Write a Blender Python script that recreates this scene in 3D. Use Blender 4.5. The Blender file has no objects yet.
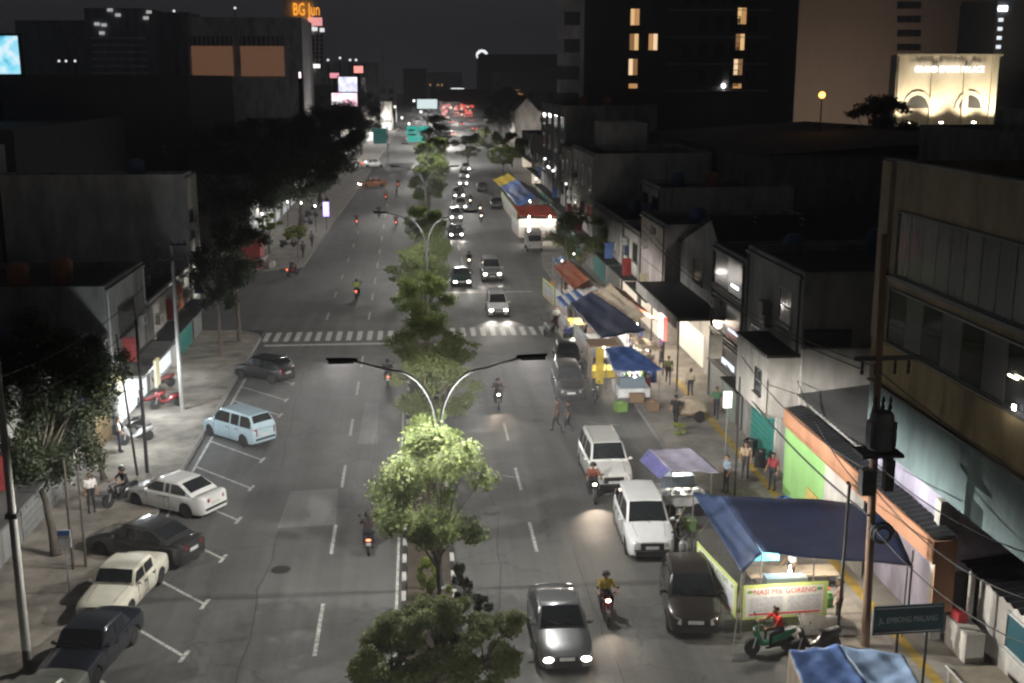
import bpy, bmesh, math, random
from mathutils import Vector, Matrix
R = math.radians
rnd = random.Random(7)
SC = bpy.context.scene
COL = SC.collection

# ---------------------------------------------------------------- camera
F, CXP, CYP, VXP, VYP, HC = 1150.0, 512.0, 341.5, 415.0, 78.0, 17.8
TILT = math.atan((CYP - VYP) / F)
YAW = math.atan((CXP - VXP) / F * math.cos(TILT))
FW = Vector((math.sin(YAW) * math.cos(TILT), math.cos(YAW) * math.cos(TILT), -math.sin(TILT)))
RT = Vector((math.cos(YAW), -math.sin(YAW), 0))
UP = RT.cross(FW)
CAM = Vector((0, 0, HC))
cd = bpy.data.cameras.new('camera')
cd.lens = F * 36 / 1024
cd.sensor_width = 36
cd.clip_end = 6000
co = bpy.data.objects.new('camera', cd)
COL.objects.link(co)
co.matrix_world = Matrix(((RT.x, UP.x, -FW.x, 0), (RT.y, UP.y, -FW.y, 0), (RT.z, UP.z, -FW.z, HC), (0, 0, 0, 1)))
SC.camera = co

# ---------------------------------------------------------------- night sky
wd = bpy.data.worlds.new('World')
SC.world = wd
wd.use_nodes = True
nt = wd.node_tree
nt.nodes.clear()
_o = nt.nodes.new('ShaderNodeOutputWorld')
_b = nt.nodes.new('ShaderNodeBackground')
_g = nt.nodes.new('ShaderNodeNewGeometry')
_s = nt.nodes.new('ShaderNodeSeparateXYZ')
_r = nt.nodes.new('ShaderNodeValToRGB')
_m = nt.nodes.new('ShaderNodeMath')
_m.operation = 'MULTIPLY_ADD'
_m.inputs[1].default_value = -1.0
_m.inputs[2].default_value = 0.0
nt.links.new(_g.outputs['Incoming'], _s.inputs[0])
nt.links.new(_s.outputs[2], _m.inputs[0])
nt.links.new(_m.outputs[0], _r.inputs[0])
_r.color_ramp.elements[0].color = (.0270, .0270, .0300, 1)     # glow of the town low down
_r.color_ramp.elements[1].color = (.0200, .0208, .0235, 1)
_r.color_ramp.elements[1].position = .35
nt.links.new(_r.outputs[0], _b.inputs[0])
_b.inputs[1].default_value = 1.0
nt.links.new(_b.outputs[0], _o.inputs[0])

SC.view_settings.view_transform = 'Standard'
SC.view_settings.look = 'None'
SC.view_settings.exposure = 0.12
SC.view_settings.gamma = 1.0
SC.cycles.use_denoising = True
SC.cycles.max_bounces = 5
SC.cycles.diffuse_bounces = 2
SC.cycles.glossy_bounces = 2
SC.cycles.transmission_bounces = 3
SC.cycles.transparent_max_bounces = 4
SC.cycles.sample_clamp_indirect = 2.0
SC.cycles.caustics_reflective = False
SC.cycles.caustics_refractive = False
SC.cycles.filter_width = 2.3
LAMP_POWER = 8600.0

# ---------------------------------------------------------------- pixel helpers
def ray(x, y):
    return FW + RT * ((x - CXP) / F) - UP * ((y - CYP) / F)
def G(x, y, z=0.0):
    d = ray(x, y)
    return CAM + d * ((z - HC) / d.z)
def atX(x, y, X):
    d = ray(x, y)
    return CAM + d * (X / d.x)
def atY(x, y, Y):
    d = ray(x, y)
    return CAM + d * (Y / d.y)

# ---------------------------------------------------------------- materials
MATS = {}
def _base(name):
    m = bpy.data.materials.new(name)
    m.use_nodes = True
    n = m.node_tree.nodes
    return m, n, m.node_tree.links, n['Principled BSDF']
def M(name, col=(.5, .5, .5), rough=.7, metal=0.0, var=.18, scale=2.0, bump=0.0, coat=0.0, streak=None, fine=True):
    """painted / mineral surface: colour varied by two scales of noise"""
    if name in MATS:
        return MATS[name]
    m, n, l, p = _base(name)
    tc = n.new('ShaderNodeTexCoord')
    mp = n.new('ShaderNodeMapping')
    l.new(tc.outputs['Object'], mp.inputs[0])
    if streak:
        mp.inputs['Scale'].default_value = streak
    a = n.new('ShaderNodeTexNoise')
    a.inputs['Scale'].default_value = scale
    a.inputs['Detail'].default_value = 5
    a.inputs['Roughness'].default_value = .65
    l.new(mp.outputs[0], a.inputs[0])
    r = n.new('ShaderNodeValToRGB')
    r.color_ramp.elements[0].position = .3
    r.color_ramp.elements[1].position = .7
    r.color_ramp.elements[0].color = tuple(max(0, c * (1 - var)) for c in col) + (1,)
    r.color_ramp.elements[1].color = tuple(min(1, c * (1 + var * .6)) for c in col) + (1,)
    l.new(a.outputs[0], r.inputs[0])
    l.new(r.outputs[0], p.inputs['Base Color'])
    p.inputs['Roughness'].default_value = rough
    p.inputs['Metallic'].default_value = metal
    if coat:
        p.inputs['Coat Weight'].default_value = coat
        p.inputs['Coat Roughness'].default_value = .06
    if bump:
        b = n.new('ShaderNodeBump')
        b.inputs['Strength'].default_value = bump
        b.inputs['Distance'].default_value = .02
        c = n.new('ShaderNodeTexNoise')
        c.inputs['Scale'].default_value = scale * 9
        l.new(tc.outputs['Object'], c.inputs[0])
        l.new(c.outputs[0], b.inputs['Height'])
        l.new(b.outputs[0], p.inputs['Normal'])
    MATS[name] = m
    return m
def E(name, col, strength):
    if name in MATS:
        return MATS[name]
    m, n, l, p = _base(name)
    p.inputs['Base Color'].default_value = (.5, .5, .5, 1)
    p.inputs['Emission Color'].default_value = tuple(col) + (1,)
    p.inputs['Emission Strength'].default_value = strength
    MATS[name] = m
    return m
def GLASS(name, col=(.012, .014, .016), rough=.06):
    if name in MATS:
        return MATS[name]
    m, n, l, p = _base(name)
    p.inputs['Base Color'].default_value = tuple(col) + (1,)
    p.inputs['Roughness'].default_value = rough
    p.inputs['IOR'].default_value = 1.5
    MATS[name] = m
    return m
def SCREEN(name, cols, strength, scale):
    """lit advertising screen: drifting colour fields"""
    if name in MATS:
        return MATS[name]
    m, n, l, p = _base(name)
    tc = n.new('ShaderNodeTexCoord')
    a = n.new('ShaderNodeTexNoise')
    a.inputs['Scale'].default_value = scale
    a.inputs['Detail'].default_value = 2
    l.new(tc.outputs['Object'], a.inputs[0])
    r = n.new('ShaderNodeValToRGB')
    while len(r.color_ramp.elements) < len(cols):
        r.color_ramp.elements.new(.5)
    for i, c in enumerate(cols):
        r.color_ramp.elements[i].position = .3 + .4 * i / (len(cols) - 1)
        r.color_ramp.elements[i].color = tuple(c) + (1,)
    l.new(a.outputs[0], r.inputs[0])
    l.new(r.outputs[0], p.inputs['Emission Color'])
    p.inputs['Emission Strength'].default_value = strength
    MATS[name] = m
    return m
def LEAF(name, c1, c2, trans=.35):
    if name in MATS:
        return MATS[name]
    m, n, l, p = _base(name)
    g = n.new('ShaderNodeNewGeometry')
    tc = n.new('ShaderNodeTexCoord')
    ns = n.new('ShaderNodeTexNoise')
    ns.inputs['Scale'].default_value = 1.3
    l.new(tc.outputs['Object'], ns.inputs[0])
    ad = n.new('ShaderNodeMath')
    ad.operation = 'MULTIPLY_ADD'
    ad.inputs[1].default_value = .5
    l.new(g.outputs['Random Per Island'], ad.inputs[0])
    sb = n.new('ShaderNodeMath')
    sb.operation = 'MULTIPLY'
    sb.inputs[1].default_value = .5
    l.new(ns.outputs[0], sb.inputs[0])
    l.new(sb.outputs[0], ad.inputs[2])
    r = n.new('ShaderNodeValToRGB')
    r.color_ramp.elements[0].position = .15
    r.color_ramp.elements[1].position = .85
    r.color_ramp.elements[0].color = tuple(c1) + (1,)
    r.color_ramp.elements[1].color = tuple(c2) + (1,)
    l.new(ad.outputs[0], r.inputs[0])
    l.new(r.outputs[0], p.inputs['Base Color'])
    p.inputs['Roughness'].default_value = .55
    tr = n.new('ShaderNodeBsdfTranslucent')
    l.new(r.outputs[0], tr.inputs[0])
    mx = n.new('ShaderNodeMixShader')
    mx.inputs[0].default_value = trans
    l.new(p.outputs[0], mx.inputs[1])
    l.new(tr.outputs[0], mx.inputs[2])
    l.new(mx.outputs[0], n['Material Output'].inputs[0])
    MATS[name] = m
    return m
def ASPHALT(name, base):
    m, n, l, p = _base(name)
    tc = n.new('ShaderNodeTexCoord')
    def noise(scale, sc=(1, 1, 1), det=6):
        mp = n.new('ShaderNodeMapping')
        mp.inputs['Scale'].default_value = sc
        l.new(tc.outputs['Object'], mp.inputs[0])
        a = n.new('ShaderNodeTexNoise')
        a.inputs['Scale'].default_value = scale
        a.inputs['Detail'].default_value = det
        a.inputs['Roughness'].default_value = .7
        l.new(mp.outputs[0], a.inputs[0])
        return a.outputs[0]
    def ramp(v, a, b, p0=.3, p1=.7):
        r = n.new('ShaderNodeValToRGB')
        r.color_ramp.elements[0].position = p0
        r.color_ramp.elements[1].position = p1
        r.color_ramp.elements[0].color = (a, a, a, 1)
        r.color_ramp.elements[1].color = (b, b, b, 1)
        l.new(v, r.inputs[0])
        return r.outputs[0]
    def mul(a, b):
        x = n.new('ShaderNodeMix')
        x.data_type = 'RGBA'
        x.blend_type = 'MULTIPLY'
        x.inputs[0].default_value = 1
        l.new(a, x.inputs[6])
        l.new(b, x.inputs[7])
        return x.outputs[2]
    big = ramp(noise(.18), .78, 1.12)
    lanes = ramp(noise(1.0, (.75, .025, 1), 3), .66, 1.18)          # tyre-polished tracks along the lanes
    grain = ramp(noise(9, det=8), .86, 1.12)
    drip = ramp(noise(.9, (1.1, .35, 1)), .66, 1.0, .28, .40)        # oil and rubber stains
    v = n.new('ShaderNodeTexVoronoi')
    v.feature = 'DISTANCE_TO_EDGE'
    v.inputs['Scale'].default_value = .16
    mpv = n.new('ShaderNodeMapping')
    dn = n.new('ShaderNodeTexNoise')
    dn.inputs['Scale'].default_value = 1.2
    l.new(tc.outputs['Object'], dn.inputs[0])
    va = n.new('ShaderNodeVectorMath')
    va.operation = 'MULTIPLY_ADD'
    va.inputs[1].default_value = (1.6, 1.6, 0)
    l.new(dn.outputs[1], va.inputs[0])
    l.new(tc.outputs['Object'], va.inputs[2])
    l.new(va.outputs[0], v.inputs[0])
    crack = ramp(v.outputs[0], .66, 1.0, .0, .010)
    rgb = n.new('ShaderNodeRGB')
    rgb.outputs[0].default_value = tuple(base) + (1,)
    c = rgb.outputs[0]
    for k in (big, lanes, grain, drip, crack):
        c = mul(c, k)
    l.new(c, p.inputs['Base Color'])
    rr = ramp(noise(.6), .58, .82)
    l.new(rr, p.inputs['Roughness'])
    b = n.new('ShaderNodeBump')
    b.inputs['Strength'].default_value = .25
    b.inputs['Distance'].default_value = .01
    l.new(noise(60), b.inputs['Height'])
    l.new(b.outputs[0], p.inputs['Normal'])
    MATS[name] = m
    return m

# ---------------------------------------------------------------- mesh helpers
class MB:
    def __init__(self):
        self.v, self.f, self.mi, self.cur = [], [], [], 0
    def add(self, vs, fs):
        o = len(self.v)
        self.v += [tuple(x) for x in vs]
        self.f += [tuple(i + o for i in f) for f in fs]
        self.mi += [self.cur] * len(fs)
        return self
    def mat(self, i):
        self.cur = i
        return self
    def box(self, x0, x1, y0, y1, z0, z1):
        return self.add([(x0, y0, z0), (x1, y0, z0), (x1, y1, z0), (x0, y1, z0), (x0, y0, z1), (x1, y0, z1), (x1, y1, z1), (x0, y1, z1)],
                        [(0, 3, 2, 1), (4, 5, 6, 7), (0, 1, 5, 4), (1, 2, 6, 5), (2, 3, 7, 6), (3, 0, 4, 7)])
    def cbox(self, c, s, rz=0, rx=0, ry=0):
        m = Matrix.Rotation(rz, 3, 'Z') @ Matrix.Rotation(ry, 3, 'Y') @ Matrix.Rotation(rx, 3, 'X')
        c = Vector(c)
        vs = []
        for z in (-.5, .5):
            for x, y in ((-.5, -.5), (.5, -.5), (.5, .5), (-.5, .5)):
                vs.append(c + m @ Vector((x * s[0], y * s[1], z * s[2])))
        return self.add(vs, [(0, 3, 2, 1), (4, 5, 6, 7), (0, 1, 5, 4), (1, 2, 6, 5), (2, 3, 7, 6), (3, 0, 4, 7)])
    def bar(self, a, b, w, h=None, up=(0, 0, 1)):
        a, b = Vector(a), Vector(b)
        h = h or w
        d = (b - a).normalized()
        u = Vector(up)
        if abs(d.dot(u)) > .98:
            u = Vector((0, 1, 0))
        s = d.cross(u).normalized() * (w / 2)
        t = s.cross(d).normalized() * (h / 2)
        vs = [a - s - t, a + s - t, a + s + t, a - s + t, b - s - t, b + s - t, b + s + t, b - s + t]
        return self.add(vs, [(0, 1, 2, 3), (4, 7, 6, 5), (0, 4, 5, 1), (1, 5, 6, 2), (2, 6, 7, 3), (3, 7, 4, 0)])
    def tube(self, pts, rad, n=8, cap=True):
        pts = [Vector(p) for p in pts]
        if not isinstance(rad, (list, tuple)):
            rad = [rad] * len(pts)
        o = len(self.v)
        ref = Vector((0, 0, 1))
        prev = None
        for i, p in enumerate(pts):
            d = (pts[min(i + 1, len(pts) - 1)] - pts[max(i - 1, 0)])
            d = d.normalized() if d.length > 1e-9 else Vector((0, 0, 1))
            if prev is None:
                u = ref if abs(d.dot(ref)) < .95 else Vector((1, 0, 0))
                s = d.cross(u).normalized()
            else:
                s = (prev - d * prev.dot(d))
                s = s.normalized() if s.length > 1e-6 else d.orthogonal().normalized()
            prev = s
            t = d.cross(s)
            for k in range(n):
                a = 2 * math.pi * k / n
                self.v.append(tuple(p + (s * math.cos(a) + t * math.sin(a)) * rad[i]))
        for i in range(len(pts) - 1):
            for k in range(n):
                k2 = (k + 1) % n
                self.f.append((o + i * n + k, o + i * n + k2, o + (i + 1) * n + k2, o + (i + 1) * n + k))
                self.mi.append(self.cur)
        if cap:
            self.f.append(tuple(o + k for k in reversed(range(n))))
            self.f.append(tuple(o + (len(pts) - 1) * n + k for k in range(n)))
            self.mi += [self.cur] * 2
        return self
    def lathe(self, prof, n=14, c=(0, 0, 0), axis='Z'):
        o = len(self.v)
        c = Vector(c)
        for r, z in prof:
            for k in range(n):
                a = 2 * math.pi * k / n
                x, y = r * math.cos(a), r * math.sin(a)
                self.v.append(tuple(c + (Vector((x, y, z)) if axis == 'Z' else Vector((z, x, y)) if axis == 'X' else Vector((y, z, x)))))
        for i in range(len(prof) - 1):
            for k in range(n):
                k2 = (k + 1) % n
                self.f.append((o + i * n + k, o + i * n + k2, o + (i + 1) * n + k2, o + (i + 1) * n + k))
                self.mi.append(self.cur)
        self.f.append(tuple(o + k for k in reversed(range(n))))
        self.f.append(tuple(o + (len(prof) - 1) * n + k for k in range(n)))
        self.mi += [self.cur] * 2
        return self
    def ell(self, c, r, nu=10, nv=6):
        prof = []
        c = Vector(c)
        o = len(self.v)
        for i in range(nv + 1):
            t = math.pi * i / nv
            for k in range(nu):
                a = 2 * math.pi * k / nu
                rr = max(math.sin(t), .02)
                self.v.append((c.x + r[0] * rr * math.cos(a), c.y + r[1] * rr * math.sin(a), c.z - r[2] * math.cos(t)))
        for i in range(nv):
            for k in range(nu):
                k2 = (k + 1) % nu
                self.f.append((o + i * nu + k, o + i * nu + k2, o + (i + 1) * nu + k2, o + (i + 1) * nu + k))
                self.mi.append(self.cur)
        return self
    def grid(self, fn, nu, nv):
        o = len(self.v)
        for j in range(nv + 1):
            for i in range(nu + 1):
                self.v.append(tuple(fn(i / nu, j / nv)))
        for j in range(nv):
            for i in range(nu):
                a = o + j * (nu + 1) + i
                self.f.append((a, a + 1, a + nu + 2, a + nu + 1))
                self.mi.append(self.cur)
        return self
    def poly(self, pts, thick=None):
        """flat polygon, optionally extruded along a vector"""
        n = len(pts)
        if thick is None:
            return self.add(pts, [tuple(range(n))])
        t = Vector(thick)
        vs = [Vector(p) for p in pts] + [Vector(p) + t for p in pts]
        fs = [tuple(reversed(range(n))), tuple(range(n, 2 * n))] + [(i, (i + 1) % n, n + (i + 1) % n, n + i) for i in range(n)]
        return self.add(vs, fs)
    def mesh(self, name, mats, smooth=None):
        me = bpy.data.meshes.new(name)
        me.from_pydata(self.v, [], self.f)
        if not isinstance(mats, (list, tuple)):
            mats = [mats]
        for m in mats:
            me.materials.append(m)
        if len(mats) > 1:
            me.polygons.foreach_set('material_index', self.mi)
        bm = bmesh.new()
        bm.from_mesh(me)
        bmesh.ops.recalc_face_normals(bm, faces=bm.faces)
        bm.to_mesh(me)
        bm.free()
        if smooth is not None:
            me.polygons.foreach_set('use_smooth', [True] * len(me.polygons))
            me.set_sharp_from_angle(angle=R(smooth))
        me.update()
        return me
    def build(self, name, mats, parent=None, smooth=None):
        return link(name, self.mesh(name, mats, smooth), parent)
def link(name, me, parent=None):
    o = bpy.data.objects.new(name, me)
    COL.objects.link(o)
    if parent is not None:
        o.parent = parent
    return o
def tag(o, label, cat, group=None):
    o['label'] = label
    o['category'] = cat
    if group:
        o['group'] = group
    return o
def structure(o):
    o['kind'] = 'structure'
    return o
def thing(name, label, cat, loc=(0, 0, 0), rz=0.0, group=None):
    o = bpy.data.objects.new(name, None)
    o.empty_display_size = .3
    COL.objects.link(o)
    o.location = loc
    o.rotation_euler = (0, 0, rz)
    return tag(o, label, cat, group)
KIDS = {}
def copy_tree(o, parent=None):
    c = o.copy()
    COL.objects.link(c)
    c.parent = parent
    for ch in list(o.children):
        if ch.type == 'LIGHT' and False:
            continue
        copy_tree(ch, c)
    return c
def dup(o, label, loc, rz, group=None, mats=None, scale=None):
    c = copy_tree(o)
    c.location = loc
    c.rotation_euler = (0, 0, rz)
    c['label'] = label
    if group:
        c['group'] = group
    elif 'group' in c:
        del c['group']
    if scale:
        c.scale = (scale,) * 3
    return c
def recolor(o, part, mat, slot=0):
    for ch in o.children:
        if ch.name.split('.')[0] == part:
            ch.material_slots[slot].link = 'OBJECT'
            ch.material_slots[slot].material = mat
def text_mesh(s, size, depth=.01, align='CENTER', spacing=1.0):
    cu = bpy.data.curves.new('t', 'FONT')
    cu.body = s
    cu.size = size
    cu.extrude = depth
    cu.align_x = align
    cu.align_y = 'CENTER'
    cu.space_character = spacing
    cu.resolution_u = 2
    o = bpy.data.objects.new('t', cu)
    COL.objects.link(o)
    dg = bpy.context.evaluated_depsgraph_get()
    me = bpy.data.meshes.new_from_object(o.evaluated_get(dg))
    bpy.data.objects.remove(o)
    bpy.data.curves.remove(cu)
    return me
def lettering(s, size, mat, parent, loc, rot, depth=.01, sx=1.0, name='lettering'):
    me = text_mesh(s, size, depth)
    me.materials.clear()
    me.materials.append(mat)
    o = link(name, me, parent)
    o.location = loc
    o.rotation_euler = rot
    o.scale = (sx, 1, 1)
    return o
def lamp(name, kind, loc, power, col=(1, .95, .88), parent=None, size=.1, rot=(0, 0, 0), spot=None, blend=.4):
    l = bpy.data.lights.new(name, kind)
    l.energy = power
    l.color = col
    if kind != 'AREA':
        l.shadow_soft_size = size
    if spot:
        l.spot_size = R(spot)
        l.spot_blend = blend
    o = bpy.data.objects.new(name, l)
    COL.objects.link(o)
    o.location = loc
    o.rotation_euler = rot
    if parent is not None:
        o.parent = parent
    return o
# ================================================================ the setting
ASPH = ASPHALT('asphalt', (.110, .110, .104))
PATCH = ASPHALT('asphalt_patch', (.19, .19, .183))
PATCH2 = ASPHALT('asphalt_new', (.13, .13, .127))
PAINT = M('road_paint', (.50, .50, .47), .7, var=.75, scale=7, bump=.1)
CONC = M('pavement_concrete', (.27, .25, .225), .85, var=.4, scale=.8, bump=.3)
CONCL = M('pavement_worn', (.24, .215, .18), .9, var=.6, scale=.7, bump=.3)
DIRT = M('town_ground', (.05, .048, .045), .95, var=.4, scale=.1)
KERBW = M('kerb_white', (.5, .5, .48), .8, var=.45, scale=3)
KERBB = M('kerb_black', (.03, .03, .03), .8, var=.4, scale=3)
KERBG = M('kerb_concrete', (.26, .25, .235), .85, var=.35, scale=2)
SOIL = M('soil', (.06, .048, .035), .95, var=.4, scale=2, bump=.4)
YEL = M('tactile_yellow', (.42, .29, .06), .8, var=.4, scale=2)

def sheet(name, pts, z, mat, parent=None, thick=None):
    mb = MB()
    if thick:
        mb.poly([(x, y, z - thick) for x, y in pts], (0, 0, thick))
    else:
        mb.poly([(x, y, z) for x, y in pts])
    return mb.build(name, mat, parent)
g = structure(sheet('ground', [(-700, -60), (700, -60), (700, 1400), (-700, 1400)], -.03, DIRT))
road = structure(sheet('road', [(-11.2, -40), (12.0, -40), (12.0, 110), (14.5, 135), (17, 190), (20, 260), (24, 430), (36, 900), (12, 900), (-6, 430), (-9.6, 190), (-11.2, 120)], 0, ASPH))
# one sheet, so no road meets itself; the side street butts against the kerb line
structure(sheet('side_street', [(-90, 84), (-11.2, 82.5), (-11.2, 109), (-90, 106)], 0, ASPH))
def mark(name, pts, z=.004, mat=PAINT):
    return sheet(name, pts, z, mat, road)
def dash(x, y0, y1, w=.13, x1=None):
    x1 = x if x1 is None else x1
    mark('lane_dash', [(x - w / 2, y0), (x + w / 2, y0), (x1 + w / 2, y1), (x1 - w / 2, y1)])
def lx(y):           # left lane line drifts slightly
    return -3.5 - max(0, y - 35) * .0062
for y0, y1 in ((33.6, 37.3), (41.6, 44.6), (49.0, 52.0), (56.6, 59.6), (64.4, 67.4), (71.0, 74.0), (85.5, 88.5), (93.5, 96.5), (101.5, 104.5), (110, 113.5), (119, 122.5), (129, 133), (140, 144), (152, 156), (164, 168)):
    dash(lx(y0), y0, y1, x1=lx(y1))
for y0 in (86, 95, 104, 114, 124, 135):
    dash(-7.0, y0, y0 + 2.6, .11)
for y0, y1 in ((25, 28), (41.2, 44.2), (48.0, 51.0), (55.2, 58.2), (63.5, 66.0), (104, 108), (112, 116), (121, 125)):
    dash(4.35, y0, y1)
mark('edge_line', [(-1.02, 30), (-.92, 30), (-.92, 62), (-1.02, 62)])
for yt in (26.4, 30.2, 33.9, 37.6, 41.5, 45.4, 49.2, 53.1, 57.0, 60.6, 63.6, 67.2):
    a, b = Vector((-7.6, yt)), Vector((-10.6, yt + 3.2))
    d = (b - a).normalized()
    n_ = Vector((-d.y, d.x)) * .055
    mark('parking_line', [tuple(a - n_), tuple(a + n_), tuple(b + n_), tuple(b - n_)])
    e = Vector((.07, .42)).normalized() * .38
    f_ = Vector((.07, 0))
    mark('parking_tick', [tuple(a - e - f_), tuple(a - e + f_), tuple(a + e + f_), tuple(a + e - f_)], .008)
mark('parking_edge_line', [(-10.72, 20), (-10.60, 20), (-10.52, 71), (-10.64, 71)], .012)
for i in range(13):                                # zebra, left carriageway
    x = -10.9 + i * .72
    mark('crosswalk_stripe', [(x, 78.7), (x + .36, 78.7), (x + .36, 81.6), (x, 81.6)])
mark('stop_line', [(-10.6, 77.3), (-1.2, 77.3), (-1.2, 77.75), (-10.6, 77.75)])
for i in range(10):
    x = 2.2 + i * .72
    mark('crosswalk_stripe', [(x, 79.4), (x + .36, 79.4), (x + .36, 82.2), (x, 82.2)])
mark('stop_line', [(1.3, 96.2), (9.6, 96.2), (9.6, 96.6), (1.3, 96.6)])
mark('asphalt_patch', [(-5.9, 44.4), (-3.55, 44.6), (-3.75, 48.9), (-5.8, 48.7)], .002, PATCH)
mark('asphalt_patch', [(-3.2, 55.2), (-2.2, 55.2), (-2.35, 62.6), (-3.1, 62.6)], .002, PATCH)
mark('asphalt_patch', [(1.4, 62), (9.8, 60.5), (9.9, 78.4), (1.4, 78.4)], .002, PATCH2)
mark('asphalt_patch', [(9.9, 44), (12, 44), (12, 62), (9.9, 62)], .002, PATCH2)
for a, b in (((2.6, 50.7), (3.3, 50.3)), ((3.7, 50.0), (4.3, 49.6)), ((8.9, 57.9), (10.4, 57.3))):
    a, b = Vector(a), Vector(b)
    n_ = Vector((-(b - a).y, (b - a).x)).normalized() * .03
    mark('worn_line', [tuple(a - n_), tuple(a + n_), tuple(b + n_), tuple(b - n_)])

TAR = M('tar_seam', (.035, .035, .034), .6, var=.3, scale=3)
def seam(pts, w=.07):
    for (x0, y0), (x1, y1) in zip(pts, pts[1:]):
        d = Vector((x1 - x0, y1 - y0)).normalized()
        n_ = Vector((-d.y, d.x)) * w * .5
        mark('tar_seam', [(x0 - n_.x, y0 - n_.y), (x0 + n_.x, y0 + n_.y), (x1 + n_.x, y1 + n_.y), (x1 - n_.x, y1 - n_.y)], .0032, TAR)
rq = random.Random(4)
for x0, y0, y1 in ((-5.5, 30, 44), (-2.2, 44, 58), (-6.6, 52, 70), (2.6, 34, 50), (6.6, 50, 62), (5.9, 26, 40), (-5.0, 84, 108)):
    y, x, pts = y0, x0, [(x0, y0)]
    while y < y1:
        y += rq.uniform(.8, 1.8)
        x += rq.uniform(-.16, .16)
        pts.append((x, y))
    seam(pts, .045)
MH = M('manhole_iron', (.045, .043, .04), .55, .5, var=.4, scale=12)
for x, y in ((-5.3, 40.3), (-2.0, 68.0), (2.9, 45.5), (6.2, 58.6), (-5.6, 92), (3.0, 75.5)):
    m_ = MB().lathe([(.36, .003), (.36, .012), (.31, .014), (.30, .010), (.05, .012)], 18, (x, y, 0))
    m_.build('manhole_cover', MH, road)
# pavements
def arc(cx, cy, r, a0, a1, n=7):
    return [(cx + r * math.cos(R(a0 + (a1 - a0) * i / n)), cy + r * math.sin(R(a0 + (a1 - a0) * i / n))) for i in range(n + 1)]
swl = structure(sheet('sidewalk_left', [(-40, -30), (-11.2, -30)] + arc(-14.2, 79.2, 3, 0, 90) + [(-40, 82.2)], .13, CONCL, thick=.17))
swl2 = structure(sheet('sidewalk_left', [(-40, 107.5)] + arc(-14.2, 112.0, 3, -90, 0) + [(-11.2, 120), (-9.6, 190), (-6, 430), (-40, 430)], .13, CONC, thick=.17))
swr = structure(sheet('sidewalk_right', [(12.0, -30), (45, -30), (45, 430), (24, 430), (20, 260), (17, 190), (14.5, 135), (12.0, 110)], .13, CONC, thick=.17))
def kerb_run(parent, pts, step, w=.16, h=.15, mats=(KERBG,), name='kerb_stone'):
    """one stone after another along a polyline"""
    P = [Vector((x, y, 0)) for x, y in pts]
    seg = 0
    k = 0
    me = {}
    for a, b in zip(P, P[1:]):
        L = (b - a).length
        n = max(1, round(L / step))
        for i in range(n):
            c = a + (b - a) * ((i + .5) / n)
            key = (round(L / n, 3), k % len(mats))
            if key not in me:
                s = L / n - .012
                hb = h + .004
                me[key] = MB().add([(-s / 2, -w / 2, 0), (s / 2, -w / 2, 0), (s / 2, w / 2, 0), (-s / 2, w / 2, 0), (-s / 2 + .01, -w / 2 + .03, hb), (s / 2 - .01, -w / 2 + .03, hb), (s / 2 - .01, w / 2, hb), (-s / 2 + .01, w / 2, hb)],
                                   [(0, 3, 2, 1), (4, 5, 6, 7), (0, 1, 5, 4), (1, 2, 6, 5), (2, 3, 7, 6), (3, 0, 4, 7)]).mesh(name, mats[k % len(mats)])
            o = link(name, me[key], parent)
            o.location = c
            o.rotation_euler = (0, 0, math.atan2((b - a).y, (b - a).x))
            k += 1
kerb_run(swl, [(-11.13, 30), (-11.13, 79.2)] + arc(-14.2, 79.2, 3.07, 12, 80, 5), 1.0)
kerb_run(swr, [(11.93, 100), (11.93, 40)], 1.2)
kerb_run(swl2, arc(-14.2, 112.0, 3.07, -80, -6, 5) + [(-11.13, 112), (-10.7, 140)], 1.5)
# paving detail on the right-hand pavement
for k in range(40):
    y0 = 30 + k * .9
    o = sheet('tactile_tile', [(15.12, y0), (15.48, y0), (15.48, y0 + .88), (15.12, y0 + .88)], .136, YEL, swr)
slab_m = [M('slab_a', (.30, .275, .245), .85, var=.3, scale=2), M('slab_b', (.25, .23, .205), .85, var=.3, scale=2), M('slab_c', (.275, .245, .21), .85, var=.3, scale=2)]
slab = [MB().box(-.435, .435, -.585, .585, 0, .012).mesh('paving_slab', m) for m in slab_m]
for i in range(3):
    for j in range(17):
        o = link('paving_slab', slab[rnd.randrange(3)], swr)
        o.location = (12.55 + i * .9, 30.6 + j * 1.2, .1302 + rnd.uniform(0, .003))
# median
mx0, mx1 = -.62, .98
med = structure(sheet('median', [(mx0, 22), (mx1, 22), (mx1, 77.2), (mx0, 77.2)], .12, SOIL, thick=.14))
med2 = structure(sheet('median', [(mx0, 84), (mx1, 84), (mx1 + .2, 120), (mx1 + 1.2, 190), (mx1 + 3, 260), (mx1 + 1.6, 260), (mx0 + 1.0, 190), (mx0 + .1, 120)], .12, SOIL, thick=.14))
for x in (mx0 - .09, mx1 + .09):
    kerb_run(med, [(x, 24), (x, 77.2)], .8, .18, .2, (KERBW, KERBB))
    kerb_run(med2, [(x, 84), (x + .1, 120)], 1.6, .18, .2, (KERBW, KERBB))
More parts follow.
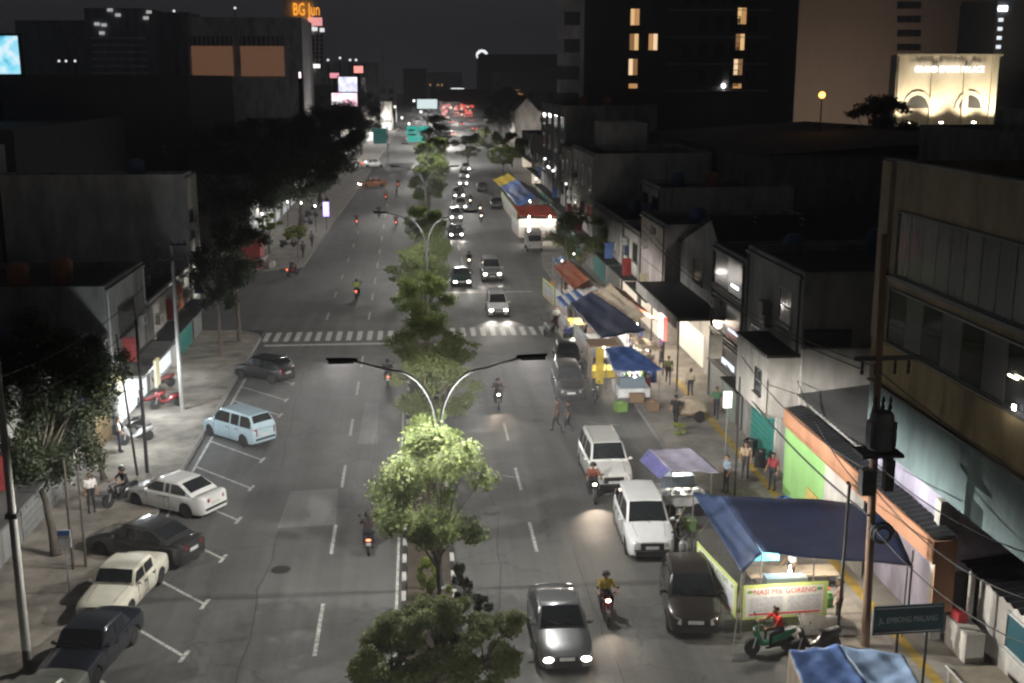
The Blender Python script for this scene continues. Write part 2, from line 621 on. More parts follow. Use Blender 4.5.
# ================================================================ street lamps
STEEL = M('galvanised_steel', (.30, .31, .32), .5, .6, var=.2, scale=3)
DARKM = M('dark_metal', (.035, .035, .037), .5, .5, var=.3, scale=4)
LENS = E('lamp_lens', (1, .97, .9), 8)
def lamp_light():
    l = bpy.data.lights.new('street_light', 'SPOT')
    l.energy = LAMP_POWER
    l.color = (1, .965, .905)
    l.spot_size = R(168)
    l.spot_blend = .25
    l.shadow_soft_size = .055
    l.use_nodes = True
    n, k = l.node_tree.nodes, l.node_tree.links
    em = n['Emission']
    tc = n.new('ShaderNodeTexCoord')
    sp = n.new('ShaderNodeSeparateXYZ')
    k.new(tc.outputs['Normal'], sp.inputs[0])
    ab = n.new('ShaderNodeMath'); ab.operation = 'ABSOLUTE'
    k.new(sp.outputs[2], ab.inputs[0])
    mx = n.new('ShaderNodeMath'); mx.operation = 'MAXIMUM'; mx.inputs[1].default_value = .25
    k.new(ab.outputs[0], mx.inputs[0])
    pw = n.new('ShaderNodeMath'); pw.operation = 'POWER'; pw.inputs[1].default_value = -2.0     # batwing spread of a road lantern
    k.new(mx.outputs[0], pw.inputs[0])
    ml = n.new('ShaderNodeMath'); ml.operation = 'MULTIPLY'; ml.inputs[1].default_value = .25
    k.new(pw.outputs[0], ml.inputs[0])
    k.new(ml.outputs[0], em.inputs['Strength'])
    return l
SL = lamp_light()
SLF = lamp_light()
SLF.energy = LAMP_POWER * .42
SLV = lamp_light()
SLV.energy = LAMP_POWER * 1.5
def street_lamp(label, loc, h=8.45, reach=3.4):
    t = thing('street_lamp', label, 'street lamp', loc, 0, 'double-armed lamps along the median')
    MB().lathe([(.22, 0), (.22, .03), (.13, .06), (.12, .5), (.095, .55)], 12).build('base', STEEL, t, 40)
    MB().tube([(0, 0, .5), (0, 0, 3), (0, 0, h - 2.7)], [.095, .085, .07], 10).build('pole', STEEL, t, 60)
    for s in (-1, 1):
        pts = [(s * .03, 0, h - 3.0)]
        for i in range(1, 11):
            a = math.pi / 2 * i / 10
            pts.append((s * (.05 + 1.55 * (1 - math.cos(a))), 0, h - 2.6 + 2.15 * math.sin(a)))
        pts.append((s * (reach - .5), 0, h - .08))
        MB().tube(pts, [.055] * 6 + [.045] * 6, 8).build('arm', STEEL, t, 60)
        hd = MB()
        hd.grid(lambda u, v: (s * (reach - .7 + u * 1.05), (.17 * math.sin(math.pi * min(1, .12 + u * .95)) ** .5) * math.cos(math.pi * v), h - .09 + .09 * math.sin(math.pi * v) + .03 * u), 8, 8)
        hd.grid(lambda u, v: (s * (reach - .7 + u * 1.05), (.17 * math.sin(math.pi * min(1, .12 + u * .95)) ** .5) * (1 - 2 * v), h - .09 + .03 * u), 8, 2)
        head = hd.build('lamp_head', DARKM, t, 50)
        rm_ = MB()
        for y_ in (-.17, .17):
            rm_.box(s * (reach - .15) - .42, s * (reach - .15) + .42, y_ - .008, y_ + .008, h - .15, h - .03)
        rm_.build('blocking_skirt', DARKM, head)  # side plates added to keep the bright lens out of view
        MB().box(s * (reach - .15) - .28, s * (reach - .15) + .28, -.11, .11, h - .115, h - .10).build('lens', LENS, head)
        lo = bpy.data.objects.new('street_light', SLV if loc[1] > 250 else SLF if loc[1] > 60 else SL)
        COL.objects.link(lo)
        lo.parent = t
        lo.location = (s * (reach - .15), 0, h - .128)
    return t
LB = G(441, 590)
LAMPS = [(LB.x, LB.y - 44), (LB.x, LB.y), (LB.x, 82.2), (.9, 126), (1.6, 170), (2.4, 216), (4, 268), (6.5, 330), (9, 400), (13, 490), (18, 600)]
LT = ['double-armed steel lamp on the median beside the crosswalk stop line', 'double-armed steel lamp rising behind the pale green median tree', 'double-armed steel lamp on the median at the crosswalk', 'double-armed steel lamp on the median just past the side street', 'double-armed steel lamp on the median beyond the row of stalls', 'far double-armed steel lamp on the median before the road signs', 'double-armed steel lamp on the median just past the road signs', 'double-armed lamp beside the white gabled house', 'double-armed lamp past the white gabled house', 'double-armed lamp short of the red lantern arcade', 'double-armed lamp in front of the red lantern arcade']
for i, (x, y) in enumerate(LAMPS):
    street_lamp(LT[i] if i else 'double-armed steel lamp on the median below the viewpoint', (x, y, .12))

# ================================================================ trees
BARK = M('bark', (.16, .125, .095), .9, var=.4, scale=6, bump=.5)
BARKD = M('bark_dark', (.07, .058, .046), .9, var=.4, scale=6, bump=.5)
LF = {
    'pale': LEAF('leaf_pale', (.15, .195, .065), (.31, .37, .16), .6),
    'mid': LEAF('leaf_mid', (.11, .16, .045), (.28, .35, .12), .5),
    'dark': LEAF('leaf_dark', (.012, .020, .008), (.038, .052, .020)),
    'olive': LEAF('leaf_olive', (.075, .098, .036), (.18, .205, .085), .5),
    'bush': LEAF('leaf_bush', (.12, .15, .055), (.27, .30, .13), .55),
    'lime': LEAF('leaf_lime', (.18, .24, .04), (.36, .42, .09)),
}
def leaf_quad(mb, c, nrm, size, r):
    n = nrm.normalized()
    s = n.orthogonal().normalized()
    a = r.uniform(0, math.tau)
    s = (Matrix.Rotation(a, 3, n) @ s)
    t = n.cross(s)
    l, w = size * r.uniform(.8, 1.35), size * r.uniform(.38, .6)
    b = n * (size * .12)
    mb.v += [tuple(c - s * l * .5), tuple(c + t * w * .5 + b), tuple(c + s * l * .5), tuple(c - t * w * .5 + b)]
    o = len(mb.v) - 4
    mb.f.append((o, o + 1, o + 2, o + 3))
    mb.mi.append(0)
def crown_mesh(seed, rx, ry, rz, clumps, leaves, size, droop=0.0, rag=.35):
    """leaf-sized faces in uneven clumps; returns mesh builder and clump centres"""
    r = random.Random(seed)
    mb = MB()
    cl = []
    for i in range(clumps):
        while True:
            p = Vector((r.uniform(-1, 1), r.uniform(-1, 1), r.uniform(-1, 1)))
            if .25 < p.length < 1:
                break
        k = r.uniform(.62, .98)
        p = p.normalized() * k
        rad = r.uniform(.20, .42) * (1.1 - .4 * k)
        cl.append((Vector((p.x * rx, p.y * ry, p.z * rz)), rad))
    tot = sum(c[1] ** 2 for c in cl)
    for c, rad in cl:
        n = int(leaves * rad * rad / tot)
        for j in range(n):
            d = Vector((r.gauss(0, 1), r.gauss(0, 1), r.gauss(0, 1))).normalized()
            q = rad * (r.random() ** .45) * (1 + rag * r.gauss(0, .35))
            p = c + Vector((d.x * q * rx, d.y * q * ry, d.z * q * rz * .8 - droop * q))
            nn = (d * .7 + Vector((r.gauss(0, .5), r.gauss(0, .5), .55 + r.gauss(0, .4))))
            leaf_quad(mb, p, nn, size, r)
    return mb, cl
def limbs(mb, base, cz, cl, r0, r, fork=.5, maxn=14, lean=(0, 0)):
    top = Vector((lean[0], lean[1], cz * fork))
    n = 6
    pts, rad = [], []
    for i in range(n + 1):
        t = i / n
        pts.append(Vector((top.x * t + r.uniform(-1, 1) * r0 * .6 * math.sin(math.pi * t), top.y * t + r.uniform(-1, 1) * r0 * .6 * math.sin(math.pi * t), top.z * t)))
        rad.append(r0 * (1.25 - .6 * t) if i else r0 * 1.6)
    mb.tube(pts, rad, 9)
    for c, rd in cl[:maxn]:
        e = Vector((c.x, c.y, c.z + cz))
        s = pts[-1] if r.random() < .6 else pts[-2]
        mid = s.lerp(e, .5) + Vector((r.uniform(-.2, .2), r.uniform(-.2, .2), r.uniform(-.1, .35))) * (e - s).length * .35
        b = s.lerp(mid, .5) + Vector((0, 0, .05))
        mb.tube([s, b, mid, mid.lerp(e, .5), e], [r0 * .5, r0 * .38, r0 * .26, r0 * .16, r0 * .07], 6)
TREE_CACHE = {}
def tree(name, label, loc, crown_z, rx, rz, leaf, seed, leaves=5000, size=.16, r0=.11, clumps=26, bark=None, group='trees on the median', cat='tree', fork=.5, ry=None, key=None, scale=1.0, rot=0.0, lean=(0, 0), limbn=14):
    bark = bark or BARK
    if key is None or key not in TREE_CACHE:
        mb, cl = crown_mesh(seed, rx, ry or rx, rz, clumps, leaves, size)
        for i in range(len(mb.v)):
            v = mb.v[i]
            mb.v[i] = (v[0] + lean[0], v[1] + lean[1], v[2] + crown_z)
        me = bpy.data.meshes.new('crown')
        me.from_pydata(mb.v, [], mb.f)
        me.materials.append(LF[leaf])
        tb = MB()
        limbs(tb, None, crown_z, [(c + Vector((lean[0], lean[1], 0)), q) for c, q in cl], r0, random.Random(seed + 1), fork, limbn, lean)
        tm = tb.mesh('trunk', bark, 60)
        if key is not None:
            TREE_CACHE[key] = (me, tm)
    else:
        me, tm = TREE_CACHE[key]
    t = thing(name, label, cat, loc, rot, group)
    t.scale = (scale,) * 3
    link('crown', me, t)
    link('trunk', tm, t)
    return t
# median, near to far
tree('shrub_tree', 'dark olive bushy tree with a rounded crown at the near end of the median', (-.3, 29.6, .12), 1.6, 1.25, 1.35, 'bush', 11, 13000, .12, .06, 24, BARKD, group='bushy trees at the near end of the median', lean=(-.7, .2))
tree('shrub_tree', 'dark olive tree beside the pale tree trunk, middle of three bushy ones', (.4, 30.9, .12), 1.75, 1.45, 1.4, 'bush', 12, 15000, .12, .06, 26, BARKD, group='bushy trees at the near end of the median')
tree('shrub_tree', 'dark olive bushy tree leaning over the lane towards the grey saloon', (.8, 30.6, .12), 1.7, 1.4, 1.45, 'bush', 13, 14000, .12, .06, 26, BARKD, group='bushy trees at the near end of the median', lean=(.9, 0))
tree('median_tree', 'pale green lamp-lit tree with a bare forked trunk on the median', (.45, 35.4, .12), 4.65, 2.15, 2.05, 'pale', 3, 9500, .16, .085, 38, group='trees on the median', fork=.48)
tree('median_tree', 'small yellow-green tree just behind the lamp-lit pale tree', (.3, 41.5, .12), 4.2, 1.3, 1.25, 'mid', 5, 4500, .15, .08, 20)
tree('conical_shrub', 'narrow dark green shrub beside the forked trunk on the median', (1.25, 35.2, .12), 1.25, .42, 1.0, 'dark', 21, 2200, .09, .03, 14, BARKD, group='shrubs on the median', cat='shrub')
tree('round_shrub', 'round dark green shrub above the right kerb of the median', (1.75, 33.6, .12), 1.3, .55, .6, 'dark', 22, 2000, .09, .03, 12, BARKD, group='shrubs on the median', cat='shrub', lean=(-.2, 0))
tree('lime_plant', 'bright lime plant climbing at the foot of the lamp post', (.12, 37.4, .12), .75, .36, .75, 'lime', 23, 4000, .10, .02, 22, group='lime plants on the median', cat='plant')
tree('lime_plant', 'low bright lime plant beside the forked tree trunk', (.72, 36.2, .12), .5, .28, .5, 'lime', 24, 2000, .10, .02, 9, group='lime plants on the median', cat='plant')
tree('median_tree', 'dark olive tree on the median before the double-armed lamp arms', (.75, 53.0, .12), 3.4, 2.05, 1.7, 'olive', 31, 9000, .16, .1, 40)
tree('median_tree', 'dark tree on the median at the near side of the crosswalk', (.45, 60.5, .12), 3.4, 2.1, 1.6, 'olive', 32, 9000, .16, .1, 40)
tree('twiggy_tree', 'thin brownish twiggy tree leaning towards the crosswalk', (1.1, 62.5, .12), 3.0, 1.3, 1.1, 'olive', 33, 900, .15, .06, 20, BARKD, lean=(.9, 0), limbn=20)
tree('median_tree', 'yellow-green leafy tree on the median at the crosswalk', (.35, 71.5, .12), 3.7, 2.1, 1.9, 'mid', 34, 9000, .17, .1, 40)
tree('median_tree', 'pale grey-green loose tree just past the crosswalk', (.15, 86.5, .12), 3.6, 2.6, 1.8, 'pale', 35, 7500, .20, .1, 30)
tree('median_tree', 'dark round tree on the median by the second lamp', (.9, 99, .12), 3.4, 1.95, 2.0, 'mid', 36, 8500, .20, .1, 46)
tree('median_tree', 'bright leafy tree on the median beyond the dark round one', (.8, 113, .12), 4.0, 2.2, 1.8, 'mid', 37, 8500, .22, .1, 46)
far_lab = ['green tree on the median beside the queue of headlights', 'green tree on the median beyond the queue of headlights', 'small green tree on the median before the road signs', 'green tree under the pale floodlit post', 'farthest green tree on the median']
for i, (px, py, sc) in enumerate(((427, 190, 1.05), (433, 174, 1.25), (431, 160, 1.4), (437, 147, 1.5), (440, 135, 1.6))):
    p = G(px, py, 3.4)
    tree('median_tree', far_lab[i], (p.x, p.y, .12), 3.6, 2.2, 1.9, 'mid' if i != 3 else 'olive', 40 + i, 6500, .27, .1, 44, key=('far', i % 2) if i != 3 else None, scale=sc, rot=i * 1.3)
# left pavement
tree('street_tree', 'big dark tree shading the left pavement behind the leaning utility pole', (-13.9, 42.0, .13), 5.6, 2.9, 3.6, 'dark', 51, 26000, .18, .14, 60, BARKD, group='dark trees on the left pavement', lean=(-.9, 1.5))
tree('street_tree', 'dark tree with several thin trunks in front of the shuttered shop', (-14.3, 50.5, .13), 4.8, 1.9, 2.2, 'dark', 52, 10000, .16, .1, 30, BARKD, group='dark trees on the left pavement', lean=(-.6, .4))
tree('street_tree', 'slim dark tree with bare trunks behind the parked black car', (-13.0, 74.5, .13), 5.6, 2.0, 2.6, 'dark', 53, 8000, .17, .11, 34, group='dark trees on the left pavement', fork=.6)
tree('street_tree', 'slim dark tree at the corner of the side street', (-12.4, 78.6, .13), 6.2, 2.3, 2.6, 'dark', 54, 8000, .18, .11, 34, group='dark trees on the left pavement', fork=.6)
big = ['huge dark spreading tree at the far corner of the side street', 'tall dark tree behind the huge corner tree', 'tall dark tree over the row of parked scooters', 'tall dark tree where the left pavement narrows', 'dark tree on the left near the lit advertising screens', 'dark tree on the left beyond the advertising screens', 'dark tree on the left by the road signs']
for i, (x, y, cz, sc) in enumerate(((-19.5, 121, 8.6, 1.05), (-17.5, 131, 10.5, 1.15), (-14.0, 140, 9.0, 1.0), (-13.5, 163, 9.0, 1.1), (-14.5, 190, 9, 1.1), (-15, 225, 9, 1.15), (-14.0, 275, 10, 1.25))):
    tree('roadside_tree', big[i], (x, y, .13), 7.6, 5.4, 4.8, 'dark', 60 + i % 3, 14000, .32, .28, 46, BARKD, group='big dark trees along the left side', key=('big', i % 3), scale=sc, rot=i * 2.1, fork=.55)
tree('lit_shrub', 'lime shrub lit by a lamp beside the red kiosk', (G(268, 222, 3.4).x, G(268, 222, 3.4).y, .13), 3.3, 1.5, .9, 'lime', 71, 1800, .2, .05, 14, group='lit shrubs by the red kiosk', cat='shrub')
tree('lit_shrub', 'lime shrub beside the pavement lamps past the red kiosk', (G(297, 232, 2.7).x, G(297, 232, 2.7).y, .13), 2.6, 1.6, .7, 'lime', 72, 1800, .2, .05, 14, group='lit shrubs by the red kiosk', cat='shrub')
# right side
tree('street_tree', 'dark leafy tree standing between the food stalls and the facades', (13.9, 97.5, .13), 4.6, 3.0, 2.2, 'olive', 81, 8500, .2, .12, 34, group='trees along the right side')
rt = ['dark tree behind the white gabled house', 'leafy tree lit from below at the far bend', 'yellow-green tree over the far stalls', 'small tree beside the far white house', 'dark tree at the far end of the right pavement', 'tall dark tree against the sky at the far bend']
for i, (px, py, z, sc, lf) in enumerate(((488, 140, 4, 1.0, 'olive'), (512, 143, 5, 1.0, 'mid'), (503, 158, 3, .8, 'mid'), (527, 150, 4, .9, 'olive'), (468, 148, 4, 1.0, 'olive'), (505, 100, 12, 2.2, 'dark'))):
    p = G(px, py, z) if i < 5 else atY(px, py, 330)
    tree('roadside_tree', rt[i], (p.x, p.y, .13), 4.4, 3.2, 2.5, lf, 85 + i, 5000, .34, .14, 24, BARKD, group='trees along the right side', scale=sc, rot=i)
# ================================================================ vehicles
RUB = M('rubber', (.018, .018, .018), .85, var=.3, scale=8)
RIM = M('alloy_rim', (.30, .30, .31), .4, .8, var=.2, scale=8)
RIMB = M('steel_rim', (.10, .10, .10), .5, .7, var=.3, scale=8)
BLKP = M('black_plastic', (.014, .014, .015), .5, var=.3, scale=6)
CGL = GLASS('car_glass')
CHROME = M('chrome', (.5, .5, .5), .25, .9, var=.1, scale=8)
PLATE = M('licence_plate', (.55, .55, .53), .6, var=.15, scale=12)
HLOFF = M('headlamp_off', (.62, .63, .64), .18, .3, var=.2, scale=12, coat=.5)
HLON = E('headlamp_on', (1, .93, .82), 30)
HLONF = E('headlamp_on_far', (1, .95, .88), 30)
TLOFF = M('tail_lamp_off', (.22, .012, .010), .3, var=.2, scale=12, coat=.5)
TLON = E('tail_lamp_on', (1, .10, .04), 12)
def PAINTC(name, c, metal=.25):
    return M('paint_' + name, c, .30, metal, var=.14, scale=1.2, coat=.9)
KIND = {  # L, W, H, belt, ws base, roof start, roof end, back base, hood front z, deck z, wheel r, front wheel f, rear wheel f
    'sedan': (4.55, 1.76, 1.46, .93, .27, .43, .70, .87, .68, 1.0, .32, .185, .795),
    'classic': (4.35, 1.66, 1.40, .90, .30, .385, .69, .765, .74, .88, .30, .18, .79),
    'hatch': (3.75, 1.68, 1.50, .95, .24, .40, .84, .975, .70, .95, .30, .175, .82),
    'mpv': (4.2, 1.68, 1.66, .97, .20, .36, .90, .985, .76, .97, .31, .175, .815),
    'suv': (4.65, 1.82, 1.80, 1.06, .25, .37, .90, .985, .86, 1.06, .35, .185, .80),
    'crossover': (4.45, 1.76, 1.70, 1.02, .24, .385, .87, .98, .80, 1.02, .33, .18, .81),
}
WHEELS = {}
def wheel_meshes(r):
    if r not in WHEELS:
        w = .2
        ty = MB().lathe([(r * .62, -w / 2), (r * .93, -w / 2), (r, -w / 2 + .04), (r, w / 2 - .04), (r * .93, w / 2), (r * .62, w / 2)], 18, axis='X').mesh('tyre', RUB, 40)
        mb = MB().lathe([(r * .63, -.06), (r * .63, .085), (r * .57, .085), (r * .55, .055), (.0, .05)], 18, axis='X')
        for k in range(5):
            a = k * math.tau / 5
            mb.bar((.075, 0, 0), (.075, math.cos(a) * r * .58, math.sin(a) * r * .58), r * .16, .03, up=(1, 0, 0))
        WHEELS[r] = (ty, mb.mesh('rim', RIM, 40), MB().lathe([(.07, .0), (.07, .095), (.03, .1)], 8, axis='X').mesh('hub', RIMB))
    return WHEELS[r]
CARS = {}
WIDE = {'suv': 1.05, 'crossover_car': 1.08, 'hatchback': 1.09}
def car_proto(kind, rails=False):
    L, W, H, belt, fws, frs, fre, fbb, hz, dz, wr, f1, f2 = KIND[kind]
    box = kind == 'classic'
    Y = lambda f: L * (.5 - f)
    hw = W / 2
    out = {}
    def wid(f):
        d = max(0, abs(f - .5) - (.40 if box else .30)) / (.10 if box else .20)
        return hw * (1 - (.10 if box else .17) * d * d)
    def top(f):
        if f < .03: return hz - .05 + f / .03 * .05
        if f < fws:
            t = (f - .03) / (fws - .03)
            return hz + (belt - hz) * (t ** .75)
        if f > fbb:
            return belt + (dz - belt) * min(1, (f - fbb) / .06) - (.05 * ((f - .97) / .03) if f > .97 else 0)
        return belt
    sill = .22
    ra = wr + .055
    fs = sorted(set([0, .012, .035, .07, fws, .5, .6, fbb, .93, .965, .988, 1.0] + [f + s * k * ra / L for f in (f1, f2) for s in (-1, 1) for k in (.0, .35, .7, .9, 1.0, 1.03)] + [.3, .4, .5, .62, .7]))
    mb = MB()
    rows = []
    for f in fs:
        y = Y(f)
        w = wid(f)
        if f in (0, 1.0): w *= .90
        elif f in (.012, .988): w *= .96
        zb = sill + (.06 if f < .03 or f > .97 else 0)
        for fw in (f1, f2):
            dy = abs(y - Y(fw))
            if dy <= ra:
                zb = max(zb, wr + math.sqrt(max(0, ra * ra - dy * dy)) * .98)
        zt = top(f)
        zm = max(zb + .02, belt * .58)
        half = [(w * .95, zb), (w * .995, max(zb + .01, .36)), (w, zm), (w * .985, max(zm + .02, zt - .14)), (w * .95, max(zm + .05, zt - .045)), (w * .88, zt - .008), (w * .5, zt + .018), (0, zt + .025)]
        rows.append([(x, y, z) for x, z in half] + [(-x, y, z) for x, z in reversed(half[:-1])])
    n = len(rows[0])
    for r_ in rows:
        mb.v += r_
    for i in range(len(rows) - 1):
        for k in range(n - 1):
            a = i * n + k
            mb.f.append((a, a + 1, a + n + 1, a + n))
            mb.mi.append(0)
    mb.f.append(tuple(range(n)))
    mb.f.append(tuple((len(rows) - 1) * n + k for k in reversed(range(n))))
    mb.mi += [0, 0]
    # greenhouse
    wb, wtp = hw * .905, hw * (.80 if box else .735)
    roof = H
    def ztop(f):
        if f <= frs:
            t = (f - fws) / (frs - fws)
            return belt + (roof - .035 - belt) * (t ** (.96 if box else .9))
        if f >= fre:
            t = (fbb - f) / (fbb - fre)
            return belt + (roof - .05 - belt) * (max(0, t) ** (.95 if box else .8))
        t = (f - frs) / (fre - frs)
        return roof - .035 + .035 * math.sin(math.pi * min(1, t * 1.05)) - .015 * t
    def wside(z):
        return wb + (wtp - wb) * max(0, (z - belt) / (roof - belt))
    gf = [fws + (frs - fws) * t for t in (0, .25, .5, .75, .92, 1)] + [frs + (fre - frs) * t for t in (.2, .4, .6, .8, 1)] + [fre + (fbb - fre) * t for t in (.12, .4, .7, 1)]
    o0 = len(mb.v)
    m = 9
    for f in gf:
        z = ztop(f)
        h = z - belt
        w = wside(z)
        taper = 1 - .05 * (abs(f - .55) / .4) ** 2
        half = [(wside(belt) * taper, belt - .06), (wside(belt + h * .5) * taper, belt + h * .5), (wside(belt + h * .86) * taper, belt + h * .86), ((w - .05) * taper, z - .012), (0, z + .015)]
        for x, zz in half + [(-x, zz) for x, zz in reversed(half[:-1])]:
            mb.v.append((x, Y(f), zz))
    for i in range(len(gf) - 1):
        for k in range(m - 1):
            a = o0 + i * m + k
            mb.f.append((a, a + 1, a + m + 1, a + m))
            mb.mi.append(0)
    out['body'] = (mb.mesh('body', PAINTC('proto', (.5, .5, .5)), 35), None)
    ch = MB().box(-hw * .80, hw * .80, -L * .47, L * .47, .17, .60)
    out['chassis'] = (ch.mesh('chassis', BLKP), None)
    # glazing, proud of the shell
    def topglass(fa, fb, ins, k=6):
        g_ = MB()
        def fn(u, v):
            f = fa + (fb - fa) * v
            z = ztop(f)
            taper = 1 - .05 * (abs(f - .55) / .4) ** 2
            w = (wside(z) - ins) * taper
            x = (u * 2 - 1) * w
            return (x, Y(f) + (.012 if f < .5 else -.012), z + .02 + .015 * (1 - abs(u * 2 - 1)) + .004)
        g_.grid(fn, 6, k)
        return g_
    out['windshield'] = (topglass(fws + .012, fws + (frs - fws) * .93, .075).mesh('windshield', CGL, 60), None)
    out['rear_window'] = (topglass(fre + (fbb - fre) * (.12 if fbb - fre > .1 else .12), fbb - (fbb - fre) * (.2 if kind in ('sedan', 'classic') else .32), .10).mesh('rear_window', CGL, 60), None)
    # side panes
    def side(fa, fb, s):
        g_ = MB()
        def fn(u, v):
            f = fa + (fb - fa) * u
            zt = min(ztop(f) - .075, roof - .125)
            z0 = belt + .035
            z = z0 + max(.0, zt - z0) * v
            taper = 1 - .05 * (abs(f - .55) / .4) ** 2
            return (s * (wside(z) * taper + .012), Y(f), z)
        g_.grid(fn, 6, 2)
        return g_
    fA = fws + (frs - fws) * .42
    fZ = fbb - (fbb - fre) * (.45 if kind in ('sedan', 'classic') else .5)
    mid = frs + (fre - frs) * (.38 if kind in ('mpv', 'suv', 'crossover') else .42)
    q = (fre + (fbb - fre) * .05 - (.17 if kind in ('mpv', 'suv', 'crossover') else .10)) if kind != 'classic' else fre - .01
    panes = [(fA, mid - .012), (mid + .012, q - .008)]
    if kind != 'classic':
        panes.append((q + .012, fZ))
    out['side_window'] = [(side(a, b, s).mesh('side_window', CGL), None) for a, b in panes for s in (-1, 1)]
    # front and rear furniture
    yf, yr = Y(0), Y(1)
    hl = []
    for s in (-1, 1):
        x1, x0 = s * wid(.02) * .93, s * wid(.02) * .60
        if box:
            b = MB().box(min(x0, x1), max(x0, x1), yf - .03, yf + .015, hz - .2, hz - .07)
        else:
            b = MB().grid(lambda u, v: (x0 + (x1 - x0) * u, yf + .03 - .13 * u ** 2.2 - .03 * v, hz - .22 + .17 * v + .04 * u), 6, 3)
            b.grid(lambda u, v: (x0 + (x1 - x0) * u, yf + .03 - .13 * u ** 2.2 - .03 - .08 * v, hz - .05 + .04 * u + .005), 6, 1)
        hl.append((b.mesh('headlight', HLOFF, 40), MB().ell(((x0 + x1) / 2, yf + .02, hz - .13), (.155, .05, .085), 10, 6).mesh('headlight', HLON, 60)))
    out['headlight'] = hl
    tl = []
    for s in (-1, 1):
        w = wid(.985)
        if kind in ('sedan', 'classic'):
            b = MB().grid(lambda u, v: (s * (w * .50 + w * .44 * u), yr - .014 + .16 * u ** 2.5, dz - .27 + .15 * v), 5, 2)
        else:
            b = MB().grid(lambda u, v: (s * (w * .70 + w * .24 * u), yr - .014 + .10 * u ** 2.5, belt - .34 + .36 * v), 4, 3)
        tl.append((b.mesh('taillight', TLOFF, 40), None))
    out['taillight'] = tl
    big_ = kind in ('suv', 'crossover')
    out['grille'] = (MB().box(-wid(0) * (.56 if big_ else .50), wid(0) * (.56 if big_ else .50), yf - .03, yf + .012, hz - (.34 if big_ else .26), hz - .08).box(-wid(0) * (.80 if big_ else .62), wid(0) * (.80 if big_ else .62), yf - .03, yf + .010, .28, .43).mesh('grille', BLKP), None)
    out['bumper'] = [(MB().box(-wid(0) * .86, wid(0) * .86, yf - .05, yf + (.07 if box else .02), .445, .485 if not box else .53).mesh('bumper', CHROME if box else BLKP), None), (MB().box(-wid(1) * .86, wid(1) * .86, yr - (.07 if box else .018), yr + .05, .40, .50).mesh('bumper', CHROME if box else BLKP), None)]
    out['licence_plate'] = [(MB().box(-.23, .23, yf - .01, yf + (.085 if box else .026), .50 if not box else .36, .61 if not box else .44).mesh('licence_plate', PLATE), None), (MB().box(-.23, .23, yr - .024, yr + .01, .60, .72).mesh('licence_plate', PLATE), None)]
    out['mirror'] = [(MB().ell((s * (hw + .05), Y(fA) - .02, belt + .06), (.10, .06, .065), 8, 5).bar((s * hw * .86, Y(fA), belt + .03), (s * (hw + .03), Y(fA), belt + .04), .05, .04).mesh('mirror', PAINTC('proto', (.5, .5, .5)), 60), None) for s in (-1, 1)]
    sm = MB()
    hd = MB()
    for s in (-1, 1):
        for f in (fA + .005, mid, q if kind != 'classic' else fre - .02):
            for z0, z1 in ((.34, belt * .58), (belt * .58, belt - .15), (belt - .15, belt - .05)):
                if any(abs(Y(f) - Y(w_)) < ra + .02 for w_ in (f1, f2)) and z0 < .6:
                    continue
                sm.box(min(s * wid(f) * .99, s * (wid(f) + .003)), max(s * wid(f) * .99, s * (wid(f) + .003)), Y(f) - .007, Y(f) + .007, z0, z1)
        for f in (mid - .035, q - .035):
            hd.box(min(s * wid(f) * .97, s * (wid(f) + .025)), max(s * wid(f) * .97, s * (wid(f) + .025)), Y(f) - .08, Y(f) + .08, belt - .14, belt - .115)
    for s in (-1, 1):
        sm.bar((s * wb * .62, Y(.06), top(.06) + .021), (s * wb * .72, Y(fws - .01), top(fws - .01) + .016), .012, .006)
    out['door_seam'] = (sm.mesh('door_seam', BLKP), None)
    out['door_handle'] = (hd.mesh('door_handle', BLKP if box else CHROME), None)
    if big_:
        cl_ = MB()
        for s in (-1, 1):
            a_, b_ = sorted((s * hw * .95, s * (hw + .012)))
            cl_.box(a_, b_, Y(f2) + ra + .02, Y(f1) - ra - .02, .20, .34)
        out['sill_cladding'] = (cl_.mesh('sill_cladding', BLKP), None)
    if rails:
        rl = MB()
        for s in (-1, 1):
            x = s * (wside(roof) - .09)
            rl.tube([(x, Y(frs + .03), roof - .02), (x, Y(frs + .06), roof + .05), (x, Y(fre - .05), roof + .045), (x, Y(fre - .02), roof - .03)], .018, 6)
        out['roof_rail'] = (rl.mesh('roof_rail', STEEL, 60), None)
    out['wipers'] = (MB().bar((-.1, Y(fws + .012) + .03, belt + .045), (.45, Y(fws + (frs - fws) * .3) + .03, ztop(fws + (frs - fws) * .3) + .05), .02, .012).bar((-.62, Y(fws + .012) + .03, belt + .045), (-.08, Y(fws + (frs - fws) * .3) + .03, ztop(fws + (frs - fws) * .3) + .05), .02, .012).mesh('wipers', BLKP), None)
    CARS[(kind, rails)] = (out, dict(L=L, W=W, wr=wr, y1=Y(f1), y2=Y(f2), hw=hw, hz=hz, yf=yf))
    return CARS[(kind, rails)]
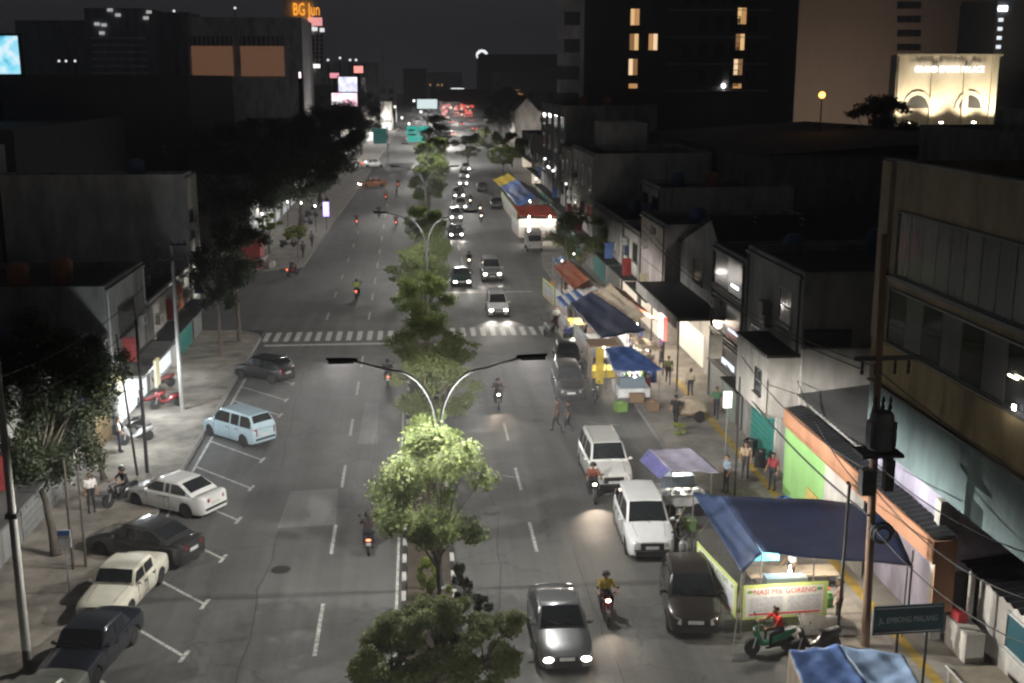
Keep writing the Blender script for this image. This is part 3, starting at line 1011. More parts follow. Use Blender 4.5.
def car(name, label, cat, kind, paint, loc, heading, lights=None, group=None, rails=False, beams=0, simple=False, tail=False):
    """heading: degrees from +X in which the nose points"""
    out, d = CARS.get((kind, rails)) or car_proto(kind, rails)
    t = thing(name, label, cat, (loc[0], loc[1], loc[2] if len(loc) > 2 else 0), R(heading - 90), group)
    for part, val in out.items():
        if simple and part in ('door_seam', 'door_handle', 'wipers', 'chassis', 'bumper'):
            continue
        for me, lit_ in (val if isinstance(val, list) else [val]):
            o = link(part, lit_ if lit_ and lights else me, t)
            if part in ('body', 'mirror'):
                o.material_slots[0].link = 'OBJECT'
                o.material_slots[0].material = paint
            if part == 'headlight' and lights:
                o.material_slots[0].link = 'OBJECT'
                o.material_slots[0].material = lights
            if part == 'taillight' and tail:
                o.material_slots[0].link = 'OBJECT'
                o.material_slots[0].material = TLON
    ty, rm, hb = wheel_meshes(d['wr'])
    for y in (d['y1'], d['y2']):
        for s in (-1, 1):
            w = bpy.data.objects.new('wheel', hb)
            COL.objects.link(w)
            w.parent = t
            w.location = (s * (d['hw'] - .13), y, d['wr'])
            w.rotation_euler = (0, 0, 0 if s > 0 else math.pi)
            a = link('tyre', ty, w)
            b = link('rim', rm, w)
    t.scale = (WIDE.get(name, 1.0),) * 3
    if beams:
        for s in (-1, 1):
            lamp('headlight_beam', 'SPOT', (s * d['hw'] * .72, d['yf'] + .12, d['hz'] - .12), beams, (1, .93, .84), t, .06, (R(83), 0, 0), 62, .8)
    return t
WHITE = PAINTC('white', (.68, .68, .66), .05)
PEARL = PAINTC('pearl', (.62, .63, .63), .1)
IVORY = PAINTC('ivory', (.62, .60, .50), .0)
SKYB = PAINTC('sky_blue', (.42, .55, .62), .1)
BLACK = PAINTC('black', (.012, .012, .013), .3)
GRAPH = PAINTC('graphite', (.045, .044, .044), .4)
GREY = PAINTC('grey', (.13, .135, .14), .5)
SILVER = PAINTC('silver', (.42, .43, .43), .5)
NAVY = PAINTC('navy', (.018, .022, .032), .4)
GREEN = PAINTC('bottle_green', (.03, .075, .06), .3)
BROWN = PAINTC('brown', (.035, .030, .026), .4)
ORANGE = PAINTC('orange', (.5, .16, .03), .1)
PG = 'cars parked slantwise at the left kerb'
car('parked_car', 'black hatchback parked slantwise at the kerb nearest the crosswalk', 'car', 'hatch', BLACK, (-9.4, 68.5), 145, group=PG, tail=False)
car('parked_car', 'pale blue people carrier parked slantwise at the left kerb', 'car', 'mpv', SKYB, (-9.2, 56.7), 136, group=PG)
car('parked_car', 'white modern saloon parked slantwise, tail towards the road', 'car', 'sedan', WHITE, (-10.5, 47.2), 148, group=PG)
car('parked_car', 'charcoal saloon parked slantwise between two white cars', 'car', 'sedan', GRAPH, (-10.6, 42.1), 153, group=PG)
car('parked_car', 'boxy old ivory saloon parked with its windscreen towards the leaning pole', 'car', 'classic', IVORY, (-10.45, 38.3), 260, group=PG)
car('parked_car', 'dark navy saloon parked beside the old ivory saloon', 'car', 'classic', NAVY, (-10.35, 33.8), 259, group=PG)
car('parked_car', 'old grey-green saloon, its roof edge beside the leaning pole foot', 'car', 'classic', PAINTC('grey_green', (.17, .18, .15), .1), (-11.0, 29.7), 259, group=PG)
RG = 'cars along the right carriageway'
car('suv', 'white sport utility car with roof rails, behind another white car', 'car', 'suv', WHITE, (8.3, 49.5), 271, group=RG, rails=True)
car('crossover_car', 'white crossover car standing ahead of the white one with roof rails', 'car', 'crossover', PAINTC('white2', (.74, .75, .75), .05), (8.65, 42.2), 268, group=RG)
car('hatchback', 'dark brown hatchback parked beside the blue tarpaulin stall', 'car', 'hatch', BROWN, (9.0, 35.7), 263, group=RG)
car('saloon_car', 'grey car with both headlights on beside the bushy median trees', 'car', 'sedan', GREY, (4.3, 34.0), 270, HLON, RG, beams=90)
car('parked_suv', 'black sport utility car parked facing out before the blue-roofed cart', 'car', 'crossover', PAINTC('black2', (.03, .031, .032), .3), (8.5, 64.0), 268, group=RG)
car('parked_car', 'black car half hidden behind the parked black sport utility car', 'car', 'hatch', BLACK, (9.3, 70.5), 266, group=RG)
car('van', 'white people carrier with headlights on approaching the crosswalk', 'car', 'mpv', PEARL, (6.0, 87.5), 270, HLON, RG, beams=380)
car('suv', 'silver sport utility car with headlights on behind the white people carrier', 'car', 'suv', SILVER, (6.55, 103.5), 270, HLON, RG, beams=120)
car('saloon_car', 'bottle green saloon with headlights on waiting at the stop line', 'car', 'sedan', GREEN, (3.75, 100.8), 270, HLON, RG, beams=120)
qg = 'queue of cars with headlights on'
ql = ['dark car in the lit queue right behind the bottle green saloon gap', 'silver car second in the lit queue', 'white car third in the lit queue', 'black car fourth in the lit queue', 'white car fifth in the lit queue', 'silver car at the tail of the lit queue', 'white car far behind the lit queue', 'dark car in the outer lane beside the queue', 'dark car parked short of the yellow and blue stalls']
qp = [(456, 239, 'sedan', BLACK), (456, 222, 'mpv', SILVER), (461, 211, 'mpv', WHITE), (459, 200, 'suv', BLACK), (463, 187, 'mpv', WHITE), (464, 180, 'suv', SILVER), (466, 172, 'mpv', PEARL), (483, 192, 'sedan', GRAPH), (497, 209, 'sedan', GRAPH)]
for i, (px, py, k, p) in enumerate(qp):
    c = G(px, py)
    car('queuing_car', ql[i], 'car', k, p, (c.x, c.y + 2), 271, HLONF if i < 7 else None, qg, beams=160 if i in (0, 3) else 0, simple=True)
car('taxi', 'orange car crossing between the left pavement and the junction', 'car', 'sedan', ORANGE, (-7.4, 195), 200, HLONF, simple=True, tail=True)
car('minibus', 'pale minibus turning at the far junction on the left', 'car', 'suv', PEARL, (-8.8, 238), 15, None, simple=True, tail=True)
fl = 'far cars with red tail lights'
for i, (px, py) in enumerate(((408, 141), (419, 148), (432, 141), (441, 129), (452, 124), (461, 126), (447, 119), (456, 117), (466, 118), (471, 122), (453, 136), (474, 131))):
    c = G(px, py)
    car('distant_car', 'distant car with glowing red tail lights on the far stretch of road', 'car', ('sedan', 'mpv', 'suv')[i % 3], (GRAPH, SILVER, WHITE, BLACK)[i % 4], (c.x, c.y), 92, None, fl, simple=True, tail=True)
# ================================================================ people
def capsule(mb, p, q, r1, r2, n=8):
    p, q = Vector(p), Vector(q)
    d = (q - p)
    L = d.length or 1e-6
    d = d / L
    pts, rad = [], []
    for t in (-.95, -.6, 0):
        pts.append(p + d * r1 * t); rad.append(r1 * math.sqrt(max(.02, 1 - t * t)))
    for t in (0, .6, .95):
        pts.append(q + d * r2 * t); rad.append(r2 * math.sqrt(max(.02, 1 - t * t)))
    mb.tube(pts, rad, n)
def body_mesh(name, J):
    """J: joint positions. One continuous skin: overlapping tapered limbs fused by a voxel remesh."""
    B = []
    def add(a, b, r1, r2, reg):
        B.append((Vector(a), Vector(b), r1, r2, reg))
    V = {k: Vector(v) for k, v in J.items()}
    pel, ch, nk, hd = V['pelvis'], V['chest'], V['neck'], V['head']
    upd = (ch - pel).normalized()
    rt = V['sr'] - V['sl']
    rt.normalize()
    fwd = upd.cross(rt) * -1 if False else rt.cross(upd) * -1
    fwd = V.get('face', fwd).normalized() if 'face' in V else fwd
    for s in (-1, 1):
        add(pel + rt * .075 * s, pel + rt * .07 * s + upd * .14, .105, .10, 1)
        add(pel + rt * .07 * s + upd * .16, ch + rt * .085 * s, .105, .115, 0)
        add(ch + rt * .08 * s, (V['sr'] if s > 0 else V['sl']) - upd * .01, .105, .072, 0)
    add(ch, nk, .09, .06, 0)
    add(nk, hd, .052, .056, 2)
    add(hd + Vector((0, 0, .01)), hd + Vector((0, 0, .075)), .082, .086, 2)
    add(hd + fwd * .03 - Vector((0, 0, .04)), hd + fwd * .045 - Vector((0, 0, .05)), .05, .045, 2)
    add(hd + fwd * .085 + Vector((0, 0, .035)), hd + fwd * .105 + Vector((0, 0, .005)), .012, .018, 2)
    for s in (-1, 1):
        add(hd + rt * .085 * s + Vector((0, 0, .04)), hd + rt * .092 * s + Vector((0, 0, .0)), .018, .014, 2)
    for k, s in (('l', -1), ('r', 1)):
        sh, el, wr = V['s' + k], V['e' + k], V['w' + k]
        slv = sh.lerp(el, .75)
        add(sh, slv, .062, .055, 0)
        add(slv, el, .046, .04, 2)
        add(el, wr, .041, .028, 2)
        hdir = (V.get('h' + k, wr + (wr - el).normalized() * .1) - wr).normalized()
        side = hdir.cross(Vector((0, 0, 1)))
        side = (side if side.length > .2 else hdir.cross(Vector((0, 1, 0)))).normalized()
        palm = wr + hdir * .075
        for j in (-1.5, -.5, .5, 1.5):
            add(wr + side * j * .012, palm + side * j * .019, .018, .013, 2)
            ln = (.055, .072, .067, .05)[int(j + 1.5)]
            bend = hdir.lerp(Vector((0, 0, -1)), .45).normalized()
            kn = palm + side * j * .021 + hdir * ln * .5
            add(palm + side * j * .020, kn, .0105, .0098, 2)
            add(kn, kn + bend * ln * .6, .0098, .0085, 2)
        th = wr + hdir * .03 + side * .03 * -s
        add(wr + hdir * .02, th + side * -s * .012 + hdir * .012, .016, .012, 2)
        add(th + side * -s * .012 + hdir * .012, th + hdir * .055 + side * -s * .016, .012, .010, 2)
        hp, kn_, an = V['p' + k], V['k' + k], V['a' + k]
        add(hp, kn_, .092, .062, 1)
        add(kn_, an, .060, .042, 1)
        fd = V.get('f' + k, an + Vector((0, .17, 0))) - an
        fd.normalize()
        add(an - Vector((0, 0, .02)), an - Vector((0, 0, .045)) - fd * .03, .042, .04, 3)
        add(an - Vector((0, 0, .05)), an - Vector((0, 0, .055)) + fd * .14, .043, .034, 3)
    mb = MB()
    for a, b, r1, r2, _ in B:
        capsule(mb, a, b, r1, r2)
    me = mb.mesh('tmp', MATS['rubber'])
    o = bpy.data.objects.new('tmp', me)
    COL.objects.link(o)
    md = o.modifiers.new('r', 'REMESH')
    md.mode = 'VOXEL'
    md.voxel_size = .0095
    sm = o.modifiers.new('s', 'SMOOTH')
    sm.factor = .5
    sm.iterations = 2
    dc = o.modifiers.new('d', 'DECIMATE')
    dc.ratio = .12
    dg = bpy.context.evaluated_depsgraph_get()
    res = bpy.data.meshes.new_from_object(o.evaluated_get(dg))
    bpy.data.objects.remove(o)
    res.name = name
    res.materials.clear()
    for k in ('shirt', 'trousers', 'skin', 'shoes'):
        res.materials.append(CLOTH['default_' + k])
    for p in res.polygons:
        c = p.center
        best, bi = 9, 0
        for a, b, r1, r2, reg in B:
            ab = b - a
            t = max(0, min(1, (c - a).dot(ab) / max(ab.length_squared, 1e-9)))
            dd = (c - (a + ab * t)).length - (r1 + (r2 - r1) * t)
            if dd < best:
                best, bi = dd, reg
        p.material_index = bi
        p.use_smooth = True
    return res, dict(head=hd, fwd=fwd, rt=rt)
CLOTH = {}
def cloth(name, c):
    if name not in CLOTH:
        CLOTH[name] = M('cloth_' + name, c, .9, var=.2, scale=14)
    return CLOTH[name]
for k, c in (('shirt', (.4, .4, .4)), ('trousers', (.03, .03, .04)), ('skin', (.28, .15, .09)), ('shoes', (.03, .025, .02))):
    cloth('default_' + k, c)
HAIR = M('hair', (.012, .010, .009), .6, var=.2, scale=30)
EYE = M('eye', (.02, .015, .012), .2)
STAND = dict(pelvis=(0, 0, .95), chest=(0, .01, 1.30), neck=(0, 0, 1.46), head=(0, .02, 1.57), sl=(-.19, 0, 1.40), sr=(.19, 0, 1.40), el=(-.24, -.02, 1.13), er=(.24, .02, 1.13), wl=(-.23, .10, .90), wr=(.25, .20, .98), pl=(-.09, 0, .92), pr=(.09, 0, .92), kl=(-.10, .03, .50), kr=(.11, .02, .50), al=(-.11, -.02, .10), ar=(.12, .02, .10))
WALK = dict(STAND, kl=(-.09, .17, .52), al=(-.09, .20, .10), kr=(.09, .04, .50), ar=(.10, -.27, .15), el=(-.25, -.12, 1.15), wl=(-.25, -.06, .91), er=(.24, .05, 1.13), wr=(.22, .24, .97))
RIDE = dict(pelvis=(0, -.32, .84), chest=(0, -.20, 1.18), neck=(0, -.17, 1.34), head=(0, -.13, 1.45), sl=(-.19, -.19, 1.28), sr=(.19, -.19, 1.28), el=(-.30, .02, 1.06), er=(.30, .02, 1.06), wl=(-.30, .27, 1.04), wr=(.30, .27, 1.04), hl=(-.30, .40, 1.02), hr=(.30, .40, 1.02), pl=(-.10, -.30, .82), pr=(.10, -.30, .82), kl=(-.19, .10, .74), kr=(.19, .10, .74), al=(-.17, .10, .36), ar=(.17, .10, .36))
PILL = dict(RIDE, wl=(-.22, .10, .98), wr=(.22, .10, .98), el=(-.27, -.10, 1.02), er=(.27, -.10, 1.02), hl=(-.18, .18, .97), hr=(.18, .18, .97))
SIT = dict(pelvis=(0, 0, .52), chest=(0, .04, .87), neck=(0, .05, 1.03), head=(0, .08, 1.14), sl=(-.19, .03, .97), sr=(.19, .03, .97), el=(-.24, .10, .72), er=(.24, .10, .72), wl=(-.14, .32, .66), wr=(.14, .32, .66), pl=(-.09, .02, .50), pr=(.09, .02, .50), kl=(-.12, .42, .50), kr=(.12, .42, .50), al=(-.12, .40, .10), ar=(.12, .42, .10))
BODIES = {k: body_mesh('body_' + k, j) for k, j in (('stand', STAND), ('walk', WALK), ('ride', RIDE), ('sit', SIT))}
HELM = {}
def person(label, pose, loc, heading, shirt, trousers=(.02, .022, .03), head='hair', group=None, helmet=None, skin=None):
    me, d = BODIES[pose]
    t = thing('person', label, 'person', loc, R(heading - 90), group)
    b = link('body', me, t)
    for i, c in enumerate((shirt, trousers, None, None)):
        if c:
            b.material_slots[i].link = 'OBJECT'
            b.material_slots[i].material = cloth('%.2f_%.2f_%.2f' % c, c)
    key = (pose, head)
    if key not in HELM:
        h = d['head']
        if head == 'helmet':
            mb = MB()
            c = h + Vector((0, -.01, .06))
            mb.grid(lambda u, v: c + Vector((.145 * math.sin(math.pi * .62 * v + .01) * math.cos(math.tau * u), .165 * math.sin(math.pi * .62 * v + .01) * math.sin(math.tau * u) * (1.0 if math.sin(math.tau * u) < 0 else 1 - .25 * v), .15 * math.cos(math.pi * (.66 if math.sin(math.tau * u) < .5 else .50) * v))), 14, 7)
            HELM[key] = mb.mesh('helmet', CLOTH['default_shoes'], 60)
        else:
            mb = MB()
            c = h + Vector((0, -.012, .055))
            mb.grid(lambda u, v: c + Vector((.098 * math.sin(math.pi * .6 * v + .01) * math.cos(math.tau * u), .108 * math.sin(math.pi * .6 * v + .01) * math.sin(math.tau * u), .112 * math.cos(math.pi * (.62 if math.sin(math.tau * u) < .3 else .36) * v))), 14, 6)
            HELM[key] = mb.mesh('hair', HAIR, 60)
        ey = MB()
        for s in (-1, 1):
            ey.ell(h + d['rt'] * .034 * s + d['fwd'] * .086 + Vector((0, 0, .03)), (.012, .008, .008), 6, 4)
        HELM[(pose, 'eyes')] = ey.mesh('eyes', EYE)
    o = link('helmet' if head == 'helmet' else 'hair', HELM[key], t)
    if helmet:
        o.material_slots[0].link = 'OBJECT'
        o.material_slots[0].material = M('helmet_%.2f_%.2f_%.2f' % helmet, helmet, .3, var=.05, coat=.5)
    link('eyes', HELM[(pose, 'eyes')], t)
    return t

# ================================================================ motorcycles
MOTO = {}
def moto_proto():
    P = {}
    r = .27
    def wheel(y):
        w = MB().lathe([(r * .80, -.045), (r * .97, -.04), (r, 0), (r * .97, .04), (r * .80, .045)], 18, (0, y, r), 'X').mesh('tyre', RUB, 50)
        m = MB().lathe([(r * .8, -.02), (r * .8, .02)], 16, (0, y, r), 'X')
        for k in range(5):
            a = k * math.tau / 5
            m.bar((0, y, r), (0, y + math.cos(a) * r * .78, r + math.sin(a) * r * .78), .03, .05, up=(1, 0, 0))
        return w, m.mesh('rim', RIMB, 50)
    P['wheel'] = [wheel(.62), wheel(-.62)]
    prof = [(-.86, .60, .80, .10), (-.70, .52, .80, .14), (-.45, .40, .76, .16), (-.20, .34, .70, .15), (.0, .30, .50, .13), (.22, .28, .42, .14), (.34, .30, .62, .16), (.44, .40, .92, .15), (.50, .58, .98, .12), (.56, .62, .94, .06)]
    mb = MB()
    n = 8
    for y, z0, z1, w in prof:
        c = (z0 + z1) / 2
        h = (z1 - z0) / 2
        for k in range(n):
            a = math.tau * k / n + math.pi / 8
            mb.v.append((w * math.cos(a) * 1.05, y, c + h * math.sin(a) * 1.05))
    for i in range(len(prof) - 1):
        for k in range(n):
            mb.f.append((i * n + k, i * n + (k + 1) % n, (i + 1) * n + (k + 1) % n, (i + 1) * n + k)); mb.mi.append(0)
    mb.f += [tuple(range(n)), tuple(range((len(prof) - 1) * n, len(prof) * n))]
    mb.mi += [0, 0]
    P['fairing'] = mb.mesh('fairing', PAINTC('moto', (.3, .3, .3)), 45)
    P['mudguard'] = MB().grid(lambda u, v: ((v * 2 - 1) * .065, .62 + (r + .035) * math.cos(R(35 + 120 * u)), r + (r + .035) * math.sin(R(35 + 120 * u))), 8, 2).mesh('mudguard', BLKP, 50)
    P['seat'] = MB().grid(lambda u, v: ((v * 2 - 1) * (.15 - .03 * u), -.80 + .72 * u, .80 - .05 * math.sin(math.pi * u) + .045 * (1 - (v * 2 - 1) ** 2)), 8, 5).mesh('seat', BLKP, 60)
    P['fork'] = MB().tube([(-.06, .62, r), (-.06, .48, .70)], .025, 6).tube([(.06, .62, r), (.06, .48, .70)], .025, 6).mesh('fork', STEEL, 60)
    P['handlebar'] = MB().tube([(-.36, .30, 1.02), (-.20, .36, 1.05), (0, .44, .98), (.20, .36, 1.05), (.36, .30, 1.02)], .017, 6).mesh('handlebar', BLKP, 60)
    P['mirror'] = [MB().tube([(s * .24, .36, 1.05), (s * .32, .38, 1.22)], .008, 5).ell((s * .34, .38, 1.25), (.06, .015, .04), 8, 4).mesh('mirror', BLKP, 60) for s in (-1, 1)]
    P['headlight'] = MB().ell((0, .555, .86), (.085, .035, .06), 10, 6).mesh('headlight', HLOFF, 60)
    P['taillight'] = MB().ell((0, -.865, .72), (.09, .025, .04), 10, 5).mesh('taillight', TLOFF, 60)
    P['licence_plate'] = MB().box(-.09, .09, -.90, -.885, .50, .62).mesh('licence_plate', PLATE)
    P['exhaust'] = MB().tube([(.14, -.15, .28), (.16, -.45, .30), (.17, -.85, .40)], [.03, .045, .05], 8).mesh('exhaust', DARKM, 60)
    P['engine'] = MB().cbox((0, -.25, .34), (.22, .42, .22)).cbox((0, -.05, .30), (.40, .20, .03)).mesh('engine', DARKM)
    P['swingarm'] = MB().bar((-.09, -.20, .30), (-.09, -.62, r), .03, .06).bar((.09, -.20, .30), (.09, -.62, r), .03, .06).mesh('swingarm', DARKM)
    MOTO.update(P)
def moto(label, loc, heading, col, head=None, tail=False, group=None, lean=0.0, beam=0):
    if not MOTO:
        moto_proto()
    t = thing('motorcycle', label, 'motorcycle', loc, R(heading - 90), group)
    t.rotation_euler = (0, lean, R(heading - 90))
    for k, v in MOTO.items():
        if k == 'wheel':
            for ty, rm in v:
                w = link('wheel', ty, t)
                link('rim', rm, w)
            continue
        for me in (v if isinstance(v, list) else [v]):
            o = link(k, me, t)
            if k == 'fairing':
                o.material_slots[0].link = 'OBJECT'
                o.material_slots[0].material = PAINTC('moto_%.2f_%.2f_%.2f' % col, col)
            if k == 'headlight' and head:
                o.material_slots[0].link = 'OBJECT'
                o.material_slots[0].material = head
            if k == 'taillight' and tail:
                o.material_slots[0].link = 'OBJECT'
                o.material_slots[0].material = TLONM
    if beam:
        lamp('headlight_beam', 'SPOT', (0, .64, .86), beam, (1, .80, .62), t, .05, (R(66), 0, 0), 70, .8)
    return t
HLM = E('moto_headlamp_on', (1, .80, .55), 18)
TLONM = E('moto_tail_on', (1, .10, .03), 9)
RED, BLK, BLU, GRN, WHT = (.20, .018, .018), (.015, .015, .016), (.03, .06, .25), (.03, .16, .08), (.5, .5, .5)
def rider(label, mlabel, px, py, heading, shirt, col, helmet, on=True, group=None, beam=0, jit=0):
    p = G(px, py)
    away = 0 < heading < 180
    moto(mlabel, (p.x, p.y, 0), heading, col, HLM if on and not away else None, on and away, 'motorcycles on the road', beam=beam)
    person(label, 'ride', (p.x, p.y, 0), heading, shirt, head='helmet', helmet=helmet, group='riders on the road')
rider('person in a dark jacket riding past the pale asphalt patch', 'black motorcycle with a red tail light beside the pale asphalt patch', 369, 549, 92, (.03, .02, .02), BLK, (.02, .02, .02))
rider('person in black riding under the left arm of the near street lamp', 'black motorcycle with a red tail light under the left lamp arm', 388, 385, 91, (.02, .02, .025), BLK, (.015, .015, .015))
rider('person in yellow riding behind the grey car with headlights', 'motorcycle with a bright headlight beside the grey car', 606, 617, 267, (.40, .30, .05), RED, (.06, .05, .05), beam=120)
rider('person in dark clothes riding under the right arm of the near street lamp', 'motorcycle with a bright headlight under the right lamp arm', 498, 407, 270, (.03, .02, .02), BLK, (.02, .02, .02), beam=120)
rider('person in a reddish jacket riding beside the white car with roof rails', 'motorcycle with a warm headlight beside the white car with roof rails', 593, 499, 268, (.22, .07, .04), BLK, (.02, .02, .02), beam=420)
rider('person in a lime vest riding past the crosswalk', 'red motorcycle ridden by the person in a lime vest', 357, 298, 88, (.42, .48, .08), RED, (.05, .05, .05))
far_r = [(357, 226, 91, (.05, .02, .02), RED), (379, 217, 90, (.06, .03, .03), BLK), (396, 227, 90, (.10, .03, .03), RED), (386, 201, 90, (.20, .12, .08), RED), (480, 214, 270, (.1, .1, .1), BLK), (470, 206, 270, (.2, .2, .2), BLK), (481, 222, 270, (.08, .08, .1), BLK), (469, 268, 270, (.02, .02, .03), BLK), (398, 188, 90, (.02, .02, .02), BLK)]
fl_r = ['rider in maroon farthest left of the distant group beyond the side street', 'rider in dark brown in the distant group beyond the side street', 'rider in dark red next to the median trees beyond the side street', 'rider in tan ahead of the distant group near the orange car', 'rider in grey beside the lit queue of cars', 'rider in pale grey weaving beside the tail of the lit queue', 'rider in dark blue between the lit queue and the far stalls', 'rider in black beside the bottle green saloon', 'rider in black near the median before the orange car']
for i, (px, py, h, sh, c) in enumerate(far_r):
    rider('person, ' + fl_r[i], 'motorcycle under the ' + fl_r[i], px, py, h, sh, c, (.03, .03, .03) if i % 2 else (.3, .05, .04))
rider('person on a scooter leaving the side street corner', 'scooter with a red tail light at the far corner of the side street', 293, 276, 60, (.05, .05, .06), RED, (.2, .2, .2))
# parked two-wheelers
pk = 'motorcycles parked on the pavements'
moto('red motorcycle parked on the left pavement by the bright shop', (-14.9, 62.6, .13), 200, RED, group=pk, lean=.12)
moto('second red motorcycle parked close by the square pillar on the left', (-13.9, 62.2, .13), 205, RED, group=pk, lean=.12)
moto('black motorcycle parked under the yellow lit sign', (-14.9, 57.6, .13), 210, BLK, group=pk, lean=.12)
moto('white motorcycle parked in the light of the bright shop', (-14.1, 55.9, .13), 215, WHT, group=pk, lean=.12)
moto('red motorcycle parked deep in the bright shop front', (-15.2, 66.5, .13), 200, RED, group=pk, lean=.12)
moto('black motorcycle on the left pavement with a person seated on it', (-12.8, 47.4, .13), 230, BLK, group=pk)
person('person in black seated on the motorcycle behind the white modern saloon', 'ride', (-12.8, 47.4, .13), 230, (.02, .02, .022), head='helmet', helmet=(.02, .02, .02))
moto('silver motorcycle parked between the brown hatchback and the blue stall', (9.9, 40.0, 0), 250, (.35, .35, .36), group=pk, lean=.12)
moto('black motorcycle parked beside the grey awning cart', (10.2, 42.3, 0), 255, BLK, group=pk, lean=.12)
moto('green scooter standing before the printed banner of the blue stall', (10.9, 32.6, 0), 190, GRN, group=pk, lean=.08)
moto('black scooter with a pale seat beside the green scooter', (12.3, 32.4, 0), 190, BLK, group=pk, lean=.08)
moto('dark motorcycle parked against the wheel of the black sport utility car', (9.85, 61.9, 0), 255, BLK, group=pk, lean=.12)
moto('black motorcycle parked between the black cars and the yellow cart', (10.3, 68.0, 0), 200, BLK, group=pk, lean=.12)
moto('white scooter parked at the end of the right crosswalk', (9.2, 79.5, 0), 240, WHT, group=pk, lean=.12)
moto('red scooter parked at the end of the right crosswalk', (9.9, 81.2, 0), 240, RED, group=pk, lean=.12)
moto('blue scooter parked at the end of the right crosswalk', (10.4, 77.9, 0), 240, BLU, group=pk, lean=.12)
person('person in a red shirt sitting on the green scooter', 'ride', (10.9, 32.6, 0), 190, (.55, .03, .02), (.02, .02, .03), group='people at the stalls')
# walkers
pw = 'people on foot'
def walker(label, px, py, heading, shirt, trousers, pose='walk', z=0.0):
    p = G(px, py, z)
    return person(label, pose, (p.x, p.y, z), heading, shirt, trousers, group=pw)
walker('person in brown crossing the road beside another in dark clothes', 557, 431, 150, (.10, .06, .05), (.03, .025, .025), 'walk')
walker('person in dark clothes striding across the road beside one in brown', 568, 433, 150, (.025, .025, .028), (.02, .02, .025))
walker('person in black pushing the pale canvas handcart', 675, 427, 60, (.012, .012, .014), (.012, .012, .014), 'walk', .13)
walker('person in a white shirt standing on the left pavement under the dark tree', 92, 512, 300, (.6, .58, .56), (.02, .02, .022), 'stand', .13)
walker('person in a pink shirt and dark trousers standing at the blue stall', 838, 627, 150, (.50, .33, .30), (.02, .02, .022), 'stand', .13)
walker('person in white bending towards the food under the blue stall', 790, 590, 190, (.5, .5, .5), (.04, .04, .05), 'stand', .13)
walker('person in tan on the pavement by the stacked crates', 745, 478, 250, (.35, .26, .18), (.05, .05, .06), 'stand', .13)
walker('person in pale clothes beside the blue-roofed cart', 645, 385, 200, (.4, .38, .35), (.04, .04, .05), 'stand', .13)
walker('person in black walking across the far left carriageway', 397, 198, 180, (.012, .012, .012), (.012, .012, .012), 'walk')
walker('person in blue waiting at the lit shop on the right', 640, 352, 200, (.05, .08, .22), (.03, .03, .04), 'stand', .13)
walker('person in maroon stooping over the boxes behind the navy stall', 772, 490, 230, (.25, .04, .05), (.03, .03, .04), 'stand', .13)
walker('person in pale blue standing between the lilac cart and the boxes', 726, 492, 200, (.25, .33, .42), (.03, .03, .04), 'stand', .13)
walker('person in green crossing the pavement before the glazed shophouse', 716, 418, 250, (.06, .14, .07), (.03, .03, .04), 'walk', .13)
walker('person in white standing under the bright left shop canopy', 120, 452, 20, (.5, .5, .5), (.03, .03, .05), 'stand', .13)
walker('person in white walking on the pavement past the side street', 312, 247, 80, (.4, .4, .4), (.05, .05, .06), 'walk', .13)
walker('person in grey walking behind the one in white past the side street', 303, 258, 80, (.15, .15, .15), (.03, .03, .03), 'walk', .13)
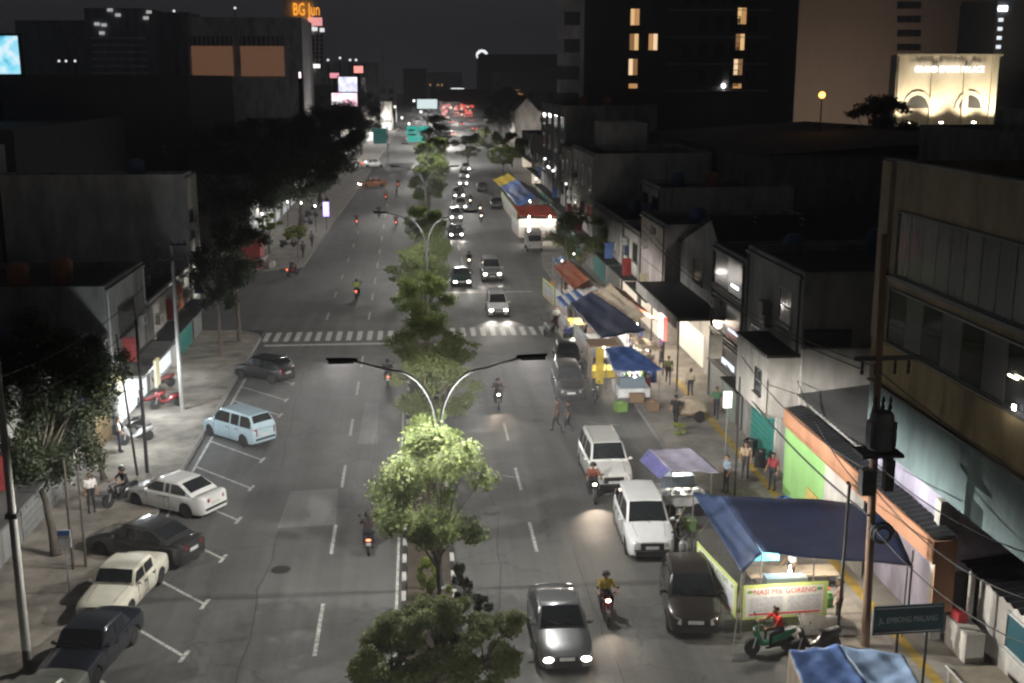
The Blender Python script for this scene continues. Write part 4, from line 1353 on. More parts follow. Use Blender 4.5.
# ================================================================ buildings
class Bld:
    def __init__(self, name, label, x0, x1, y0, y1, cat='building', group=None):
        self.c = Vector(((x0 + x1) / 2, (y0 + y1) / 2, 0))
        self.t = thing(name, label, cat, self.c, 0, group)
        self.x0, self.x1, self.y0, self.y1 = x0, x1, y0, y1
    def part(self, name, mb, mat, parent=None, smooth=None):
        c = self.c
        mb.v = [(v[0] - c.x, v[1] - c.y, v[2]) for v in mb.v]
        return mb.build(name, mat, parent or self.t, smooth)
    def box(self, name, mat, x0, x1, y0, y1, z0, z1, parent=None):
        return self.part(name, MB().box(x0, x1, y0, y1, z0, z1), mat, parent)
    def shell(self, h, wall, roof=None, parapet=.5, z0=0.0):
        """walls with a sunken flat roof"""
        x0, x1, y0, y1 = self.x0, self.x1, self.y0, self.y1
        t = .18
        mb = MB().box(x0, x1, y0, y1, z0, h - parapet)
        if parapet > 0:
            zt = h - parapet
            mb.box(x0, x0 + t, y0, y1, zt, h).box(x1 - t, x1, y0, y1, zt, h).box(x0 + t, x1 - t, y0, y0 + t, zt, h).box(x0 + t, x1 - t, y1 - t, y1, zt, h)
        w = self.part('wall', mb, wall)
        if roof:
            self.box('roof', roof, x0 + t + .02, x1 - t - .02, y0 + t + .02, y1 - t - .02, h - parapet + .003, h - parapet + .06)
        return w
    def win(self, axis, k, s, a0, a1, z0, z1, na=2, nz=1, glass=None, frame=None, name='window', fw=.07, depth=.05):
        """framed opening on a wall plane: axis 'X' at x=k facing s, spanning a along the other axis"""
        glass = glass or WGL
        frame = frame or FRAME
        def bx(mb, p0, p1, q0, q1, d0, d1):
            lo, hi = sorted((k + s * d0, k + s * d1))
            return mb.box(lo, hi, p0, p1, q0, q1) if axis == 'X' else mb.box(p0, p1, lo, hi, q0, q1)
        mb = MB()
        bx(mb, a0, a1, z0, z0 + fw, .0, depth)
        bx(mb, a0, a1, z1 - fw, z1, .0, depth)
        bx(mb, a0, a0 + fw, z0 + fw, z1 - fw, .0, depth)
        bx(mb, a1 - fw, a1, z0 + fw, z1 - fw, .0, depth)
        w = self.part(name, mb, frame)
        ia, iz = (a1 - a0 - 2 * fw), (z1 - z0 - 2 * fw)
        for i in range(na):
            for j in range(nz):
                p = MB()
                g_ = .025
                bx(p, a0 + fw + ia * i / na + (g_ if i else 0), a0 + fw + ia * (i + 1) / na - (g_ if i < na - 1 else 0), z0 + fw + iz * j / nz + (g_ if j else 0), z0 + fw + iz * (j + 1) / nz - (g_ if j < nz - 1 else 0), .004, .02)
                self.part('pane', p, glass[(i + j) % len(glass)] if isinstance(glass, (list, tuple)) else glass, w)
        sl = MB()
        bx(sl, a0 - .06, a1 + .06, z0 - .07, z0 - .002, .0, depth + .07)
        self.part('sill', sl, frame, w)
        return w
    def shutter(self, axis, k, s, a0, a1, z0, z1, mat, name='shutter'):
        mb = MB()
        n = max(3, int((z1 - z0) / .14))
        h = (z1 - z0) / n
        for i in range(n):
            lo, hi = sorted((k + s * .004, k + s * (.03 + .012 * (i % 2))))
            zz0, zz1 = z0 + h * i, z0 + h * (i + 1) - .012
            mb.box(lo, hi, a0, a1, zz0, zz1) if axis == 'X' else mb.box(a0, a1, lo, hi, zz0, zz1)
        return self.part(name, mb, mat)
def ribbed(fn, nu, mat_=None, amp=.03):
    """corrugated sheet through fn(u, v) with ribs across u"""
    mb = MB()
    n = nu * 4
    def g_(u, v):
        p = Vector(fn(u, v))
        p.z += amp * math.sin(u * nu * math.tau)
        return p
    mb.grid(g_, n, 3)
    return mb
WGL = GLASS('window_glass', (.02, .022, .024), .08)
WGL2 = GLASS('window_glass_grey', (.075, .078, .08), .14)
FRAME = M('window_frame', (.06, .06, .06), .5, .3, var=.2, scale=5)
FRAMEW = M('window_frame_white', (.42, .42, .40), .6, var=.2, scale=5)
def WALL(name, c, var=.5):
    return M('wall_' + name, c, .9, var=var, scale=.75, bump=.15, streak=(1, 1, .35))
TAN = WALL('tan', (.27, .215, .15))
OCHRE = WALL('ochre', (.25, .19, .10))
TEAL = WALL('pale_teal', (.14, .195, .20))
LILAC = WALL('lilac', (.33, .31, .40))
WALLW = WALL('off_white', (.42, .40, .37))
WALLG = WALL('grey', (.25, .245, .235))
WALLD = WALL('dark', (.22, .22, .215))
WALLP = WALL('pinkish', (.36, .32, .31))
WALLGR = WALL('grey_green', (.20, .22, .19))
DROOF = M('dark_roof', (.03, .029, .028), .9, var=.4, scale=.5)
TIN = M('corrugated_tin', (.12, .12, .12), .6, .4, var=.4, scale=1, streak=(1, .2, 1))
TINB = M('black_tin', (.03, .032, .036), .6, .4, var=.4, scale=1)
ORW = WALL('orange', (.40, .20, .115), .3)
GRW = WALL('leaf_green', (.25, .47, .17), .2)
T_LBL = M('poster_print', (.42, .40, .50), .7, var=.45, scale=1.2)
TEALS = M('teal_shutter', (.03, .23, .20), .5, .2, var=.2, scale=2)
GREYS = M('grey_shutter', (.22, .225, .22), .5, .3, var=.25, scale=2)
SIGNW = E('lit_sign_white', (1, .93, .90), 1.4)
SIGNR = E('lit_sign_red', (1, .08, .05), 1.6)
SIGNY = E('lit_sign_yellow', (1, .86, .18), 1.2)
BULB = E('bulb', (1, .97, .92), 60)
BULBW = E('bulb_warm', (1, .85, .6), 40)

# --- R1 tan block on the right
b = Bld('office_block', 'tall tan office block with a long band of curtained windows', 16.4, 34, 17, 39.4)
b.shell(15.0, TAN, DROOF, .6, 4.9)
b.box('lower_wall', LILAC, 16.42, 34, 33.2, 39.38, 0, 4.898)
X = 16.4
b.box('band', OCHRE, X - .10, X + .001, 17, 39.38, 7.2, 8.7)
b.box('teal_wall', TEAL, X - .06, X + .001, 17, 39.36, 4.9, 7.1)
b.box('ledge', FRAME, X - .22, X + .001, 17, 39.3, 7.1, 7.18)
b.box('ledge', FRAME, X - .14, X + .001, 18, 38.6, 11.0, 11.09)
cur = [M('curtain_glass_%d' % i, c, .22, var=.25, scale=1.5, streak=(4, 4, .5), coat=.8) for i, c in enumerate(((.10, .105, .10), (.13, .13, .115), (.085, .09, .09)))]
b.win('X', X, -1, 19.0, 38.0, 11.15, 13.4, 19, 1, cur, FRAME, depth=.06)
b.win('X', X, -1, 19.0, 38.3, 8.8, 10.7, 14, 1, [WGL2, WGL], FRAME, name='glazed_band')
b.box('pilaster', TAN, X - .16, X + .001, 38.6, 39.38, 8.72, 14.99)
b.box('parapet_cap', WALLG, X - .08, X + .26, 17, 39.42, 15.003, 15.08)
w_ = b.box('wall_lamp', BULB, X - .26, X - .20, 29.0, 29.08, 8.95, 9.08)
b.box('wall_lamp', BULBW, X - .13, X - .10, 29.2, 29.7, 9.75, 9.78)
lamp('wall_lamp_light', 'POINT', (X - .5 - b.c.x, 29.4 - b.c.y, 9.0), 7, (1, .93, .85), b.t, .1)
b.box('corner_pillar', WALLW, 16.2, 16.55, 32.8, 33.18, .13, 4.85)
b.shutter('Y', 33.2, -1, 18.4, 22.0, .14, 2.6, GREYS)
b.box('dark_door', FRAME, 17.0, 18.0, 33.14, 33.199, .14, 2.3)
b.box('poster', T_LBL, 17.0, 19.6, 33.12, 33.19, 2.9, 4.3)
for k in range(3):
    tk = MB().lathe([(.55, 15.0), (.58, 15.1), (.58, 16.1), (.35, 16.35), (.1, 16.4)], 16, (22 + k * 3.4, 33, 0))
    b.part('water_tank', tk, FRAME, smooth=40)

# --- R2 low orange and green shop with a tin canopy
b = Bld('low_shop', 'low shop with a leaf green wall under a long orange canopy edge', 16.6, 24, 39.6, 47.0)
b.shell(4.2, WALLG, None, 0)
b.part('tin_roof', ribbed(lambda u, v: (16.2 + 8.2 * v, 39.5 + 7.4 * u, 4.45 + .9 * v), 18), TIN)
b.box('blue_wall', TEAL, 17.6, 24, 39.62, 39.8, 4.25, 5.6)
cn = Bld('shop_canopy', 'long tin canopy with a peach orange fascia over the right pavement', 15.6, 16.6, 31.8, 46.6, 'canopy')
cn.box('fascia', ORW, 15.6, 15.68, 31.8, 46.6, 3.2, 3.95)
cn.box('green_wall', GRW, 15.70, 15.80, 41.6, 46.5, .13, 3.19)
cn.box('pale_wall', WALLW, 15.70, 15.80, 37.6, 41.58, .13, 3.19)
cn.box('yellow_board', M('yellow_board', (.5, .38, .12), .7), 15.64, 15.697, 41.7, 43.4, .5, 1.5)
cn.box('fascia', ORW, 15.69, 16.3, 46.52, 46.6, 3.2, 3.95)
cn.box('fascia', ORW, 15.69, 16.35, 31.8, 31.88, 1.6, 3.95)
cn.part('canopy_roof', ribbed(lambda u, v: (15.68 + .70 * v, 31.9 + 14.6 * u, 3.98 + .10 * v), 40, amp=.02), TINB)
for yy in (33.5, 38.0, 42.5, 46.4):
    cn.part('post', MB().tube([(15.75, yy, .13), (15.75, yy, 2.95)], .035, 8), DARKM)
b.shutter('X', 16.6, -1, 40.2, 42.2, .14, 2.6, GREYS)
b.win('X', 16.6, -1, 42.6, 43.6, 1.0, 2.2, 1, 1)
b.box('signboard', M('orange_board', (.55, .30, .16), .8), 16.45, 16.58, 43.9, 45.8, 1.7, 2.7)

# --- R3 pale corner building
b = Bld('shophouse', 'pale shophouse with a jutting blank upper box and teal shutter', 16.4, 26, 47.2, 55.7, group='shophouses on the right side')
b.shell(9.7, WALLG, DROOF, .4)
b.box('jutting_box', WALLW, 15.0, 16.41, 47.22, 52.0, 3.3, 6.0)
b.box('jutting_cap', FRAME, 14.9, 16.42, 47.15, 52.1, 6.003, 6.12)
b.box('lower_wing', WALLW, 16.42, 21.5, 47.0, 47.201, 3.6, 6.4)
b.box('dark_slab', FRAME, 16.5, 18.6, 47.1, 47.199, 6.45, 7.2)  # dark slab laid on the wall, no opening cut behind it
b.shutter('X', 16.4, -1, 49.6, 53.8, .14, 2.7, TEALS)
b.box('door_frame', WALLW, 16.2, 16.41, 49.3, 49.55, .13, 3.2)
b.box('awning', TINB, 15.2, 16.41, 52.2, 55.6, 2.9, 3.0)
b.win('X', 16.4, -1, 53.0, 54.6, 4.2, 6.0, 2, 1)
b.win('X', 16.4, -1, 48.6, 50.4, 7.0, 8.6, 2, 2, frame=FRAMEW)
b.box('air_conditioner', WALLW, 15.95, 16.39, 51.5, 52.3, 7.0, 7.6)
b.win('X', 15.0, -1, 48.0, 49.0, 4.1, 5.2, 1, 2)

# --- R4 dark glass grid front
b = Bld('shophouse', 'narrow shophouse with three tall rows of grey glazing between black mullions', 16.4, 27, 55.9, 62.5, group='shophouses on the right side')
b.shell(8.9, WALLD, DROOF, .3)
GLZ = [GLASS('front_glazing_a', (.13, .135, .13), .16), GLASS('front_glazing_b', (.10, .105, .105), .12)]
for z0, z1 in ((6.55, 8.75), (4.1, 6.25), (2.35, 3.85)):
    b.win('X', 16.4, -1, 56.1, 62.3, z0, z1, 2, 1, GLZ, FRAME, fw=.16, depth=.1, name='glazing')
b.box('reflection_strip', E('reflection_glow', (.9, .95, 1), 2.2), 16.33, 16.36, 57.0, 58.4, 7.15, 7.3)  # glowing strips before the panes, painted in for an interior reflection
b.box('reflection_strip', E('reflection_glow2', (.75, .85, 1), 1.0), 16.33, 16.36, 57.2, 59.6, 2.75, 3.05)
b.box('reflection_strip', MATS['reflection_glow2'], 16.33, 16.36, 56.8, 58.6, 4.75, 4.9)
b.shutter('X', 16.4, -1, 56.2, 59.0, .14, 2.2, M('green_shutter', (.17, .21, .18), .6, var=.2))
b.shutter('X', 16.4, -1, 59.2, 62.2, .14, 2.2, GREYS)

# --- R5 gabled house behind a dark canopy
b = Bld('gabled_shop', 'gabled grey shop behind a deep black canopy with a lit red and white sign', 17.4, 30, 62.7, 74.8, group='shophouses on the right side')
b.box('wall', WALLG, 17.4, 30, 62.7, 74.8, 0, 7.2)
b.part('gable', MB().poly([(17.4, 62.7, 7.2), (17.4, 74.8, 7.2), (17.4, 66.6, 9.7)], (12.6, 0, 0)), WALLG)
b.part('roof', MB().poly([(17.2, 62.3, 7.15), (17.2, 66.6, 9.8), (30, 66.6, 9.8), (30, 62.3, 7.15)], (0, 0, .08)).poly([(17.2, 66.62, 9.8), (17.2, 75.2, 7.15), (30, 75.2, 7.15), (30, 66.62, 9.8)], (0, 0, .08)), DROOF)
b.box('canopy', TINB, 14.6, 17.39, 63.0, 74.8, 4.3, 4.55)
b.box('canopy_fascia', WALLG, 14.48, 14.59, 62.95, 74.85, 3.9, 4.6)
sg = b.box('lit_sign', SIGNW, 14.3, 14.46, 65.2, 66.6, 2.7, 4.1)
b.box('sign_edge', SIGNR, 14.28, 14.47, 65.05, 65.18, 2.7, 4.1, sg)
b.shutter('X', 17.4, -1, 63.4, 66.4, .14, 2.9, GREYS)
b.box('lit_shopfront', E('shopfront_glow', (1, .80, .55), .45), 17.30, 17.39, 67.5, 74.0, .4, 2.4)
for yy in (63.2, 67.0, 70.8, 74.6):
    b.part('post', MB().tube([(14.75, yy, .13), (14.75, yy, 4.3)], .05, 8), DARKM)
b.win('X', 17.4, -1, 64.5, 66.0, 5.3, 6.7, 2, 1)
b.win('X', 17.4, -1, 68.5, 71.0, 5.3, 6.7, 3, 1)
lamp('shop_light', 'POINT', (14.9 - b.c.x, 67.5 - b.c.y, 3.4), 480, (1, .84, .62), b.t, .2)
lamp('shop_light', 'POINT', (15.2 - b.c.x, 72.5 - b.c.y, 3.2), 480, (1, .88, .7), b.t, .2)

# --- services that grow on every old front
rf = random.Random(33)
TANKO = M('tank_orange', (.30, .12, .05), .6, var=.2)
TANKB = M('tank_blue', (.04, .08, .16), .6, var=.2)
ACW = M('air_con_white', (.40, .40, .38), .6, var=.3, scale=4)
def fitout(b, x0, s, y0, y1, h):
    w = y1 - y0
    for k in range(max(1, int(w / 5))):
        y = y0 + w * (k + rf.uniform(.2, .8)) / max(1, int(w / 5))
        z = rf.uniform(3.5, max(3.6, h - 1.6))
        lo, hi = sorted((x0 + s * .004, x0 + s * .36))
        ac = b.box('air_conditioner', ACW, lo, hi, y - .42, y + .42, z, z + .58)
        b.part('fan_grille', MB().lathe([(.22, 0), (.22, .012), (.05, .014)], 12, (x0 + s * .364 if s > 0 else x0 + s * .376, y, z + .29), 'X'), FRAME, ac)
    for y in (y0 + .25, y1 - .25):
        b.part('drainpipe', MB().tube([(x0 + s * .07, y, .2), (x0 + s * .07, y, h - .2)], .05, 7), rf.choice((FRAMEW, FRAME)))
    lo, hi = sorted((x0 + s * .002, x0 + s * .16))
    b.box('cornice', WALLG, lo, hi, y0 + .01, y1 - .01, h - .32, h - .18)
    sy = y0 + w * rf.uniform(.1, .35)
    lo, hi = sorted((x0 + s * .55, x0 + s * .70))
    sb_ = b.box('hanging_sign', rf.choice((T_SA, T_SB, T_SC)), lo - .4, hi + .1, sy, sy + .12, 3.3, 4.6)
    for k in range(rf.choice((1, 2))):
        xx, yy = x0 - s * rf.uniform(2, 6), rf.uniform(y0 + 1, y1 - 1)
        b.part('water_tank', MB().lathe([(.5, h - .35), (.55, h - .25), (.55, h + .7), (.35, h + .95), (.1, h + 1.0)], 14, (xx, yy, 0)), rf.choice((TANKO, TANKB)), smooth=40)
    b.part('antenna', MB().tube([(x0 - s * 1.5, y0 + w * .6, h - .4), (x0 - s * 1.5, y0 + w * .6, h + 1.8)], .025, 5).bar((x0 - s * 1.5, y0 + w * .6 - .5, h + 1.7), (x0 - s * 1.5, y0 + w * .6 + .5, h + 1.7), .03).bar((x0 - s * 1.5, y0 + w * .6 - .35, h + 1.4), (x0 - s * 1.5, y0 + w * .6 + .35, h + 1.4), .03), DARKM)
T_SA = M('sign_blue', (.05, .10, .26), .6, var=.3)
T_SB = M('sign_red', (.30, .04, .04), .6, var=.3)
T_SC = M('sign_cream', (.45, .42, .34), .6, var=.3)
for nm_, y0_, y1_, h_ in (('shophouse', 47.3, 55.6, 9.7), ('shophouse.001', 56.0, 62.4, 8.9)):
    class _O(Bld):
        def __init__(self, o): self.t = o; self.c = Vector(o.location)
    fitout(_O(bpy.data.objects[nm_]), 16.4, -1, y0_, y1_, h_)
# --- further shophouses
def simple(label, y0, y1, h, wall, x0=16.4, depth=11, wins=(), ground='shutter', par=.4, name='shophouse'):
    b = Bld(name, label, x0, x0 + depth, y0, y1, group='shophouses on the right side')
    b.shell(h, wall, DROOF, par)
    w = y1 - y0
    for z0, z1, n in wins:
        for i in range(n):
            a = y0 + w * (i + .22) / n
            b.win('X', x0, -1, a, a + w * .56 / n, z0, z1, 2, 1)
    if ground == 'shutter':
        b.shutter('X', x0, -1, y0 + .4, y0 + w * .48, .14, 2.7, GREYS)
        b.shutter('X', x0, -1, y0 + w * .54, y1 - .4, .14, 2.7, TEALS)
    else:
        b.box('lit_shopfront', MATS['shopfront_glow'], x0 - .06, x0 - .005, y0 + .5, y1 - .5, .4, 2.7)
    b.box('awning', TINB, x0 - 1.2, x0 - .001, y0 + .2, y1 - .2, 3.0, 3.08)
    fitout(b, x0, -1, y0, y1, h)
    return b
b = simple('pinkish shophouse with a flat blank facade and a small vent hole', 75.0, 83.4, 8.3, WALLP, ground='lit')
b.box('vent', FRAME, 16.32, 16.398, 78.2, 79.6, 7.2, 7.65)
b.box('vent_surround', WALLW, 16.36, 16.399, 77.9, 79.9, 6.95, 7.15)
b.box('panel_joint', FRAME, 16.375, 16.399, 75.2, 83.2, 4.9, 4.96)
simple('low pale shophouse squeezed beside the pinkish blank one', 83.6, 90.6, 6.6, WALLW, wins=((4.2, 5.6, 2),), ground='lit')
b = simple('lilac grey shophouse with one wide windowless signboard front', 90.8, 106.0, 6.7, WALLP, ground='shutter')
b.box('signboard', WALLG, 16.2, 16.395, 92, 105, 3.6, 6.3)
b = simple('tall narrow back building rising over the lilac grey front', 91.5, 99.5, 9.2, WALLW, x0=19.5, wins=((7.3, 8.3, 2),))
b = simple('tall white shophouse with upright window strips above the dark tree', 106.2, 121.5, 11.0, WALLW, wins=((4.4, 6.0, 3), (7.2, 9.6, 3)))
b.box('stair_tower', WALLW, 18.0, 22, 110, 117, 11.003, 13.6)
simple('grey shophouse beside the tall white one', 121.7, 138.0, 10.2, WALLG, x0=17.2, wins=((4.4, 6.0, 4), (7.2, 8.8, 4)))
b = simple('tall grey end block with a pale corner edge', 138.2, 165.0, 14.6, WALLG, x0=17.8, wins=((5, 7, 4), (8.5, 10.5, 4), (11.5, 13.3, 4)))
simple('plain low block far along the right side', 166, 196, 9, WALLG, x0=19.5, wins=((4.5, 6, 5),), ground='lit')
simple('dim low block before the white gabled house', 197, 236, 7.5, WALLD, x0=21.5, wins=((4.5, 6, 5),), ground='lit')
# white gabled house at the bend
b = Bld('gabled_house', 'white gabled house glowing at the far right bend', 27, 46, 318, 336)
b.box('wall', WALLW, 27, 46, 318, 336, 0, 9.0)
b.part('gable', MB().poly([(27, 318, 9), (33.5, 318, 9), (30.2, 318, 12.4)], (0, 17, 0)), WALLW)
b.part('roof', MB().poly([(26.6, 317.5, 8.7), (30.2, 317.5, 12.7), (30.2, 336, 12.7), (26.6, 336, 8.7)], (0, 0, .2)).poly([(30.25, 317.5, 12.7), (33.9, 317.5, 8.7), (33.9, 336, 8.7), (30.25, 336, 12.7)], (0, 0, .2)), DROOF)
for i in range(5):
    b.win('Y', 318, -1, 34.2 + i * 2.2, 35.6 + i * 2.2, 4.8, 7.6, 2, 1)
b.box('lit_sign', E('pink_glow', (1, .62, .6), .5), 34, 45.5, 317.7, 317.95, 8.2, 8.8)
# dark sheds behind the row
for lab, x0, x1, y0, y1, h in (('broad black warehouse roof behind the gabled shop', 31, 62, 62, 92, 8.4), ('long black shed behind the tall white shophouse', 28, 66, 95, 138, 12.7), ('low black roofs behind the pale corner shophouse', 27, 48, 41, 61, 7.6)):
    b = Bld('warehouse', lab, x0, x1, y0, y1, group='dark sheds behind the shophouses')
    b.box('wall', WALLD, x0, x1, y0, y1, 0, h - 1.2)
    b.part('roof', MB().poly([(x0 - .3, y0 - .3, h - 1.2), (x1 + .3, y0 - .3, h - 1.2), ((x0 + x1) / 2, y0 - .3, h)], (0, y1 - y0 + .6, 0)), DROOF)
b = Bld('roof_house', 'dark flat roofed block with rooftop rails behind the tan office block', 40, 66, 72, 90, group='dark sheds behind the shophouses')
b.shell(14.2, WALLD, DROOF, .8)
b.box('roof_room', WALLG, 42, 50, 74, 82, 13.5, 15.6)

# --- kiosk at the lower right
b = Bld('kiosk', 'small white kiosk under a black ribbed roof at the right building line', 17.3, 21.5, 26.5, 32.6, 'kiosk')
b.box('wall', WALLW, 17.5, 21.5, 26.8, 32.4, 0, 2.7)
b.part('ribbed_roof', ribbed(lambda u, v: (17.0 + 4.8 * v, 26.3 + 6.5 * u, 2.85 + .5 * v), 16, amp=.04), TINB)
b.win('X', 17.5, -1, 28.2, 30.6, 1.0, 2.2, 2, 1, GLASS('teal_glass', (.02, .07, .09), .1), FRAMEW)
b.box('post', WALLW, 17.1, 17.25, 32.2, 32.35, .13, 2.7)
b.box('counter', WALLW, 16.6, 17.2, 31.2, 32.6, .13, 1.1)
b.box('red_box', M('red_plastic', (.45, .04, .05), .5), 16.7, 17.0, 32.0, 32.5, 1.103, 1.4)
st = Bld('ramp', 'pale tiled ramp with a white metal edge beside the kiosk', 15.3, 17.2, 24, 30.4, 'ramp')
st.part('ramp_slab', MB().poly([(15.7, 24, .14), (17.2, 24, .14), (17.2, 30.4, .14), (15.7, 30.4, .14)], (0, 0, .35)), WALL('ramp', (.30, .26, .20)))
st.part('rail', MB().tube([(15.62, 30.4, .55), (15.62, 24, .55)], .04, 8), FRAMEW)
for yy in (30.2, 28, 26):
    st.part('rail_post', MB().tube([(15.62, yy, .13), (15.62, yy, .55)], .03, 6), FRAMEW)
# ================================================================ stalls
def TARP(name, c, var=.22):
    return M('tarp_' + name, c, .55, var=var * 1.7, scale=1.6, bump=.35)
T_NAVY = TARP('navy', (.014, .024, .062))
T_BLUE = TARP('blue', (.05, .12, .36))
T_LBLUE = TARP('light_blue', (.30, .42, .62))
T_LILAC = TARP('lilac', (.33, .31, .40))
T_ORANGE = TARP('orange', (.24, .075, .04))
T_CREAM = TARP('cream', (.45, .37, .28))
T_WHITE = TARP('white', (.55, .56, .56))
T_YEL = TARP('yellow', (.55, .40, .05))
T_RED = TARP('red', (.28, .04, .025))
T_STRIPE = M('banner_cloth', (.62, .63, .60), .7, var=.1, scale=6)
LIME = M('lime_border', (.50, .58, .18), .7, var=.1)
REDP = M('red_print', (.55, .05, .03), .7, var=.15)
GREYP = M('grey_print', (.50, .51, .54), .7, var=.25, scale=9)
GREENP = M('green_print', (.16, .30, .06), .7)
WOOD = M('wood', (.20, .13, .075), .8, var=.35, scale=3, streak=(1, 6, 6))
POSTM = M('stall_post', (.20, .20, .21), .5, .4, var=.3, scale=4)
rs = random.Random(5)
def tarp(t, name, c, mat, nu=20, nv=16, sag=.12, wr=.025, loc=None):
    nu, nv, wr = max(nu, 18) if wr > .01 else nu, max(nv, 16), wr * 1.35
    """cloth through four corners a b / d c (world), sagging with folds"""
    a, b, cc, d = [Vector(p) for p in c]
    ph = rs.uniform(0, 6)
    o = Vector(loc or t.location)
    def fn(u, v):
        p = a.lerp(b, u).lerp(d.lerp(cc, u), v)
        s = math.sin(math.pi * u) * math.sin(math.pi * v)
        p.z -= sag * s
        p.z += wr * math.sin(9 * u + 4 * v + ph) * math.sin(5 * v - 3 * u + ph) + wr * .22 * math.sin(17 * u - 9 * v + ph) + wr * .7 * (abs(math.sin(7 * u + 11 * v + ph)) - .5)
        return p - o
    mb = MB().grid(fn, nu, nv)
    ob = mb.build(name, mat, t, 50)
    md = ob.modifiers.new('thick', 'SOLIDIFY')
    md.thickness = .012
    return ob
def posts(t, pts, r=.025, z0=.0):
    o = t.location
    for x, y, z in pts:
        MB().tube([(x - o.x, y - o.y, z0 - o.z), (x - o.x, y - o.y, z - o.z)], r, 7).build('post', POSTM, t)
def bulb(t, x, y, z, power, col=(1, .90, .74), mat=None):
    o = t.location
    bl = MB().ell((x - o.x, y - o.y, z - o.z), (.05, .05, .07), 8, 6).tube([(x - o.x, y - o.y, z - o.z + .06), (x - o.x, y - o.y, z - o.z + .2)], .012, 5).build('bulb', mat or BULB, t, 60)
    if power:
        lamp('bulb_light', 'POINT', (x - o.x, y - o.y, z - o.z - .1), power * 3.8, col, t, .08)
def table(t, x0, x1, y0, y1, h, mat, name='counter'):
    o = t.location
    MB().box(x0 - o.x, x1 - o.x, y0 - o.y, y1 - o.y, h - .05 - o.z, h - o.z).build(name, mat, t)
    for x in (x0 + .06, x1 - .06):
        for y in (y0 + .06, y1 - .06):
            MB().tube([(x - o.x, y - o.y, .0), (x - o.x, y - o.y, h - .05 - o.z)], .025, 6).build('counter_leg', POSTM, t)
def banner(t, a, b, z0, z1, border, head=None, hm=None, lean=0.0):
    """printed cloth hanging between two ground points, facing out"""
    o = t.location
    a, b = Vector(a), Vector(b)
    L = (b - a).length
    ang = math.atan2((b - a).y, (b - a).x)
    root = link('banner', MB().box(0, L, -.008, .008, z0, z1).mesh('banner', border), t)
    root.location = (a.x - o.x, a.y - o.y, -o.z)
    root.rotation_euler = (0, 0, ang)
    h = z1 - z0
    MB().box(L * .05, L * .95, -.014, -.0085, z0 + h * .07, z1 - h * .10).build('print_field', T_STRIPE, root)
    for k in range(2):
        MB().box(L * (.10 + .44 * k), L * (.48 + .44 * k), -.018, -.0142, z0 + h * .20, z1 - h * .36).build('menu_print', GREYP, root)
    MB().box(L * .10, L * .92, -.018, -.0142, z0 + h * .11, z0 + h * .16).build('print_line', REDP, root)
    if head:
        lettering(head, h * .21, hm or REDP, root, (L / 2, -.018, z1 - h * .22), (R(90), 0, 0), .004, min(1.4, L * .80 / (len(head) * h * .21 * .62)))
        for k in (.10, .90):
            MB().ell((L * k, -.016, z1 - h * .20), (.11, .006, .06), 8, 4).build('logo_leaf', GREENP, root)
    return root
def crate(label, loc, s, mat, rz=0.0, group='crates and tubs at the stalls', name='crate', cat='crate'):
    t = thing(name, label, cat, loc, rz, group)
    x, y, z = s[0] / 2, s[1] / 2, s[2]
    w = .02
    mb = MB().box(-x, x, -y, y, 0, w).box(-x, -x + w, -y, y, w, z).box(x - w, x, -y, y, w, z).box(-x + w, x - w, -y, -y + w, w, z).box(-x + w, x - w, y - w, y, w, z)
    mb.build('tub', mat, t)
    MB().box(-x - .015, x + .015, -y - .015, -y - .001, z - .05, z).box(-x - .015, x + .015, y + .001, y + .015, z - .05, z).build('rim', mat, t)
    MB().ell((0, 0, z * .55), (x * .8, y * .8, z * .42), 8, 5).build('contents', T_CREAM, t, 60)
    return t
# big navy tarpaulin
t = thing('food_stall', 'food stall under a large navy blue tarpaulin with printed menu banners', 'stall', (12.6, 36.0, 0), 0, 'stalls on the right pavement')
A, B_, C_, D_ = G(722, 496, 2.95), G(886, 503, 2.75), G(912, 566, 2.65), G(762, 553, 2.85)
tarp(t, 'tarpaulin', (A, B_, C_, D_), T_NAVY, 20, 14, .22, .03)
E1, E2 = G(692, 492, 2.55), G(742, 573, 2.35)
tarp(t, 'tarpaulin_flap', (E1, A + Vector((0, 0, .004)), D_ + Vector((0, 0, .004)), E2), TARP('navy_flap', (.022, .040, .095)), 8, 14, .10, .02)
posts(t, [(E1.x + .05, E1.y - .05, 2.5), (E2.x + .08, E2.y + .1, 2.35), (D_.x + .03, D_.y + .1, 2.78), (C_.x - .1, C_.y + .1, 2.6), (B_.x - .1, B_.y - .1, 2.7), (A.x, A.y - .05, 2.9), (12.9, 34.6, 2.65)], .028)
banner(t, (10.25, 33.85), (13.2, 34.0), .55, 1.75, LIME, 'NASI MIE GORENG')
banner(t, (9.7, 37.6), (10.15, 34.0), .50, 1.75, LIME, 'SOTO AYAM', GREENP)
table(t, 10.9, 13.4, 34.5, 35.2, .85, WOOD)
table(t, 11.4, 14.6, 36.6, 37.5, .75, T_CREAM, 'table')
MB().box(-1.2, .2, -1.2, -.75, .86, 1.5).build('glass_case', GLASS('case_glass', (.16, .20, .24), .1), t)
bulb(t, 11.6, 33.2, 2.5, 50)
bulb(t, 12.2, 35.6, 2.2, 60)
bulb(t, 14.0, 36.0, 2.2, 60, (1, .9, .75), BULBW)
MB().box(.1, 1.2, .05, .35, 1.9, 2.25).build('menu_board', T_YEL, t)
MB().box(-1.4, -.4, .05, .12, 1.6, 2.2).build('blue_panel', M('cyan_panel', (.08, .35, .55), .6), t)
